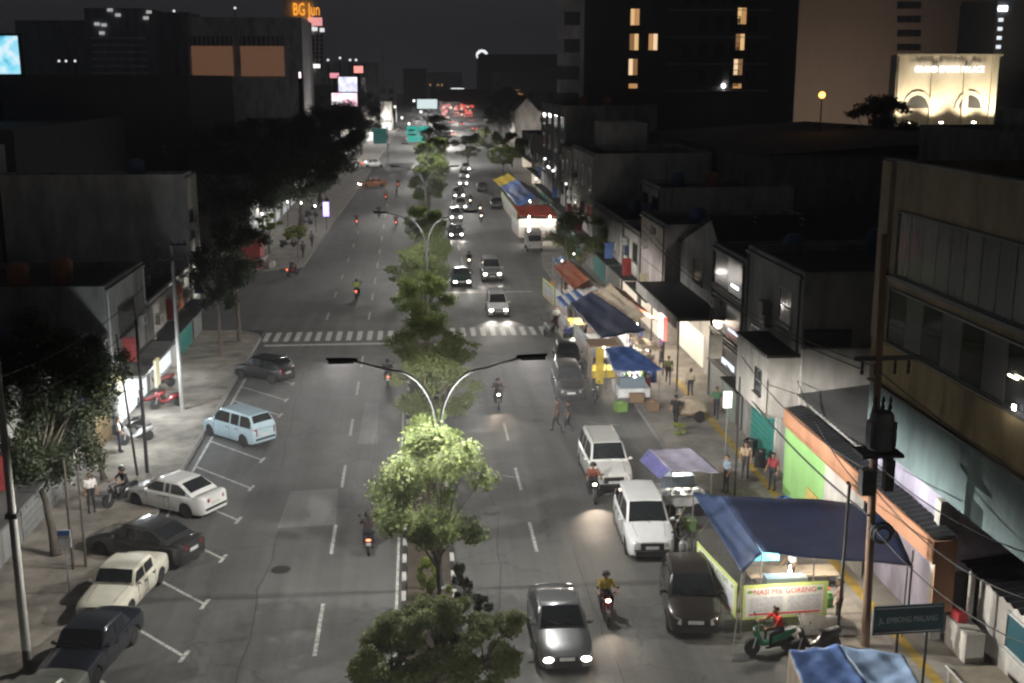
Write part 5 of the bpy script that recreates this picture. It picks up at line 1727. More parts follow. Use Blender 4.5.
for i in range(9):
    x = -1.5 + i * .22
    MB().lathe([(.035, .85), (.035, 1.0), (.014, 1.06), (.014, 1.10)], 8, (x, -1.15 + .08 * (i % 2), 0)).build('bottle', (REDP, GREENP, T_ORANGE)[i % 3], t)
for i in range(3):
    MB().box(-1 + i * 1.1, -.7 + i * 1.1, .1, .4, .40, .45).tube([(-.95 + i * 1.1, .25, 0), (-.95 + i * 1.1, .25, .4)], .02, 5).tube([(-.75 + i * 1.1, .25, 0), (-.75 + i * 1.1, .25, .4)], .02, 5).build('stool', REDP, t)
def rope(t, a, b):
    o = t.location
    a, b = Vector(a) - o, Vector(b) - o
    MB().tube([a, a.lerp(b, .5) - Vector((0, 0, .08)), b], .012, 5).build('rope', T_CREAM, t)
rope(t, E1, (9.3, 41.2, .02)); rope(t, C_, (15.66, 33.0, 3.3)); rope(t, B_, (15.66, 38.6, 3.4)); rope(t, E2, (9.55, 32.2, .02)); rope(t, A, (10.6, 41.6, .02))
for k, (x, y) in enumerate(((11.1, 35.6), (11.5, 35.7), (13.8, 35.4))):
    o = t.location
    MB().lathe([(.13, .13), (.15, .18), (.15, .50), (.08, .58), (.08, .66), (.05, .66)], 12, (x - o.x, y - o.y, 0)).build('gas_bottle', M('gas_green', (.10, .28, .08), .5), t, 40)
for k in range(3):
    o = t.location
    MB().lathe([(.10, .86), (.19, .88), (.20, 1.08), (.22, 1.09), (.19, 1.10)], 14, (12.3 + k * .42 - o.x, 34.85 - o.y, 0)).build('cooking_pot', STEEL, t, 40)
# grey sacking slumped over the banner foot
t2 = thing('cover_sheet', 'grey cover sheet slumped against the printed banner', 'sheet', (13.0, 33.5, .13), 0)
MB().grid(lambda u, v: (-.9 + 1.9 * u, -.35 + .75 * v, .62 * math.sin(math.pi * min(1, .08 + v * .6)) * (.75 + .25 * math.sin(3 * u + 1)) + .04 * math.sin(11 * u) * v), 14, 8).build('cloth', TARP('grey_sack', (.17, .16, .15)), t2, 60)
# pale blue foreground tarp
t = thing('food_stall', 'low stall roofed with a blue sheet and a pale patterned one beside the street sign', 'stall', (11.6, 27.6, 0), 0, 'stalls on the right pavement')
a, b_, c_, d_ = G(789, 651, 2.4), G(838, 645, 2.5), G(870, 690, 2.2), G(808, 700, 2.1)
tarp(t, 'blue_sheet', (a, b_, c_, d_), TARP('mid_blue', (.10, .18, .42)), 10, 10, .06, .03)
e_, f_ = G(903, 655, 2.45), G(925, 694, 2.25)
tarp(t, 'patterned_sheet', (b_ + Vector((.02, 0, .006)), e_, f_, c_ + Vector((.02, 0, .006))), T_LBLUE, 12, 10, .10, .03)
posts(t, [(a.x + .1, a.y - .1, 2.35), (e_.x - .1, e_.y - .1, 2.4), (d_.x + .2, d_.y + .1, 2.1), (f_.x - .1, f_.y + .1, 2.2)])
tarp(t, 'side_sheet', (a, d_, d_ - Vector((0, 0, 1.2)), a - Vector((0, 0, 1.2))), T_CREAM, 6, 6, 0, .02)
table(t, 10.3, 12.6, 26.6, 28.0, .8, WOOD)
# lilac awning cart
t = thing('food_cart', 'street cart under a lilac cloth awning full of white trays', 'cart', (10.9, 45.0, 0), 0, 'stalls on the right pavement')
tarp(t, 'awning', ((9.7, 46.5, 2.25), (11.5, 46.3, 2.35), (12.2, 44.0, 2.0), (10.1, 44.0, 2.15)), T_LILAC, 10, 8, .05, .02)
tarp(t, 'awning_flap', ((9.3, 46.4, 1.8), (9.7, 46.5, 2.254), (10.1, 44.0, 2.154), (9.7, 44.1, 1.75)), TARP('blue_flap', (.10, .10, .25)), 5, 8, .02, .015)
posts(t, [(9.9, 46.3, 2.2), (11.4, 46.2, 2.3), (11.9, 44.2, 2.0), (10.2, 44.2, 2.1)], .02)
MB().box(-.9, .7, -.7, .6, .45, .95).build('cart_body', T_WHITE, t)
MB().box(-1.0, .8, -.8, .7, .953, 1.0).build('worktop', STEEL, t)
MB().box(-.8, .5, .1, .6, 1.003, 1.5).build('glass_case', MATS['case_glass'], t)
for i in range(4):
    MB().lathe([(.12, 1.003), (.16, 1.12), (.15, 1.14)], 10, (-.7 + i * .38, -.45, 0)).build('tray', T_WHITE, t)
for s in (-.7, .5):
    MB().lathe([(.24, -.03), (.28, -.03), (.28, .03), (.24, .03)], 14, (s, -.72, .29), 'Y').build('wheel', RUB, t)
for s in (-.7, .5):
    MB().lathe([(.24, -.03), (.28, -.03), (.28, .03), (.24, .03)], 14, (s, .62, .29), 'Y').build('wheel', RUB, t)
bulb(t, 10.9, 45.2, 1.85, 35)
cl = (('green plastic tub on the ground before the lilac awning cart', (10.7, 42.9, 0), GREENP), ('white tub stacked by the post of the lilac awning cart', (12.6, 44.4, .13), T_WHITE), ('orange crate on the pavement behind the navy stall', (13.1, 43.7, .13), T_ORANGE), ('cream box in the row behind the navy stall', (12.4, 43.2, .13), T_CREAM), ('red crate at the end of the row behind the navy stall', (13.8, 43.2, .13), T_RED), ('blue tub left on the yellow strip near the green wall', (15.2, 44.6, .14), T_BLUE), ('black bin standing at the teal shutter', (15.7, 51.5, .13), BLKP), ('second black bin close to the teal shutter post', (15.7, 49.9, .13), BLKP))
for i, (lb, p, m) in enumerate(cl):
    crate(lb, p, (.5, .4, .45) if i < 6 else (.5, .5, .8), m, i * .4)
# hand cart with pale canvas
t = thing('handcart', 'handcart heaped with pale canvas pushed by a person in black', 'cart', (14.1, 57.4, .13), R(20))
MB().box(-.8, .8, -.5, .5, .45, .55).build('bed', WOOD, t)
MB().grid(lambda u, v: ((u * 2 - 1) * .85, (v * 2 - 1) * .55, .58 + .75 * (math.sin(math.pi * u) * math.sin(math.pi * v)) ** .4 + .03 * math.sin(14 * u + 9 * v)), 16, 12).build('canvas_load', T_CREAM, t, 60)
for s in (-1, 1):
    MB().lathe([(.26, -.03), (.32, -.03), (.32, .03), (.26, .03)], 16, (.3, s * .56, .33), 'Y').build('wheel', RUB, t)
    MB().tube([(-.8, s * .4, .5), (-1.5, s * .35, .85)], .02, 6).build('handle', WOOD, t)
tree('potted_plant', 'low green plant on the ground behind the handcart pusher', (13.0, 54.9, .13), .35, .45, .3, 'lime', 91, 500, .12, .02, 8, group='plants by the stalls', cat='plant')
# blue roofed cart
t = thing('food_cart', 'white cart under a bright blue cloth roof beside the yellow panel', 'cart', (11.9, 61.8, 0), 0, 'stalls on the right pavement')
tarp(t, 'roof_cloth', ((10.7, 64.6, 2.5), (12.1, 64.0, 2.7), (13.4, 60.6, 2.1), (10.5, 60.3, 2.15)), T_BLUE, 12, 8, .05, .03)
posts(t, [(10.8, 64.3, 2.4), (13.2, 60.8, 2.1), (10.7, 60.5, 2.1), (12.2, 63.8, 2.6)])
MB().box(-1.0, .8, -1.0, 1.2, .5, 1.0).build('cart_body', T_WHITE, t)
MB().box(-.9, .5, -.9, .6, 1.003, 1.6).build('glass_case', MATS['case_glass'], t)
MB().box(-.4, .4, -1.35, -1.02, .3, .8).build('wooden_box', WOOD, t)
for k in range(5):
    MB().lathe([(.09, 1.61), (.11, 1.75), (.05, 1.82)], 8, (-.7 + k * .28, -.5, 0)).build('jar', (T_WHITE, GREENP, T_ORANGE)[k % 3], t)
bulb(t, 11.9, 61.5, 1.95, 80)
crate('green tub with a white lid beside the blue-roofed cart', (10.9, 59.9, .02), (.6, .5, .5), GREENP, .3)
crate('brown carton before the blue-roofed cart', (12.6, 59.6, .13), (.6, .5, .5), WOOD, .1)
# yellow panel cart
t = thing('food_cart', 'narrow cart with tall yellow side panels and a flat brown roof', 'cart', (10.75, 65.8, 0), 0, 'stalls on the right pavement')
MB().box(-.85, .9, -.9, .9, 2.45, 2.55).build('roof', WOOD, t)
MB().box(-.45, .0, -.85, -.80, .2, 2.4).build('side_panel', T_YEL, t)
MB().box(-.70, -.66, -.8, .8, .3, 2.2).build('side_panel', T_CREAM, t)
MB().box(-.64, .7, -.6, .7, .5, .95).build('cart_body', T_YEL, t)
posts(t, [(10.0, 65.0, 2.45), (11.5, 65.0, 2.45), (10.0, 66.6, 2.45), (11.5, 66.6, 2.45)])
bulb(t, 10.9, 65.9, 2.2, 50, (1, .9, .7), BULBW)
# navy sloped roof stall
t = thing('food_stall', 'long stall with a sloping navy roof beside the lit shop front', 'stall', (12, 71.5, 0), 0, 'stalls on the right pavement')
tarp(t, 'roof_cloth', ((10.3, 77.0, 2.7), (12.0, 78.0, 3.3), (13.6, 66.8, 3.0), (10.9, 67.2, 2.4)), T_NAVY, 14, 10, .1, .04)
posts(t, [(10.5, 76.6, 2.6), (11.1, 67.5, 2.4), (13.3, 67.3, 2.9), (12.1, 77.4, 3.2)])
table(t, 11.0, 12.6, 68.5, 75.5, .9, T_WHITE)
banner(t, (10.55, 76.4), (11.05, 68.0), .5, 1.5, T_WHITE, 'AYAM BAKAR', M('blue_print', (.05, .10, .4), .7))
bulb(t, 11.9, 72.0, 2.2, 70)
# striped
t = thing('food_stall', 'small stall with blue and white striped cloth at the crosswalk end', 'stall', (10.9, 79.8, 0), 0, 'stalls on the right pavement')
a, b_, c_, d_ = Vector((9.9, 81.6, 2.3)), Vector((11.7, 81.6, 2.9)), Vector((11.9, 78.0, 2.9)), Vector((10.1, 78.0, 2.3))
for k in range(6):
    u0, u1 = k / 6, (k + 1) / 6
    tarp(t, 'striped_cloth', (a.lerp(b_, u0), a.lerp(b_, u1), d_.lerp(c_, u1), d_.lerp(c_, u0)), (T_BLUE, T_WHITE)[k % 2], 3, 8, 0, .004)
posts(t, [(10.1, 81.3, 2.3), (10.3, 78.2, 2.3), (11.6, 81.3, 2.8), (11.8, 78.2, 2.8)])
banner(t, (10.0, 81.3), (10.2, 78.2), .4, 1.4, T_WHITE)
table(t, 10.6, 11.6, 78.6, 81.0, .85, T_YEL)
bulb(t, 11, 79.8, 2.1, 60)
# cream/orange long roofs
for lab, ys, cm, pw_ in (('stall with a rust orange roof and a cream ridge by the dark tree', (83.0, 93.5), T_ORANGE, 70), ('stall with a faded cream and orange roof over the pavement', (69.5, 81.5), T_CREAM, 50)):
    y0, y1 = ys
    t = thing('food_stall', lab, 'stall', (12.4, (y0 + y1) / 2, 0), 0, 'stalls on the right pavement')
    x0 = 11.0 if cm is T_ORANGE else 12.6
    tarp(t, 'roof_cloth', ((x0, y1, 2.6), (x0 + 1.2, y1 - .3, 3.3), (x0 + 1.5, y0, 3.3), (x0 + .3, y0, 2.6)), cm, 8, 14, .05, .04)
    tarp(t, 'roof_cloth', ((x0 + 1.2, y1 - .3, 3.304), (x0 + 2.3, y1 - .3, 2.7), (x0 + 2.6, y0, 2.7), (x0 + 1.5, y0, 3.304)), T_CREAM if cm is T_ORANGE else T_ORANGE, 8, 14, .05, .04)
    posts(t, [(x0 + .1, y1 - .3, 2.6), (x0 + .4, y0 + .3, 2.6), (x0 + 2.3, y1 - .4, 2.7), (x0 + 2.5, y0 + .3, 2.7)])
    table(t, x0 + .7, x0 + 1.5, y0 + 1, y1 - 1, .85, T_WHITE)
    if cm is T_ORANGE:
        banner(t, (10.2, 93.0), (10.6, 88.4), .3, 1.8, LIME, 'SATE MADURA', GREENP)
        banner(t, (10.65, 88.0), (11.0, 83.4), .3, 1.8, T_WHITE)
    bulb(t, x0 + 1.3, (y0 + y1) / 2, 2.3, pw_)
    bulb(t, x0 + 1.3, y0 + 1.6, 2.3, pw_ * .6)
# far stalls
t = thing('food_stall', 'far stall with a red roof above a bright white banner', 'stall', (13.2, 129, 0), 0, 'stalls on the right pavement')
tarp(t, 'roof_cloth', ((11.0, 133, 3.4), (15.2, 133, 3.4), (15.4, 126.5, 2.9), (11.2, 126.5, 2.9)), T_RED, 10, 8, .1, .05)
posts(t, [(11.2, 132.6, 3.3), (15.0, 132.6, 3.3), (15.2, 126.8, 2.9), (11.4, 126.8, 2.9)])
banner(t, (11.1, 126.2), (15.3, 126.2), .6, 2.6, M('lit_banner', (.72, .72, .70), .7), 'SEAFOOD', GREENP)
banner(t, (10.9, 133), (11.1, 126.4), .6, 2.4, T_WHITE)
bulb(t, 12.2, 125.4, 2.9, 60)
bulb(t, 14.5, 125.4, 2.9, 60)
t = thing('food_stall', 'far stall with steep blue and yellow roof sheets', 'stall', (13.9, 152, 0), 0, 'stalls on the right pavement')
tarp(t, 'roof_cloth', ((11.9, 164, 2.7), (14.1, 164, 3.8), (14.2, 138, 3.8), (12.0, 138, 2.7)), T_BLUE, 8, 14, .05, .06)
tarp(t, 'roof_cloth', ((14.1, 164, 3.804), (16.3, 164, 2.7), (16.4, 138, 2.7), (14.2, 138, 3.804)), T_LILAC, 8, 14, .05, .06)
tarp(t, 'roof_cloth', ((11.5, 176, 2.7), (13.9, 176, 3.6), (14.1, 164.3, 3.7), (11.8, 164.3, 2.7)), T_YEL, 8, 6, .05, .06)
posts(t, [(12.1, 163, 2.7), (12.1, 139, 2.7), (16.1, 163, 2.7), (16.2, 139, 2.7), (11.8, 175, 2.7), (13.7, 175, 3.5)])
banner(t, (11.9, 163), (12.0, 138.5), .3, 2.2, LIME)
bulb(t, 14, 162, 2.8, 80)
bulb(t, 14, 143, 2.8, 80)
t = thing('white_van', 'small white delivery box van parked before the far red-roofed stall', 'van', (12.2, 121.5, 0), 0)
MB().box(-.8, .8, -1.6, 1.0, .5, 2.1).build('cargo_box', WHITE, t)
MB().add([(-.78, -2.6, .45), (.78, -2.6, .45), (.78, -1.62, .45), (-.78, -1.62, .45), (-.78, -2.55, 1.1), (.78, -2.55, 1.1), (.70, -1.62, 1.8), (-.70, -1.62, 1.8), (-.72, -2.05, 1.75), (.72, -2.05, 1.75)], [(0, 3, 2, 1), (0, 1, 5, 4), (4, 5, 9, 8), (8, 9, 6, 7), (2, 3, 7, 6), (1, 2, 6, 9, 5), (0, 4, 8, 7, 3)]).build('cab', WHITE, t)
MB().add([(-.66, -2.53, 1.17), (.66, -2.53, 1.17), (.64, -2.09, 1.71), (-.64, -2.09, 1.71)], [(0, 1, 2, 3)]).build('windshield', CGL, t)
for s in (-1, 1):
    MB().box(s * .6 - .14, s * .6 + .14, -2.63, -2.602, .62, .80).build('headlight', HLOFF, t)
    for y in (-2.0, .5):
        MB().lathe([(.18, -.09), (.3, -.09), (.3, .09), (.18, .09)], 14, (s * .72, y, .3), 'X').build('wheel', RUB, t)
# ================================================================ poles, cables and signs
def utility_pole(label, loc, h, r=.14, mat=None, cross=True, transformer=False, lean=(0, 0), group='utility poles'):
    mat = mat or CPOLE
    t = thing('utility_pole', label, 'utility pole', loc, 0, group)
    MB().tube([(0, 0, 0), (lean[0] * .5, lean[1] * .5, h / 2), (lean[0], lean[1], h)], [r, r * .85, r * .65], 12).build('pole', mat, t, 60)
    if cross:
        for z in (h - .5, h - 1.3)[:2 if not transformer else 1]:
            MB().box(-.8 + lean[0], .8 + lean[0], -.05 - .1, .05 - .1, z - .05, z + .05).build('crossarm', DARKM, t)
            for x in (-.7, 0, .7):
                MB().lathe([(.03, z + .05), (.05, z + .09), (.03, z + .13), (.05, z + .17), (.02, z + .22)], 8, (x + lean[0], -.1, 0)).build('insulator', DARKM, t)
    return t
CPOLE = M('concrete_pole', (.24, .235, .22), .85, var=.3, scale=3, streak=(1, 1, .3))
RPOLE = M('rusty_pole', (.15, .095, .065), .8, var=.35, scale=3, streak=(2, 2, .4))
up = utility_pole('tall dark utility pole carrying a transformer beside the navy stall', (14.0, 32.6, .13), 13.2, .14, RPOLE, False, lean=(-.35, 0))
for z, w in ((9.45, .72),):
    MB().box(-1.0, 1.0, -.06, .06, z - .06, z + .06).build('crossarm', DARKM, up)
    for x in (-.72, -.3, .3, .72):
        MB().lathe([(.035, z - .5), (.06, z - .42), (.035, z - .34), (.06, z - .26), (.03, z - .06)], 8, (x - .02, 0, 0)).build('insulator', DARKM, up)
MB().lathe([(.1, 6.6), (.36, 6.62), (.36, 7.7), (.31, 7.8), (.1, 7.84)], 16, (-.05, -.1, 0)).box(-.45, -.36, -.3, .1, 6.7, 7.5).box(.28, .37, -.3, .1, 6.7, 7.5).build('transformer', M('transformer_grey', (.10, .105, .11), .6, .4, var=.3), up, 40)
for x in (-.28, -.05, .18):
    MB().lathe([(.05, 7.84), (.07, 7.95), (.04, 8.05), (.06, 8.15), (.02, 8.3)], 8, (x, -.1, 0)).build('bushing', DARKM, up)
MB().box(-.75, .55, -.55, .35, 6.46, 6.56).build('platform', DARKM, up)
MB().box(-.62, -.2, -.35, .0, 5.2, 6.0).box(.12, .4, -.3, .0, 5.3, 6.3).build('switch_box', DARKM, up)
MB().tube([(.2 + .36 * math.cos(a / 12 * math.tau), -.15, 3.9 + .32 * math.sin(a / 12 * math.tau)) for a in range(13)], .05, 6).tube([(.2 + .28 * math.cos(a / 12 * math.tau), -.2, 3.85 + .25 * math.sin(a / 12 * math.tau)) for a in range(13)], .06, 6).build('cable_coil', BLKP, up, 60)
thin = thing('steel_post', 'thin dark steel post standing through the front of the navy stall', 'post', (13.35, 33.3, .13))
MB().tube([(0, 0, 0), (.05, 0, 5.2)], .05, 10).lathe([(.11, 0), (.11, .04), (.05, .05)], 10).build('pole', DARKM, thin, 60)
MB().tube([(0, 0, 5.2), (.0, 0, 5.28)], .06, 10).build('cap', DARKM, thin)
utility_pole('pale concrete pole in front of the big dark tree, a bracket halfway up', (-12.1, 33.1, .13), 10.5, .14, None, False)
lp = bpy.data.objects['utility_pole.001']
MB().box(-.17, .17, -.16, .16, 5.0, 5.15).build('bracket', DARKM, lp)
utility_pole('pale concrete pole in front of the orange signboard shop', (-13.0, 61.7, .13), 9.6, .13, None, True)
utility_pole('slim black pole, one of a pair before the bright shop', (-12.6, 51.4, .13), 7.2, .09, DARKM, False)
utility_pole('slimmer black pole leaning beside its twin before the bright shop', (-12.95, 51.0, .13), 6.6, .06, DARKM, False, lean=(-.45, 0))
utility_pole('thin grey pole beside the blue and white notice', (-12.9, 40.7, .13), 4.3, .06, BARKD, False)
utility_pole('second thin grey pole close to the blue and white notice', (-12.5, 40.9, .13), 4.0, .05, BARKD, False)
utility_pole('thin steel pole in front of the pale corner shophouse', (13.4, 45.9, .13), 5.4, .05, DARKM, False)
t = thing('notice_board', 'small blue and white notice on the thin grey pole', 'sign', (-12.45, 38.6, -.25))
MB().box(-.22, .22, -.02, .02, 2.1, 2.75).build('panel', T_WHITE, t)
MB().box(-.22, .22, -.03, -.021, 2.55, 2.75).build('header', T_BLUE, t)
MB().tube([(0, .04, .3), (0, .04, 2.8)], .03, 8).build('post', STEEL, t)
# white kerb-side lit post sign on the right pavement
t = thing('pavement_sign', 'slim post with a small glowing white sign before the teal shutter', 'sign', (14.6, 51.9, .13))
MB().tube([(0, 0, 0), (0, 0, 2.9)], .03, 8).build('post', STEEL, t)
MB().box(-.2, .2, -.06, .06, 2.3, 3.1).build('panel', E('small_lit_panel', (1, 1, 1), 1.4), t)
# street name sign
t = thing('street_name_sign', 'dark teal street name board beside the transformer pole', 'sign', (0, 0, 0))
cL, cR = G(873, 622, 2.3), G(943, 618, 2.3)
cm_ = (cL + cR) / 2
t.location = (cm_.x, cm_.y, .13)
w_ = (cR - cL).length
t.rotation_euler = (0, 0, math.atan2((cR - cL).y, (cR - cL).x))
SGN = M('sign_teal', (.010, .048, .062), .5, var=.2, scale=3)
MB().box(-w_ / 2, w_ / 2, -.03, .03, 1.75, 2.65).build('board', SGN, t)
MB().box(-w_ / 2 + .05, w_ / 2 - .05, -.036, -.031, 1.80, 1.83).box(-w_ / 2 + .05, w_ / 2 - .05, -.036, -.031, 2.57, 2.60).build('border', GREYP, t)
lettering('JL. EMBONG MALANG', .26, M('sign_letter', (.32, .36, .38), .5, var=.05), t, (0, -.034, 2.2), (R(90), 0, 0), .002, w_ * .84 / 2.55)
for x in (-w_ * .12, w_ * .30):
    MB().tube([(x, .06, 0), (x, .06, 2.6)], .04, 8).build('post', DARKM, t)
# cables
CAB = M('cable', (.02, .02, .02), .7, var=.2)
def cable(label, a, b, sag, r=.018):
    a, b = Vector(a), Vector(b)
    o = thing('overhead_cable', label, 'cable', a, 0, 'overhead cables')
    pts = [((b - a) * (i / 14)) - Vector((0, 0, sag * 4 * (i / 14) * (1 - i / 14))) for i in range(15)]
    MB().tube(pts, r, 5).build('cable', CAB, o, 60)
tp = Vector((13.75, 32.6, 0))
for i, (dz, x, yy, zz, s) in enumerate(((9.3, 14.2, 74, 8.6, 1.0), (9.3, 14.7, 74, 8.5, 1.1), (6.0, 15.6, 60, 6.2, 1.2), (5.2, 16.3, 47.1, 5.0, .5), (4.6, 15.5, 55.6, 3.6, .5), (5.6, 16.2, 24, 5.4, 1.0), (6.4, 16.3, 22, 7.2, .9), (4.4, 16.4, 22, 4.9, 1.2), (9.2, 14.8, 6, 9.5, .8))):
    cable(('cable from the transformer pole along the shophouse fronts', 'outer cable from the transformer pole along the shophouse fronts', 'sagging cable from the transformer to the glazed shophouse', 'short cable from the transformer to the jutting blank box', 'thick low cable from the pole to the teal shutter front', 'sagging cable from the pole across the tan office block', 'upper cable from the pole to the ochre band', 'lowest cable from the pole under the pale teal wall', 'cable leaving the crossarm towards the viewpoint')[i], (tp.x + (.0 if i else -.6), 32.5, dz), (x, yy, zz), s, .02 if i != 4 else .035)
cable('cable from the pale concrete pole to its twin on the left pavement', (-12.1, 33.1, 9.4), (-13.0, 61.6, 8.9), .9)
cable('second cable between the two pale concrete poles', (-12.1, 33.15, 8.6), (-13.0, 61.65, 8.3), 1.3)
cable('thick dark cable drooping over the bright left shop', (-12.8, 40.8, 6.0), (-13.6, 66, 5.2), .5, .03)
cable('cable from the left pole to the trees at the side street', (-13.0, 61.7, 6.2), (-12.4, 84, 6.4), .4)

# ================================================================ left-hand buildings
XL = -15.6
WALLS = WALL('side_render', (.50, .49, .47))
def left(label, y0, y1, h, wall, x1=XL, depth=12, name='shophouse', par=.4):
    b = Bld(name, label, x1 - depth, x1, y0, y1, group='shophouses on the left side')
    b.shell(h, wall, DROOF, par)
    if x1 == XL:
        fitout(b, x1, 1, y0, y1, h)
    return b
b = left('tall grey corner shophouse with a blank side wall at the side street', 79.3, 82.0, 11.5, WALLS)
b.win('X', XL, 1, 79.8, 81.5, 7.0, 9.0, 2, 1)
b.shutter('X', XL, 1, 79.6, 81.7, .14, 2.8, GREYS)
b.box('fin', WALLW, XL - .001, XL + .3, 81.72, 81.99, 3.2, 11.4)
b = left('dark tall block set back behind the corner shophouse', 70, 82, 13.4, WALLS, x1=-28, depth=26)
b.box('roof_room', WALLD, -40, -34, 72, 78, 13.01, 14.5)
b = left('low shop with a white front and an orange signboard', 66.2, 79.1, 5.2, WALLW)
sg = b.box('signboard', M('orange_sign', (.50, .13, .05), .6, var=.15), XL + .02, XL + .16, 72.2, 75.6, 3.2, 4.7)
MB().ell((0, 0, 0), (.02, .55, .35), 10, 6).build('sign_motif', T_WHITE, sg).location = (XL + .17 - b.c.x, 73.9 - b.c.y, 3.95)
b.shutter('X', XL, 1, 74.6, 78.6, .14, 2.8, TEALS)
b.box('lit_shopfront', E('cool_shopfront', (.85, .95, 1), .6), XL + .005, XL + .06, 67.0, 71.4, .4, 2.7)
b.box('pillar', WALLW, XL + .0, XL + .35, 71.6, 72.1, .13, 5.1)
b.box('pillar', WALLW, XL + .0, XL + .35, 66.3, 66.7, .13, 5.1)
b.box('awning', TINB, XL + .001, XL + 1.4, 66.3, 79.0, 2.95, 3.03)
lamp('shop_light', 'POINT', (XL + 1.0 - b.c.x, 68.5 - b.c.y, 2.6), 200, (.88, .95, 1), b.t, .25)
b = left('grey two storey shop with a blank upper wall beside the white front', 57.8, 66.0, 7.7, WALLG)
b.box('lit_shopfront', MATS['cool_shopfront'], XL + .005, XL + .06, 58.6, 64.8, .3, 2.6)
b.box('canopy', WALLD, XL + .001, XL + 1.6, 57.9, 65.9, 2.9, 3.05)
b.win('X', XL, 1, 60, 63.5, 4.6, 6.2, 3, 1)
sy = b.box('lit_sign', SIGNY, XL + .1, XL + .75, 56.7, 56.85, 2.45, 3.4)
b.box('sign_print', M('sign_grey', (.4, .4, .42), .6), XL + .28, XL + .58, 56.66, 56.697, 2.7, 3.15, sy)
b.box('lit_sign', E('dim_yellow', (1, .9, .3), .35), XL + 1.9, XL + 2.02, 58.8, 59.6, 2.2, 3.6)
lamp('shop_light', 'POINT', (XL + 1.7 - b.c.x, 60.5 - b.c.y, 2.6), 520, (.86, .94, 1), b.t, .25)
lamp('shop_light', 'POINT', (XL + 1.9 - b.c.x, 54.5 - b.c.y, 2.7), 480, (.86, .94, 1), b.t, .25)
b = left('dark low shop with a brown shutter and a long plank canopy', 49.5, 57.6, 5.4, WALLD)
b.shutter('X', XL, 1, 52.6, 57.0, .14, 2.6, M('brown_shutter', (.16, .11, .05), .6, var=.2))
b.box('canopy', TIN, XL + .001, XL + .55, 49.6, 56.2, 2.9, 3.0)
b.box('light_panel', WALLW, XL + .004, XL + .08, 50.0, 51.6, .9, 3.4)
b = left('dark shuttered shop behind the big dark tree', 36, 49.3, 6.3, WALLD)
b.shutter('X', XL, 1, 43.5, 48.6, .14, 2.6, GREYS)
b.box('canopy', TIN, XL + .001, XL + 1.5, 36.2, 49.2, 2.95, 3.05)
# corner kiosk across the side street
b = Bld('kiosk', 'red roadside kiosk at the far corner of the side street', -16.9, -14.9, 109.6, 112.3, 'kiosk')
b.box('wall', M('kiosk_red', (.30, .03, .03), .6, var=.15), -16.9, -14.9, 109.6, 112.3, .13, 3.3)
b.box('roof', TINB, -17.1, -14.6, 109.4, 112.5, 3.303, 3.42)
b.box('counter', WALLW, -14.898, -14.5, 109.8, 112.1, 1.0, 1.1)
b.box('bench', WALLW, -14.2, -13.8, 110.0, 111.7, .13, .6)
# far-left lit frontages
for i, (y0, y1, h, lab) in enumerate(((122, 150, 8, 'dim shop row behind the big trees past the side street'), (151, 190, 9, 'dim shop row nearer the advertising screens'), (191, 240, 10, 'dim shop row before the far road signs'))):
    b = Bld('shop_row', lab, -32, -17.5, y0, y1, group='shop rows on the far left')
    b.shell(h, WALLD, DROOF, .4)
    for k in range(4):
        a = y0 + 1 + k * (y1 - y0) / 4
        b.box('lit_shopfront', E('cool_front2', (.9, .95, 1), .22), -17.49, -17.42, a, a + (y1 - y0) / 4 - 3, .5, 2.8)
pl = ['first small white lamp on the pavement past the red kiosk', 'second small white lamp on the pavement past the red kiosk', 'third small white lamp on the pavement past the red kiosk', 'added white lamp that brightens the lime shrub at the red kiosk']
for i, (px, py) in enumerate(((287, 202), (301, 203), (315, 206), (262, 214))):  # the last lamp is added to brighten the lime shrub
    p = G(px, py, 3.2)
    t = thing('pavement_lamp', pl[i], 'lamp', (p.x, p.y, .13), 0, 'pavement lamps past the side street')
    MB().tube([(0, 0, 0), (0, 0, 2.9)], .04, 8).build('post', DARKM, t)
    MB().ell((0, 0, 3.07), (.12, .12, .13), 10, 6).build('globe', E('globe', (1, .98, .95), 6), t, 60)
    lamp('globe_light', 'POINT', (0, 0, 3.4), 90, (1, .97, .92), t, .15)
p = G(326, 209, 2.6)
t = thing('violet_sign', 'upright violet neon sign beside the pavement lamps', 'sign', (p.x, p.y, .13))
MB().box(-.35, .35, -.1, .1, 1.6, 3.3).build('panel', E('violet', (.42, .30, 1), 2), t)
MB().tube([(0, .12, 0), (0, .12, 3.2)], .05, 8).build('post', DARKM, t)

# ================================================================ skyline
def tower(label, x0, x1, y0, y1, h, wall, group='distant tall buildings', name='tower_block'):
    b = Bld(name, label, x0, x1, y0, y1, group=group)
    b.shell(h, wall, DROOF, .8)
    return b
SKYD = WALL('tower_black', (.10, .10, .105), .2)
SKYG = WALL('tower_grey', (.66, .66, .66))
WARM = [E('warm_window_a', (1, .62, .27), .8), E('warm_window_b', (1, .52, .20), .5), E('warm_window_c', (1, .70, .42), 1.0), E('warm_window_d', (.9, .45, .18), .28)]
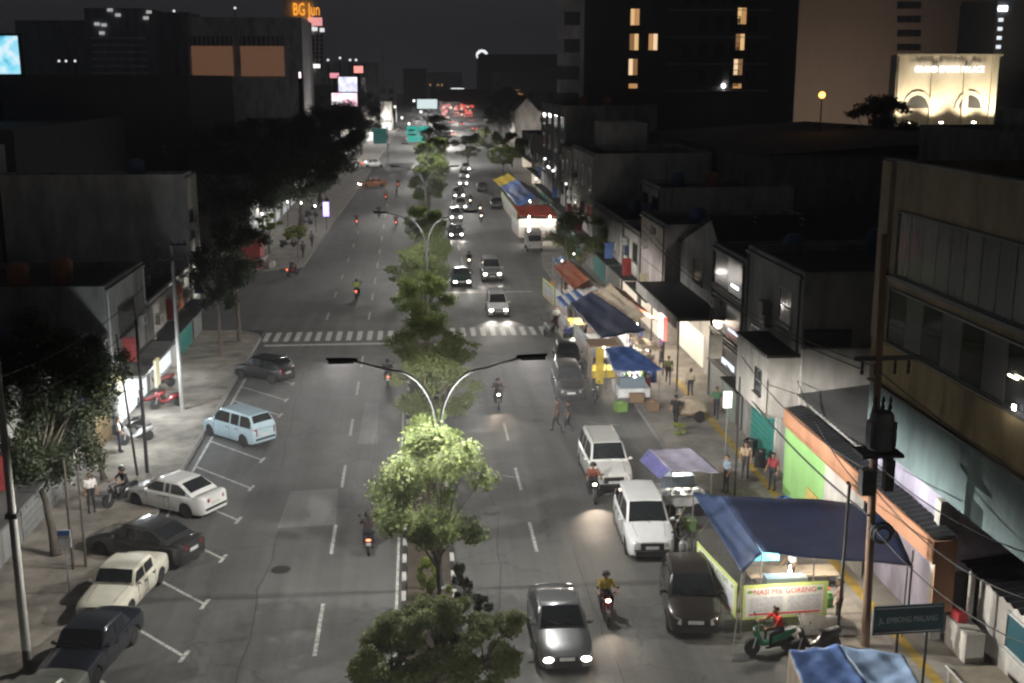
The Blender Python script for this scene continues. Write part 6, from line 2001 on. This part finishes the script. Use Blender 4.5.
# black hotel
b = tower('tall black hotel with small orange lit windows', 21, 48.0, 146, 166, 44, SKYD)
s_ = lambda px, py: atY(px, py, 146)
for iw_, (px, py) in enumerate(((635, 17), (634, 42), (633, 67), (653, 42), (742, 16), (740, 42), (738, 67))):
    p = s_(px, py)
    b.win('Y', 146, -1, p.x - .62, p.x + .62, p.z - 1.05, p.z + 1.05, 2, 1, [WARM[(iw_ * 3 + q_) % 4] for q_ in (0, 1)], FRAME)
for px in (633, 737):
    p = s_(px, 86)
    b.win('Y', 146, -1, p.x - .62, p.x + .62, p.z - .35, p.z + .35, 1, 1, WARM[1], FRAME)
for k in range(7):
    for i in range(5):
        if not (i == 0 and k < 0):
            x = 33.3 + i * 2.05
            z = 16.4 + k * 3.27
            if i > 0 or k != 2:
                b.win('Y', 146, -1, x, x + 1.2, z + .5, z + 2.4, 2, 1, WGL, FRAME)
b.box('lamp_dot', BULB, 38.6, 38.9, 145.8, 145.9, 16.7, 17.0)
for k in range(7):
    b.box('floor_ledge', SKYG, 31.5, 44.5, 145.9, 145.999, 16.2 + k * 3.27, 16.28 + k * 3.27)
b.box('side_strip', SKYG, 20.6, 20.999, 146.2, 147.2, 15, 43)
for k in range(5):
    b.box('balcony', SKYG, 18.0, 20.59, 147, 149, 16 + k * 3.3, 17.6 + k * 3.3)
# tan slab
TANT = WALL('tower_tan', (.27, .215, .175), .12)
b = tower('broad tan hotel slab with a column of dark windows', 84.8, 134, 270, 296, 62, TANT)
for k in range(5):
    z = atY(907, 47 - 14 * k, 270).z
    for px0, px1 in ((897, 921), (962, 984), (988, 1000)):
        a0, a1 = atY(px0, 47 - 14 * k, 270).x, atY(px1, 47 - 14 * k, 270).x
        b.win('Y', 270, -1, a0, a1, z - .75, z + .75, 3, 1)
lamp('facade_light', 'SPOT', (95 - b.c.x, 238 - b.c.y, 6), 15000, (1, .80, .64), b.t, .5, (R(112), 0, R(-5)), 110, .9)
# floodlit hall
p0, p1 = atY(894, 108, 200), atY(1000, 55, 200)
CREAM = WALL('hall_cream', (.62, .56, .45), .15)
b = Bld('banquet_hall', 'floodlit cream hall with arches and a glowing name on its front', p0.x, p1.x, 200, 203)
b.shell(p1.z, CREAM, DROOF, .5)
W_ = p1.x - p0.x
for k in (.30, .82):
    x = p0.x + W_ * (k - .08)
    MBa = MB()
    for i in range(8):
        a0, a1 = math.pi * i / 8, math.pi * (i + 1) / 8
        MBa.poly([(x + 2.1 * math.cos(a0), 199.75, 12.6 + 2.3 * math.sin(a0)), (x + 2.7 * math.cos(a0), 199.75, 12.6 + 3.0 * math.sin(a0)), (x + 2.7 * math.cos(a1), 199.75, 12.6 + 3.0 * math.sin(a1)), (x + 2.1 * math.cos(a1), 199.75, 12.6 + 2.3 * math.sin(a1))], (0, .249, 0))
    b.part('arch', MBa, CREAM)
    b.part('arch_opening', MB().poly([(x + 2.05 * math.cos(math.pi * i / 8), 199.9, 12.6 + 2.25 * math.sin(math.pi * i / 8)) for i in range(9)], (0, .098, 0)), FRAME)
for k in (.01, .34, .66, .93):
    b.box('pilaster', CREAM, p0.x + W_ * k, p0.x + W_ * k + 1.0, 199.6, 199.999, 8, p1.z - .2)
b.box('cornice', CREAM, p0.x - .3, p1.x + .3, 199.4, 199.999, p1.z - .19, p1.z + .15)
nm = E('hall_letters', (.93, .93, 1), 2.2)
lettering('GRAND EMPIRE PALACE', 1.5, nm, b.t, (p0.x + W_ * .50 - b.c.x, 199.3 - b.c.y, atY(945, 69.5, 200).z), (R(90), 0, 0), .08, .78, 'sign_letters')
for k in (.06, .38, .70, .95):
    lamp('floodlight', 'SPOT', (p0.x + W_ * k - b.c.x, 196.2 - b.c.y, 10.5), 5200, (1, .86, .62), b.t, .2, (R(146), 0, 0), 100, .9)
    b.box('floodlight_body', BULBW, p0.x + W_ * k - .25, p0.x + W_ * k + .25, 196.0, 196.4, 10.2, 10.35)
b2 = tower('dark tower with a column of small lights beside the floodlit hall', 108.5, 125, 215, 230, 32, SKYD)
for k in range(6):
    z = atY(1005, 20 + k * 9, 215).z
    b2.box('window_light', E('cool_dot', (.85, .93, 1), 1.1), 109.0, 109.9, 214.9, 214.995, z - .3, z + .35)
b2.box('roof_beacon', E('beacon', (.8, .9, 1), 10), 108.8, 110.4, 214.7, 214.99, 30.0, 30.9)
# orange lamp behind the roofs
pl_ = atY(822, 95, 118)
t = thing('sodium_lamp', 'single orange lamp on a mast above the black roofs', 'lamp', (pl_.x, pl_.y, 0))
MB().tube([(0, 0, 0), (0, 0, pl_.z - .3)], [.12, .07], 8).build('mast', DARKM, t)
MB().ell((0, 0, pl_.z), (.36, .3, .34), 12, 8).build('lantern', E('sodium', (1, .36, .07), 5), t, 60)
lamp('sodium_light', 'POINT', (0, -1.0, pl_.z), 60, (1, .5, .2), t, .3)
tree('roof_tree', 'dark bushy tree rising beside the single orange lamp', (49.5, 119, 0), 13.2, 4.4, 3.0, 'dark', 95, 3500, .5, .25, 26, BARKD, group=None, fork=.8)
# left skyline
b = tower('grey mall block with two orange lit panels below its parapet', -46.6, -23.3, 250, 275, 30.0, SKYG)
ORP = E('orange_panel', (.70, .33, .16), .16)
for px0, px1 in ((192, 233), (241, 284)):
    a0, a1 = atY(px0, 60, 250).x, atY(px1, 60, 250).x
    z0, z1 = atY(200, 76, 250).z, atY(200, 46, 250).z
    b.box('lit_panel', ORP, a0, a1, 249.7, 249.99, z0, z1)
    b.box('panel_head', WALLG, a0, a1, 249.6, 249.995, z1 + .05, z1 + 2.0)
    n = 9
    for i in range(n):
        b.box('fin', SKYG, a0 + (a1 - a0) * (i + .3) / n, a0 + (a1 - a0) * (i + .55) / n, 249.3, 249.59, z1 + .1, z1 + 1.9)
b = tower('far grey tower carrying a glowing orange rooftop sign', -34.5, -26.5, 320, 335, 42, SKYG)
p = atY(311, 10, 319)
lettering('BG Jun', 4.6, E('rooftop_orange', (1, .36, .03), 1.6), b.t, (p.x - 1.2 - b.c.x, 319 - b.c.y, p.z), (R(90), 0, 0), .1, .55, 'sign_letters')
p = atY(316, 21, 319.5)
b.box('red_sign', E('pink_sign', (1, .4, .4), 1), p.x - 2, p.x + 1.6, 319.5, 319.9, p.z - 1.2, p.z + .9)
for px, py in ((300, 29), (310, 29), (315, 29), (322, 30)):
    p = atY(px, py, 319.5)
    b.box('lamp_dot', E('white_dot', (1, 1, 1), 1), p.x - .6, p.x + .6, 319.5, 319.9, p.z - .5, p.z + .5)
for i in range(5):
    for k in range(7):
        p = atY(304 + i * 4.4, 36 + k * 4.2, 320)
        b.win('Y', 320, -1, p.x - .4, p.x + .4, p.z - .4, p.z + .4, 1, 1, WGL2, FRAME, fw=.05)
p0, p1 = atY(303, 66, 319.5), atY(320, 66, 319.5)
b.box('lit_band', E('white_band', (1, .97, .9), 1.6), p0.x, p1.x, 319.5, 319.9, p0.z - .5, p0.z + .5)
for lab, px0, px1, pt, Yd, nf in (('dim office tower with faint floor lines left of the mall block', 88, 152, 8, 330, 6), ('dim slab tower next to the mall block', 150, 192, 12, 345, 0), ('unlit tower at the left edge of the skyline', 18, 88, 20, 360, 0)):
    x0, x1 = atY(px0, 60, Yd).x, atY(px1, 60, Yd).x
    b = tower(lab, x0, x1, Yd, Yd + 18, atY(px0, pt, Yd).z, WALL('tower_dim', (.30, .31, .32)))
    for k in range(nf):
        z = atY(px0, 38 + k * 7, Yd).z
        b.box('floor_band', SKYG, x0 + 1, x1 - 1, Yd - .3, Yd - .01, z - .3, z + .3)
    if nf:
        for px, py in ((97, 24), (104, 25), (118, 15), (149, 12), (146, 18), (110, 10), (102, 33)):
            p = atY(px, py, Yd - .3)
            b.box('lamp_dot', E('white_dot2', (1, 1, 1), .45), p.x - .7, p.x + .7, Yd - .5, Yd - .31, p.z - .4, p.z + .4)
for i, (px, py) in enumerate(((59, 61), (66, 61), (75, 61), (174, 11), (235, 8), (328, 60), (340, 58), (350, 60), (356, 60))):
    p = atY(px, py, 300)
    t = thing('rooftop_lamp', 'tiny white lamp on a mast over the dark left skyline', 'lamp', (p.x, p.y, 0), 0, 'tiny lamps on the left skyline')
    MB().tube([(0, 0, 0), (0, 0, p.z)], .12, 5).build('mast', DARKM, t)
    MB().ell((0, 0, p.z), (.32, .32, .32), 8, 5).build('lantern', E('white_dot3', (1, 1, 1), 1.0), t)
# dark roofs in front of the skyline
for lab, x0, x1, y0, y1, h in (('long black flat roofed hall filling the left middle distance', -72, -24, 128, 158, 18.1), ('black lower roofs before the long flat hall', -70, -30, 90, 124, 14.0)):
    b = Bld('warehouse', lab, x0, x1, y0, y1, group='dark halls on the left')
    b.shell(h, SKYD, DROOF, .5)
# advertising screens
def screen(label, px0, px1, py0, py1, Yd, mat, frame=True, group=None, name='advertising_screen'):
    a, c = atY(px0, py1, Yd), atY(px1, py0, Yd)
    t = thing(name, label, 'screen', ((a.x + c.x) / 2, Yd, 0), 0, group)
    w, z0, z1 = (c.x - a.x) / 2, a.z, c.z
    MB().box(-w, w, -.25, -.2, z0, z1).build('panel', mat, t)
    MB().box(-w - .25, w + .25, -.19, .3, z0 - .25, z1 + .25).build('casing', DARKM, t)
    MB().tube([(0, .1, 0), (0, .1, z0 - .25)], .35, 8).build('mast', DARKM, t)
    return t
screen('bright cyan and white advertising screen at the left edge of the skyline', -30, 18, 36, 74, 122, SCREEN('cyan_screen', ((.05, .35, .6), (.25, .75, .95), (.75, .92, 1), (.3, .75, .95)), 1.0, .6))
screen('white and violet advertising screen over the trees on the left', 339, 357, 77, 97, 270, SCREEN('violet_screen', ((.35, .35, .75), (.8, .8, 1), (1, 1, 1)), 1.3, .7))
screen('pink advertising screen hanging below the white and violet one', 332, 357, 93, 106, 268, SCREEN('pink_screen', ((1, .4, .55), (1, .75, .85), (1, 1, 1)), 1.4, .6))
screen('small red and pink sign left of the white and violet screen', 330, 339, 73, 78, 272, E('rose', (1, .35, .45), 1))
screen('round topped red and white sign above the trees', 354, 363, 66, 73, 275, E('redwhite', (1, .35, .3), 1.3))
screen('small white sign on the dark mall canopy', 299, 301, 72, 78, 200, E('rose2', (1, .75, .8), 2))
screen('white billboard glowing at the far end of the avenue', 451, 464, 88, 94, 620, E('billboard', (.95, .97, 1), 1.5))
p = atY(482, 55, 640)
t = thing('ring_light', 'ring of white floodlights high over the far end of the avenue', 'lamp', (p.x, p.y, 0))
MB().tube([(0, 0, 0), (0, 0, p.z - 3)], [.6, .35], 8).build('mast', DARKM, t)
for k in range(9):
    a = R(-30 + 30 * k)
    MB().ell((2.5 * math.cos(a), 0, p.z + 2.2 * math.sin(a)), (.9, .4, .8), 8, 5).build('floodlamp', E('ringlight', (.95, .98, 1), 1.6), t, 60)
# floodlit pale post and teal gantry signs
p = G(428, 160)
t = thing('gantry_sign', 'road sign gantry with two teal boards under a glowing white box', 'sign', (p.x, p.y, 0))
zt = atY(428, 103, p.y).z
MB().tube([(0, 0, 0), (0, 0, zt)], [.22, .16], 10).build('mast', FRAMEW, t)
MB().box(-2.2, 2.2, -.3, .3, zt - 1.2, zt + .8).build('lit_box', E('gantry_box', (.85, 1, 1), .9), t)
zs = atY(428, 134, p.y).z
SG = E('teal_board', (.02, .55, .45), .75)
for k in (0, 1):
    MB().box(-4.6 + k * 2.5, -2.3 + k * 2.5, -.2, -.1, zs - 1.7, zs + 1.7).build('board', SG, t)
    MB().box(-4.3 + k * 2.5, -2.6 + k * 2.5, -.24, -.201, zs - .3, zs + .1).box(-4.3 + k * 2.5, -3.0 + k * 2.5, -.24, -.201, zs + .5, zs + .8).build('route_print', T_WHITE, t)
MB().tube([(-4.6, 0, zs), (.2, 0, zs)], .12, 8).build('boom', STEEL, t)
p = G(390, 165)
t = thing('gantry_sign', 'dim teal road sign on a post at the left pavement', 'sign', (p.x, p.y, 0))
zs = atY(382, 136, p.y).z
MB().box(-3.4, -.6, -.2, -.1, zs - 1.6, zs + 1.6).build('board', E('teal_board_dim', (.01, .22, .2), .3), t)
MB().tube([(-.4, 0, 0), (-.4, 0, zs + 2)], .14, 8).build('mast', STEEL, t)
MB().tube([(-3.2, .1, zs), (-.4, .1, zs)], .1, 8).build('boom', STEEL, t)
# far lamps and red lights
labs = 'glowing lamp post on the far stretch of the avenue'
for px, py in ((402, 119), (414, 102), (409, 125), (365, 138), (421, 113), (395, 108), (545, 160), (553, 172), (556, 176), (548, 168), (566, 185), (536, 180), (574, 255), (562, 262)):
    near = px > 500
    Yd = 150 if near else 420
    if px > 558: Yd = 92
    p = atY(px, py, Yd)
    t = thing('far_lamp_post', labs if not near else 'small glowing lamp on a post between the stalls and the facades', 'lamp', (p.x, p.y, 0), 0, 'far lamp posts' if not near else 'lamps between stalls and facades')
    MB().tube([(0, 0, 0), (0, 0, p.z)], .12 if not near else .05, 6).build('post', DARKM, t)
    k = .42 if not near else .09 if Yd < 100 else .16
    MB().ell((0, 0, p.z + k), (k, k, k), 8, 6).build('lantern', E('far_globe', (1, .97, .92), 3), t, 60)
r4 = random.Random(9)
b = Bld('lantern_arcade', 'arcade front covered with red glowing lanterns at the far end of the road', 8, 40, 560, 580)
b.box('wall', SKYD, 8, 40, 560, 580, 0, 12.5)
for i in range(46):
    px, py = r4.uniform(443, 475), r4.uniform(105, 126)
    p = atY(px, py, 559)
    k = r4.uniform(.5, 1.1)
    b.part('lantern', MB().ell((p.x, 559, p.z), (k, .4, k * .8), 8, 5), E('red_lantern', (1, .13, .09), 1.1) if r4.random() < .75 else E('warm_lantern', (1, .6, .45), 1.2))
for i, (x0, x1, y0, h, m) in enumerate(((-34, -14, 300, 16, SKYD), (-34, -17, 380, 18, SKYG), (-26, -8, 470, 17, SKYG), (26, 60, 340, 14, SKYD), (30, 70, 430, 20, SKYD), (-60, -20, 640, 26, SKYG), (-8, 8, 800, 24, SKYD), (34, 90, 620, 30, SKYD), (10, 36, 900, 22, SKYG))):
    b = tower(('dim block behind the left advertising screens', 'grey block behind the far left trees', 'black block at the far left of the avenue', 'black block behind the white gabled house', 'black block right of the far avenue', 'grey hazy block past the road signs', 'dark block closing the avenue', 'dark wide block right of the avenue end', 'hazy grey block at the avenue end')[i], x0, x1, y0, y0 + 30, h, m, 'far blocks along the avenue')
    r5 = random.Random(i)
    n = int((x1 - x0) / 3)
    for k in range(n):
        for j in range(3):
            if r5.random() < .5:
                b.win('Y', y0, -1, x0 + k * 3 + .6, x0 + k * 3 + 2.2, 5 + j * 3.4, 6.8 + j * 3.4, 1, 1, (MATS['warm_window_b'] if r5.random() < .25 else WGL), FRAME)
p = atY(383, 60, 500)
t = thing('radio_mast', 'thin radio mast over the far left blocks', 'mast', (p.x, p.y, 0))
MB().tube([(0, 0, 0), (0, 0, atY(383, 43, 500).z)], [.5, .2], 6).build('pole', SKYG, t)
MB().box(-1, 1, -.2, .2, 26, 26.4).build('crossarm', SKYG, t)
# ================================================================ market clutter
r7 = random.Random(21)
for i in range(9):
    y = r7.uniform(60.5, 94)
    crate('white foam box standing in the clutter between the food stalls', (r7.uniform(11.2, 13.6), y, .13 if y < 100 else 0), (.55, .4, .38), T_WHITE, r7.uniform(0, 3), 'foam boxes between the stalls', 'foam_box', 'box')
for i in range(6):
    crate('red plastic crate in the clutter between the food stalls', (r7.uniform(12.2, 14.2), r7.uniform(61, 92), .13), (.5, .36, .3), T_RED, r7.uniform(0, 3), 'red crates between the stalls')
for i in range(5):
    x, y = r7.uniform(12.3, 14.3), r7.uniform(62, 90)
    t = thing('water_drum', 'blue plastic water drum standing among the food stalls', 'drum', (x, y, .13), 0, 'blue drums among the stalls')
    MB().lathe([(.24, 0), (.28, .04), (.28, .36), (.295, .38), (.28, .40), (.28, .78), (.25, .85), (.05, .86)], 14).build('body', T_BLUE, t, 40)
    MB().lathe([(.07, .862), (.07, .90)], 10, (.1, 0, 0)).build('lid', T_WHITE, t)
seat_c = [(.30, .05, .05), (.45, .43, .40), (.05, .07, .15), (.12, .12, .12), (.35, .28, .10), (.10, .20, .16), (.4, .2, .2), (.22, .22, .25)]
seat_l = ['person in dark red eating by the blue-roofed cart', 'person in cream eating beside the navy roofed stall', 'person in navy seated under the cream and orange roof', 'person in charcoal seated beside the lit shop front', 'person in mustard seated by the striped stall', 'person in sea green seated under the rust orange roof', 'person in rose seated between the rust roof and the dark tree', 'person in slate grey seated near the dark tree']
seat_p = [(13.0, 62.6), (13.3, 69.6), (13.8, 72.4), (14.2, 68.2), (12.2, 79.2), (13.3, 85.6), (13.5, 89.8), (14.0, 92.5)]
for i, (x, y) in enumerate(seat_p):
    t = thing('stool', 'plastic stool under the ' + seat_l[i], 'stool', (x, y, .13), 0, 'plastic stools at the stalls')
    MB().lathe([(.16, .40), (.15, .43), (.02, .435)], 12).build('seat', REDP, t)
    for a in range(4):
        MB().tube([(.13 * math.cos(a * 1.57 + .8), .13 * math.sin(a * 1.57 + .8), 0), (.11 * math.cos(a * 1.57 + .8), .11 * math.sin(a * 1.57 + .8), .40)], .018, 5).build('leg', REDP, t)
    person(seat_l[i], 'sit', (x, y, .13), r7.uniform(120, 260), seat_c[i], (.03, .03, .045), group='people seated at the stalls')
for lab, c, m in (('crumpled white sheet roof between the striped and rust stalls', ((11.2, 84.6, 2.5), (12.7, 84.9, 2.95), (13.1, 81.8, 2.8), (11.4, 81.9, 2.35)), T_WHITE), ('small faded blue sheet slung behind the navy roofed stall', ((13.2, 79.3, 2.9), (14.6, 79.0, 2.7), (14.7, 76.2, 2.5), (13.4, 76.4, 2.85)), T_BLUE), ('patched cream sheet over the back of the blue-roofed cart', ((12.6, 66.6, 2.55), (14.1, 66.2, 2.5), (14.0, 64.2, 2.3), (12.5, 64.6, 2.45)), T_CREAM), ('narrow pale sheet stretched beside the dark tree', ((11.6, 98.6, 2.5), (13.2, 98.4, 2.8), (13.2, 95.0, 2.7), (11.6, 95.2, 2.4)), T_LBLUE)):
    t = thing('sheet_awning', lab, 'awning', (c[0][0] + .8, c[2][1] + 1, 0), 0, 'loose sheet roofs between the stalls')
    tarp(t, 'sheet', c, m, 10, 8, .16, .06)
    posts(t, [(p[0] + (.05 if k in (0, 3) else -.05), p[1] + (-.05 if k < 2 else .05), p[2] - .03) for k, p in enumerate(c)], .02)
    bulb(t, c[0][0] + .8, c[2][1] + 1.2, 2.15, 30, (1, .93, .82))
more = (('person in a checked grey shirt buying at the blue-roofed cart', 628, 398, 20, (.30, .30, .32), 'stand'), ('person in olive walking between the cart and the lit shop', 668, 384, 260, (.14, .15, .07), 'walk'), ('person in violet standing under the lit red and white sign', 662, 362, 190, (.20, .10, .28), 'stand'), ('person in beige walking past the glazed shophouse', 690, 398, 80, (.42, .36, .27), 'walk'), ('person in teal standing by the striped stall', 585, 322, 220, (.05, .22, .22), 'stand'), ('person in black standing by the rust orange stall', 566, 298, 200, (.02, .02, .02), 'stand'), ('person in orange walking beside the white banners of the rust stall', 551, 300, 265, (.45, .18, .05), 'walk'), ('person in white shirt by the parked scooters at the crosswalk end', 556, 330, 240, (.55, .55, .53), 'stand'))
for lb, px, py, hd_, sh, po in more:
    walker(lb, px, py, hd_, sh, (.03, .03, .045), po, .13)
# scooters under the big trees
for i in range(7):
    p = G(303 + i * 5.2, 247 - i * 7.5, .13)
    moto('scooter in the row parked under the big trees past the side street', (p.x - 1.6, p.y, .13), 15, (BLK, WHT, RED, BLU)[i % 4], group='scooters under the big trees', lean=.1)
# lit frontages and added lights down the avenue
for i, (x0, x1, y0, h, lab) in enumerate(((-19, -13.5, 262, 7, 'pale lit shop at the junction before the teal signs'), (-16, -10.5, 330, 9, 'pale lit shop beyond the teal signs'), (-12.5, -8, 400, 10, 'pale lit shop far along the left of the avenue'))):
    b = Bld('lit_shop', lab, x0, x1, y0, y0 + 20, group='lit shops down the avenue')
    b.shell(h, WALLW, DROOF, .4)
    for k in range(3):
        b.win('Y', y0, -1, x0 + .4 + k * (x1 - x0 - .6) / 3, x0 + .1 + (k + 1) * (x1 - x0 - .6) / 3, 3.8, 5.6, 1, 1, MATS['cool_front2'], FRAME)
    b.box('lit_shopfront', E('pale_front', (1, .97, .92), 1.0), x0 + .3, x1 - .3, y0 - .08, y0 - .01, .5, 2.9)
    lamp('added_front_light', 'POINT', ((x0 + x1) / 2 - b.c.x, y0 - 3 - b.c.y, 5.5), 1800, (1, .97, .92), b.t, .3)  # added light without a fixture, brightens the shop front
hs = [o for o in bpy.data.objects if o.name.startswith('gabled_house')][0]
lamp('added_front_light', 'POINT', (30 - hs.location.x, 312 - hs.location.y, 5), 700, (1, .93, .85), hs, .3)  # two unseen lights added to brighten the gabled front
lamp('added_front_light', 'POINT', (40 - hs.location.x, 312 - hs.location.y, 5), 600, (1, .85, .8), hs, .3)
# ================================================================ night haze
hz_ = MB().box(-760, 760, -70, 1460, -1.2, 72).build('haze', M('haze_air', (1, 1, 1)))
hz_['kind'] = 'stuff'
hm = MATS['haze_air']
hn = hm.node_tree.nodes
hn.clear()
_ho = hn.new('ShaderNodeOutputMaterial')
_hv = hn.new('ShaderNodeVolumePrincipled')
_hv.inputs['Color'].default_value = (.95, .95, 1, 1)
_hv.inputs['Density'].default_value = .0009
_hv.inputs['Anisotropy'].default_value = .35
hm.node_tree.links.new(_hv.outputs[0], _ho.inputs['Volume'])
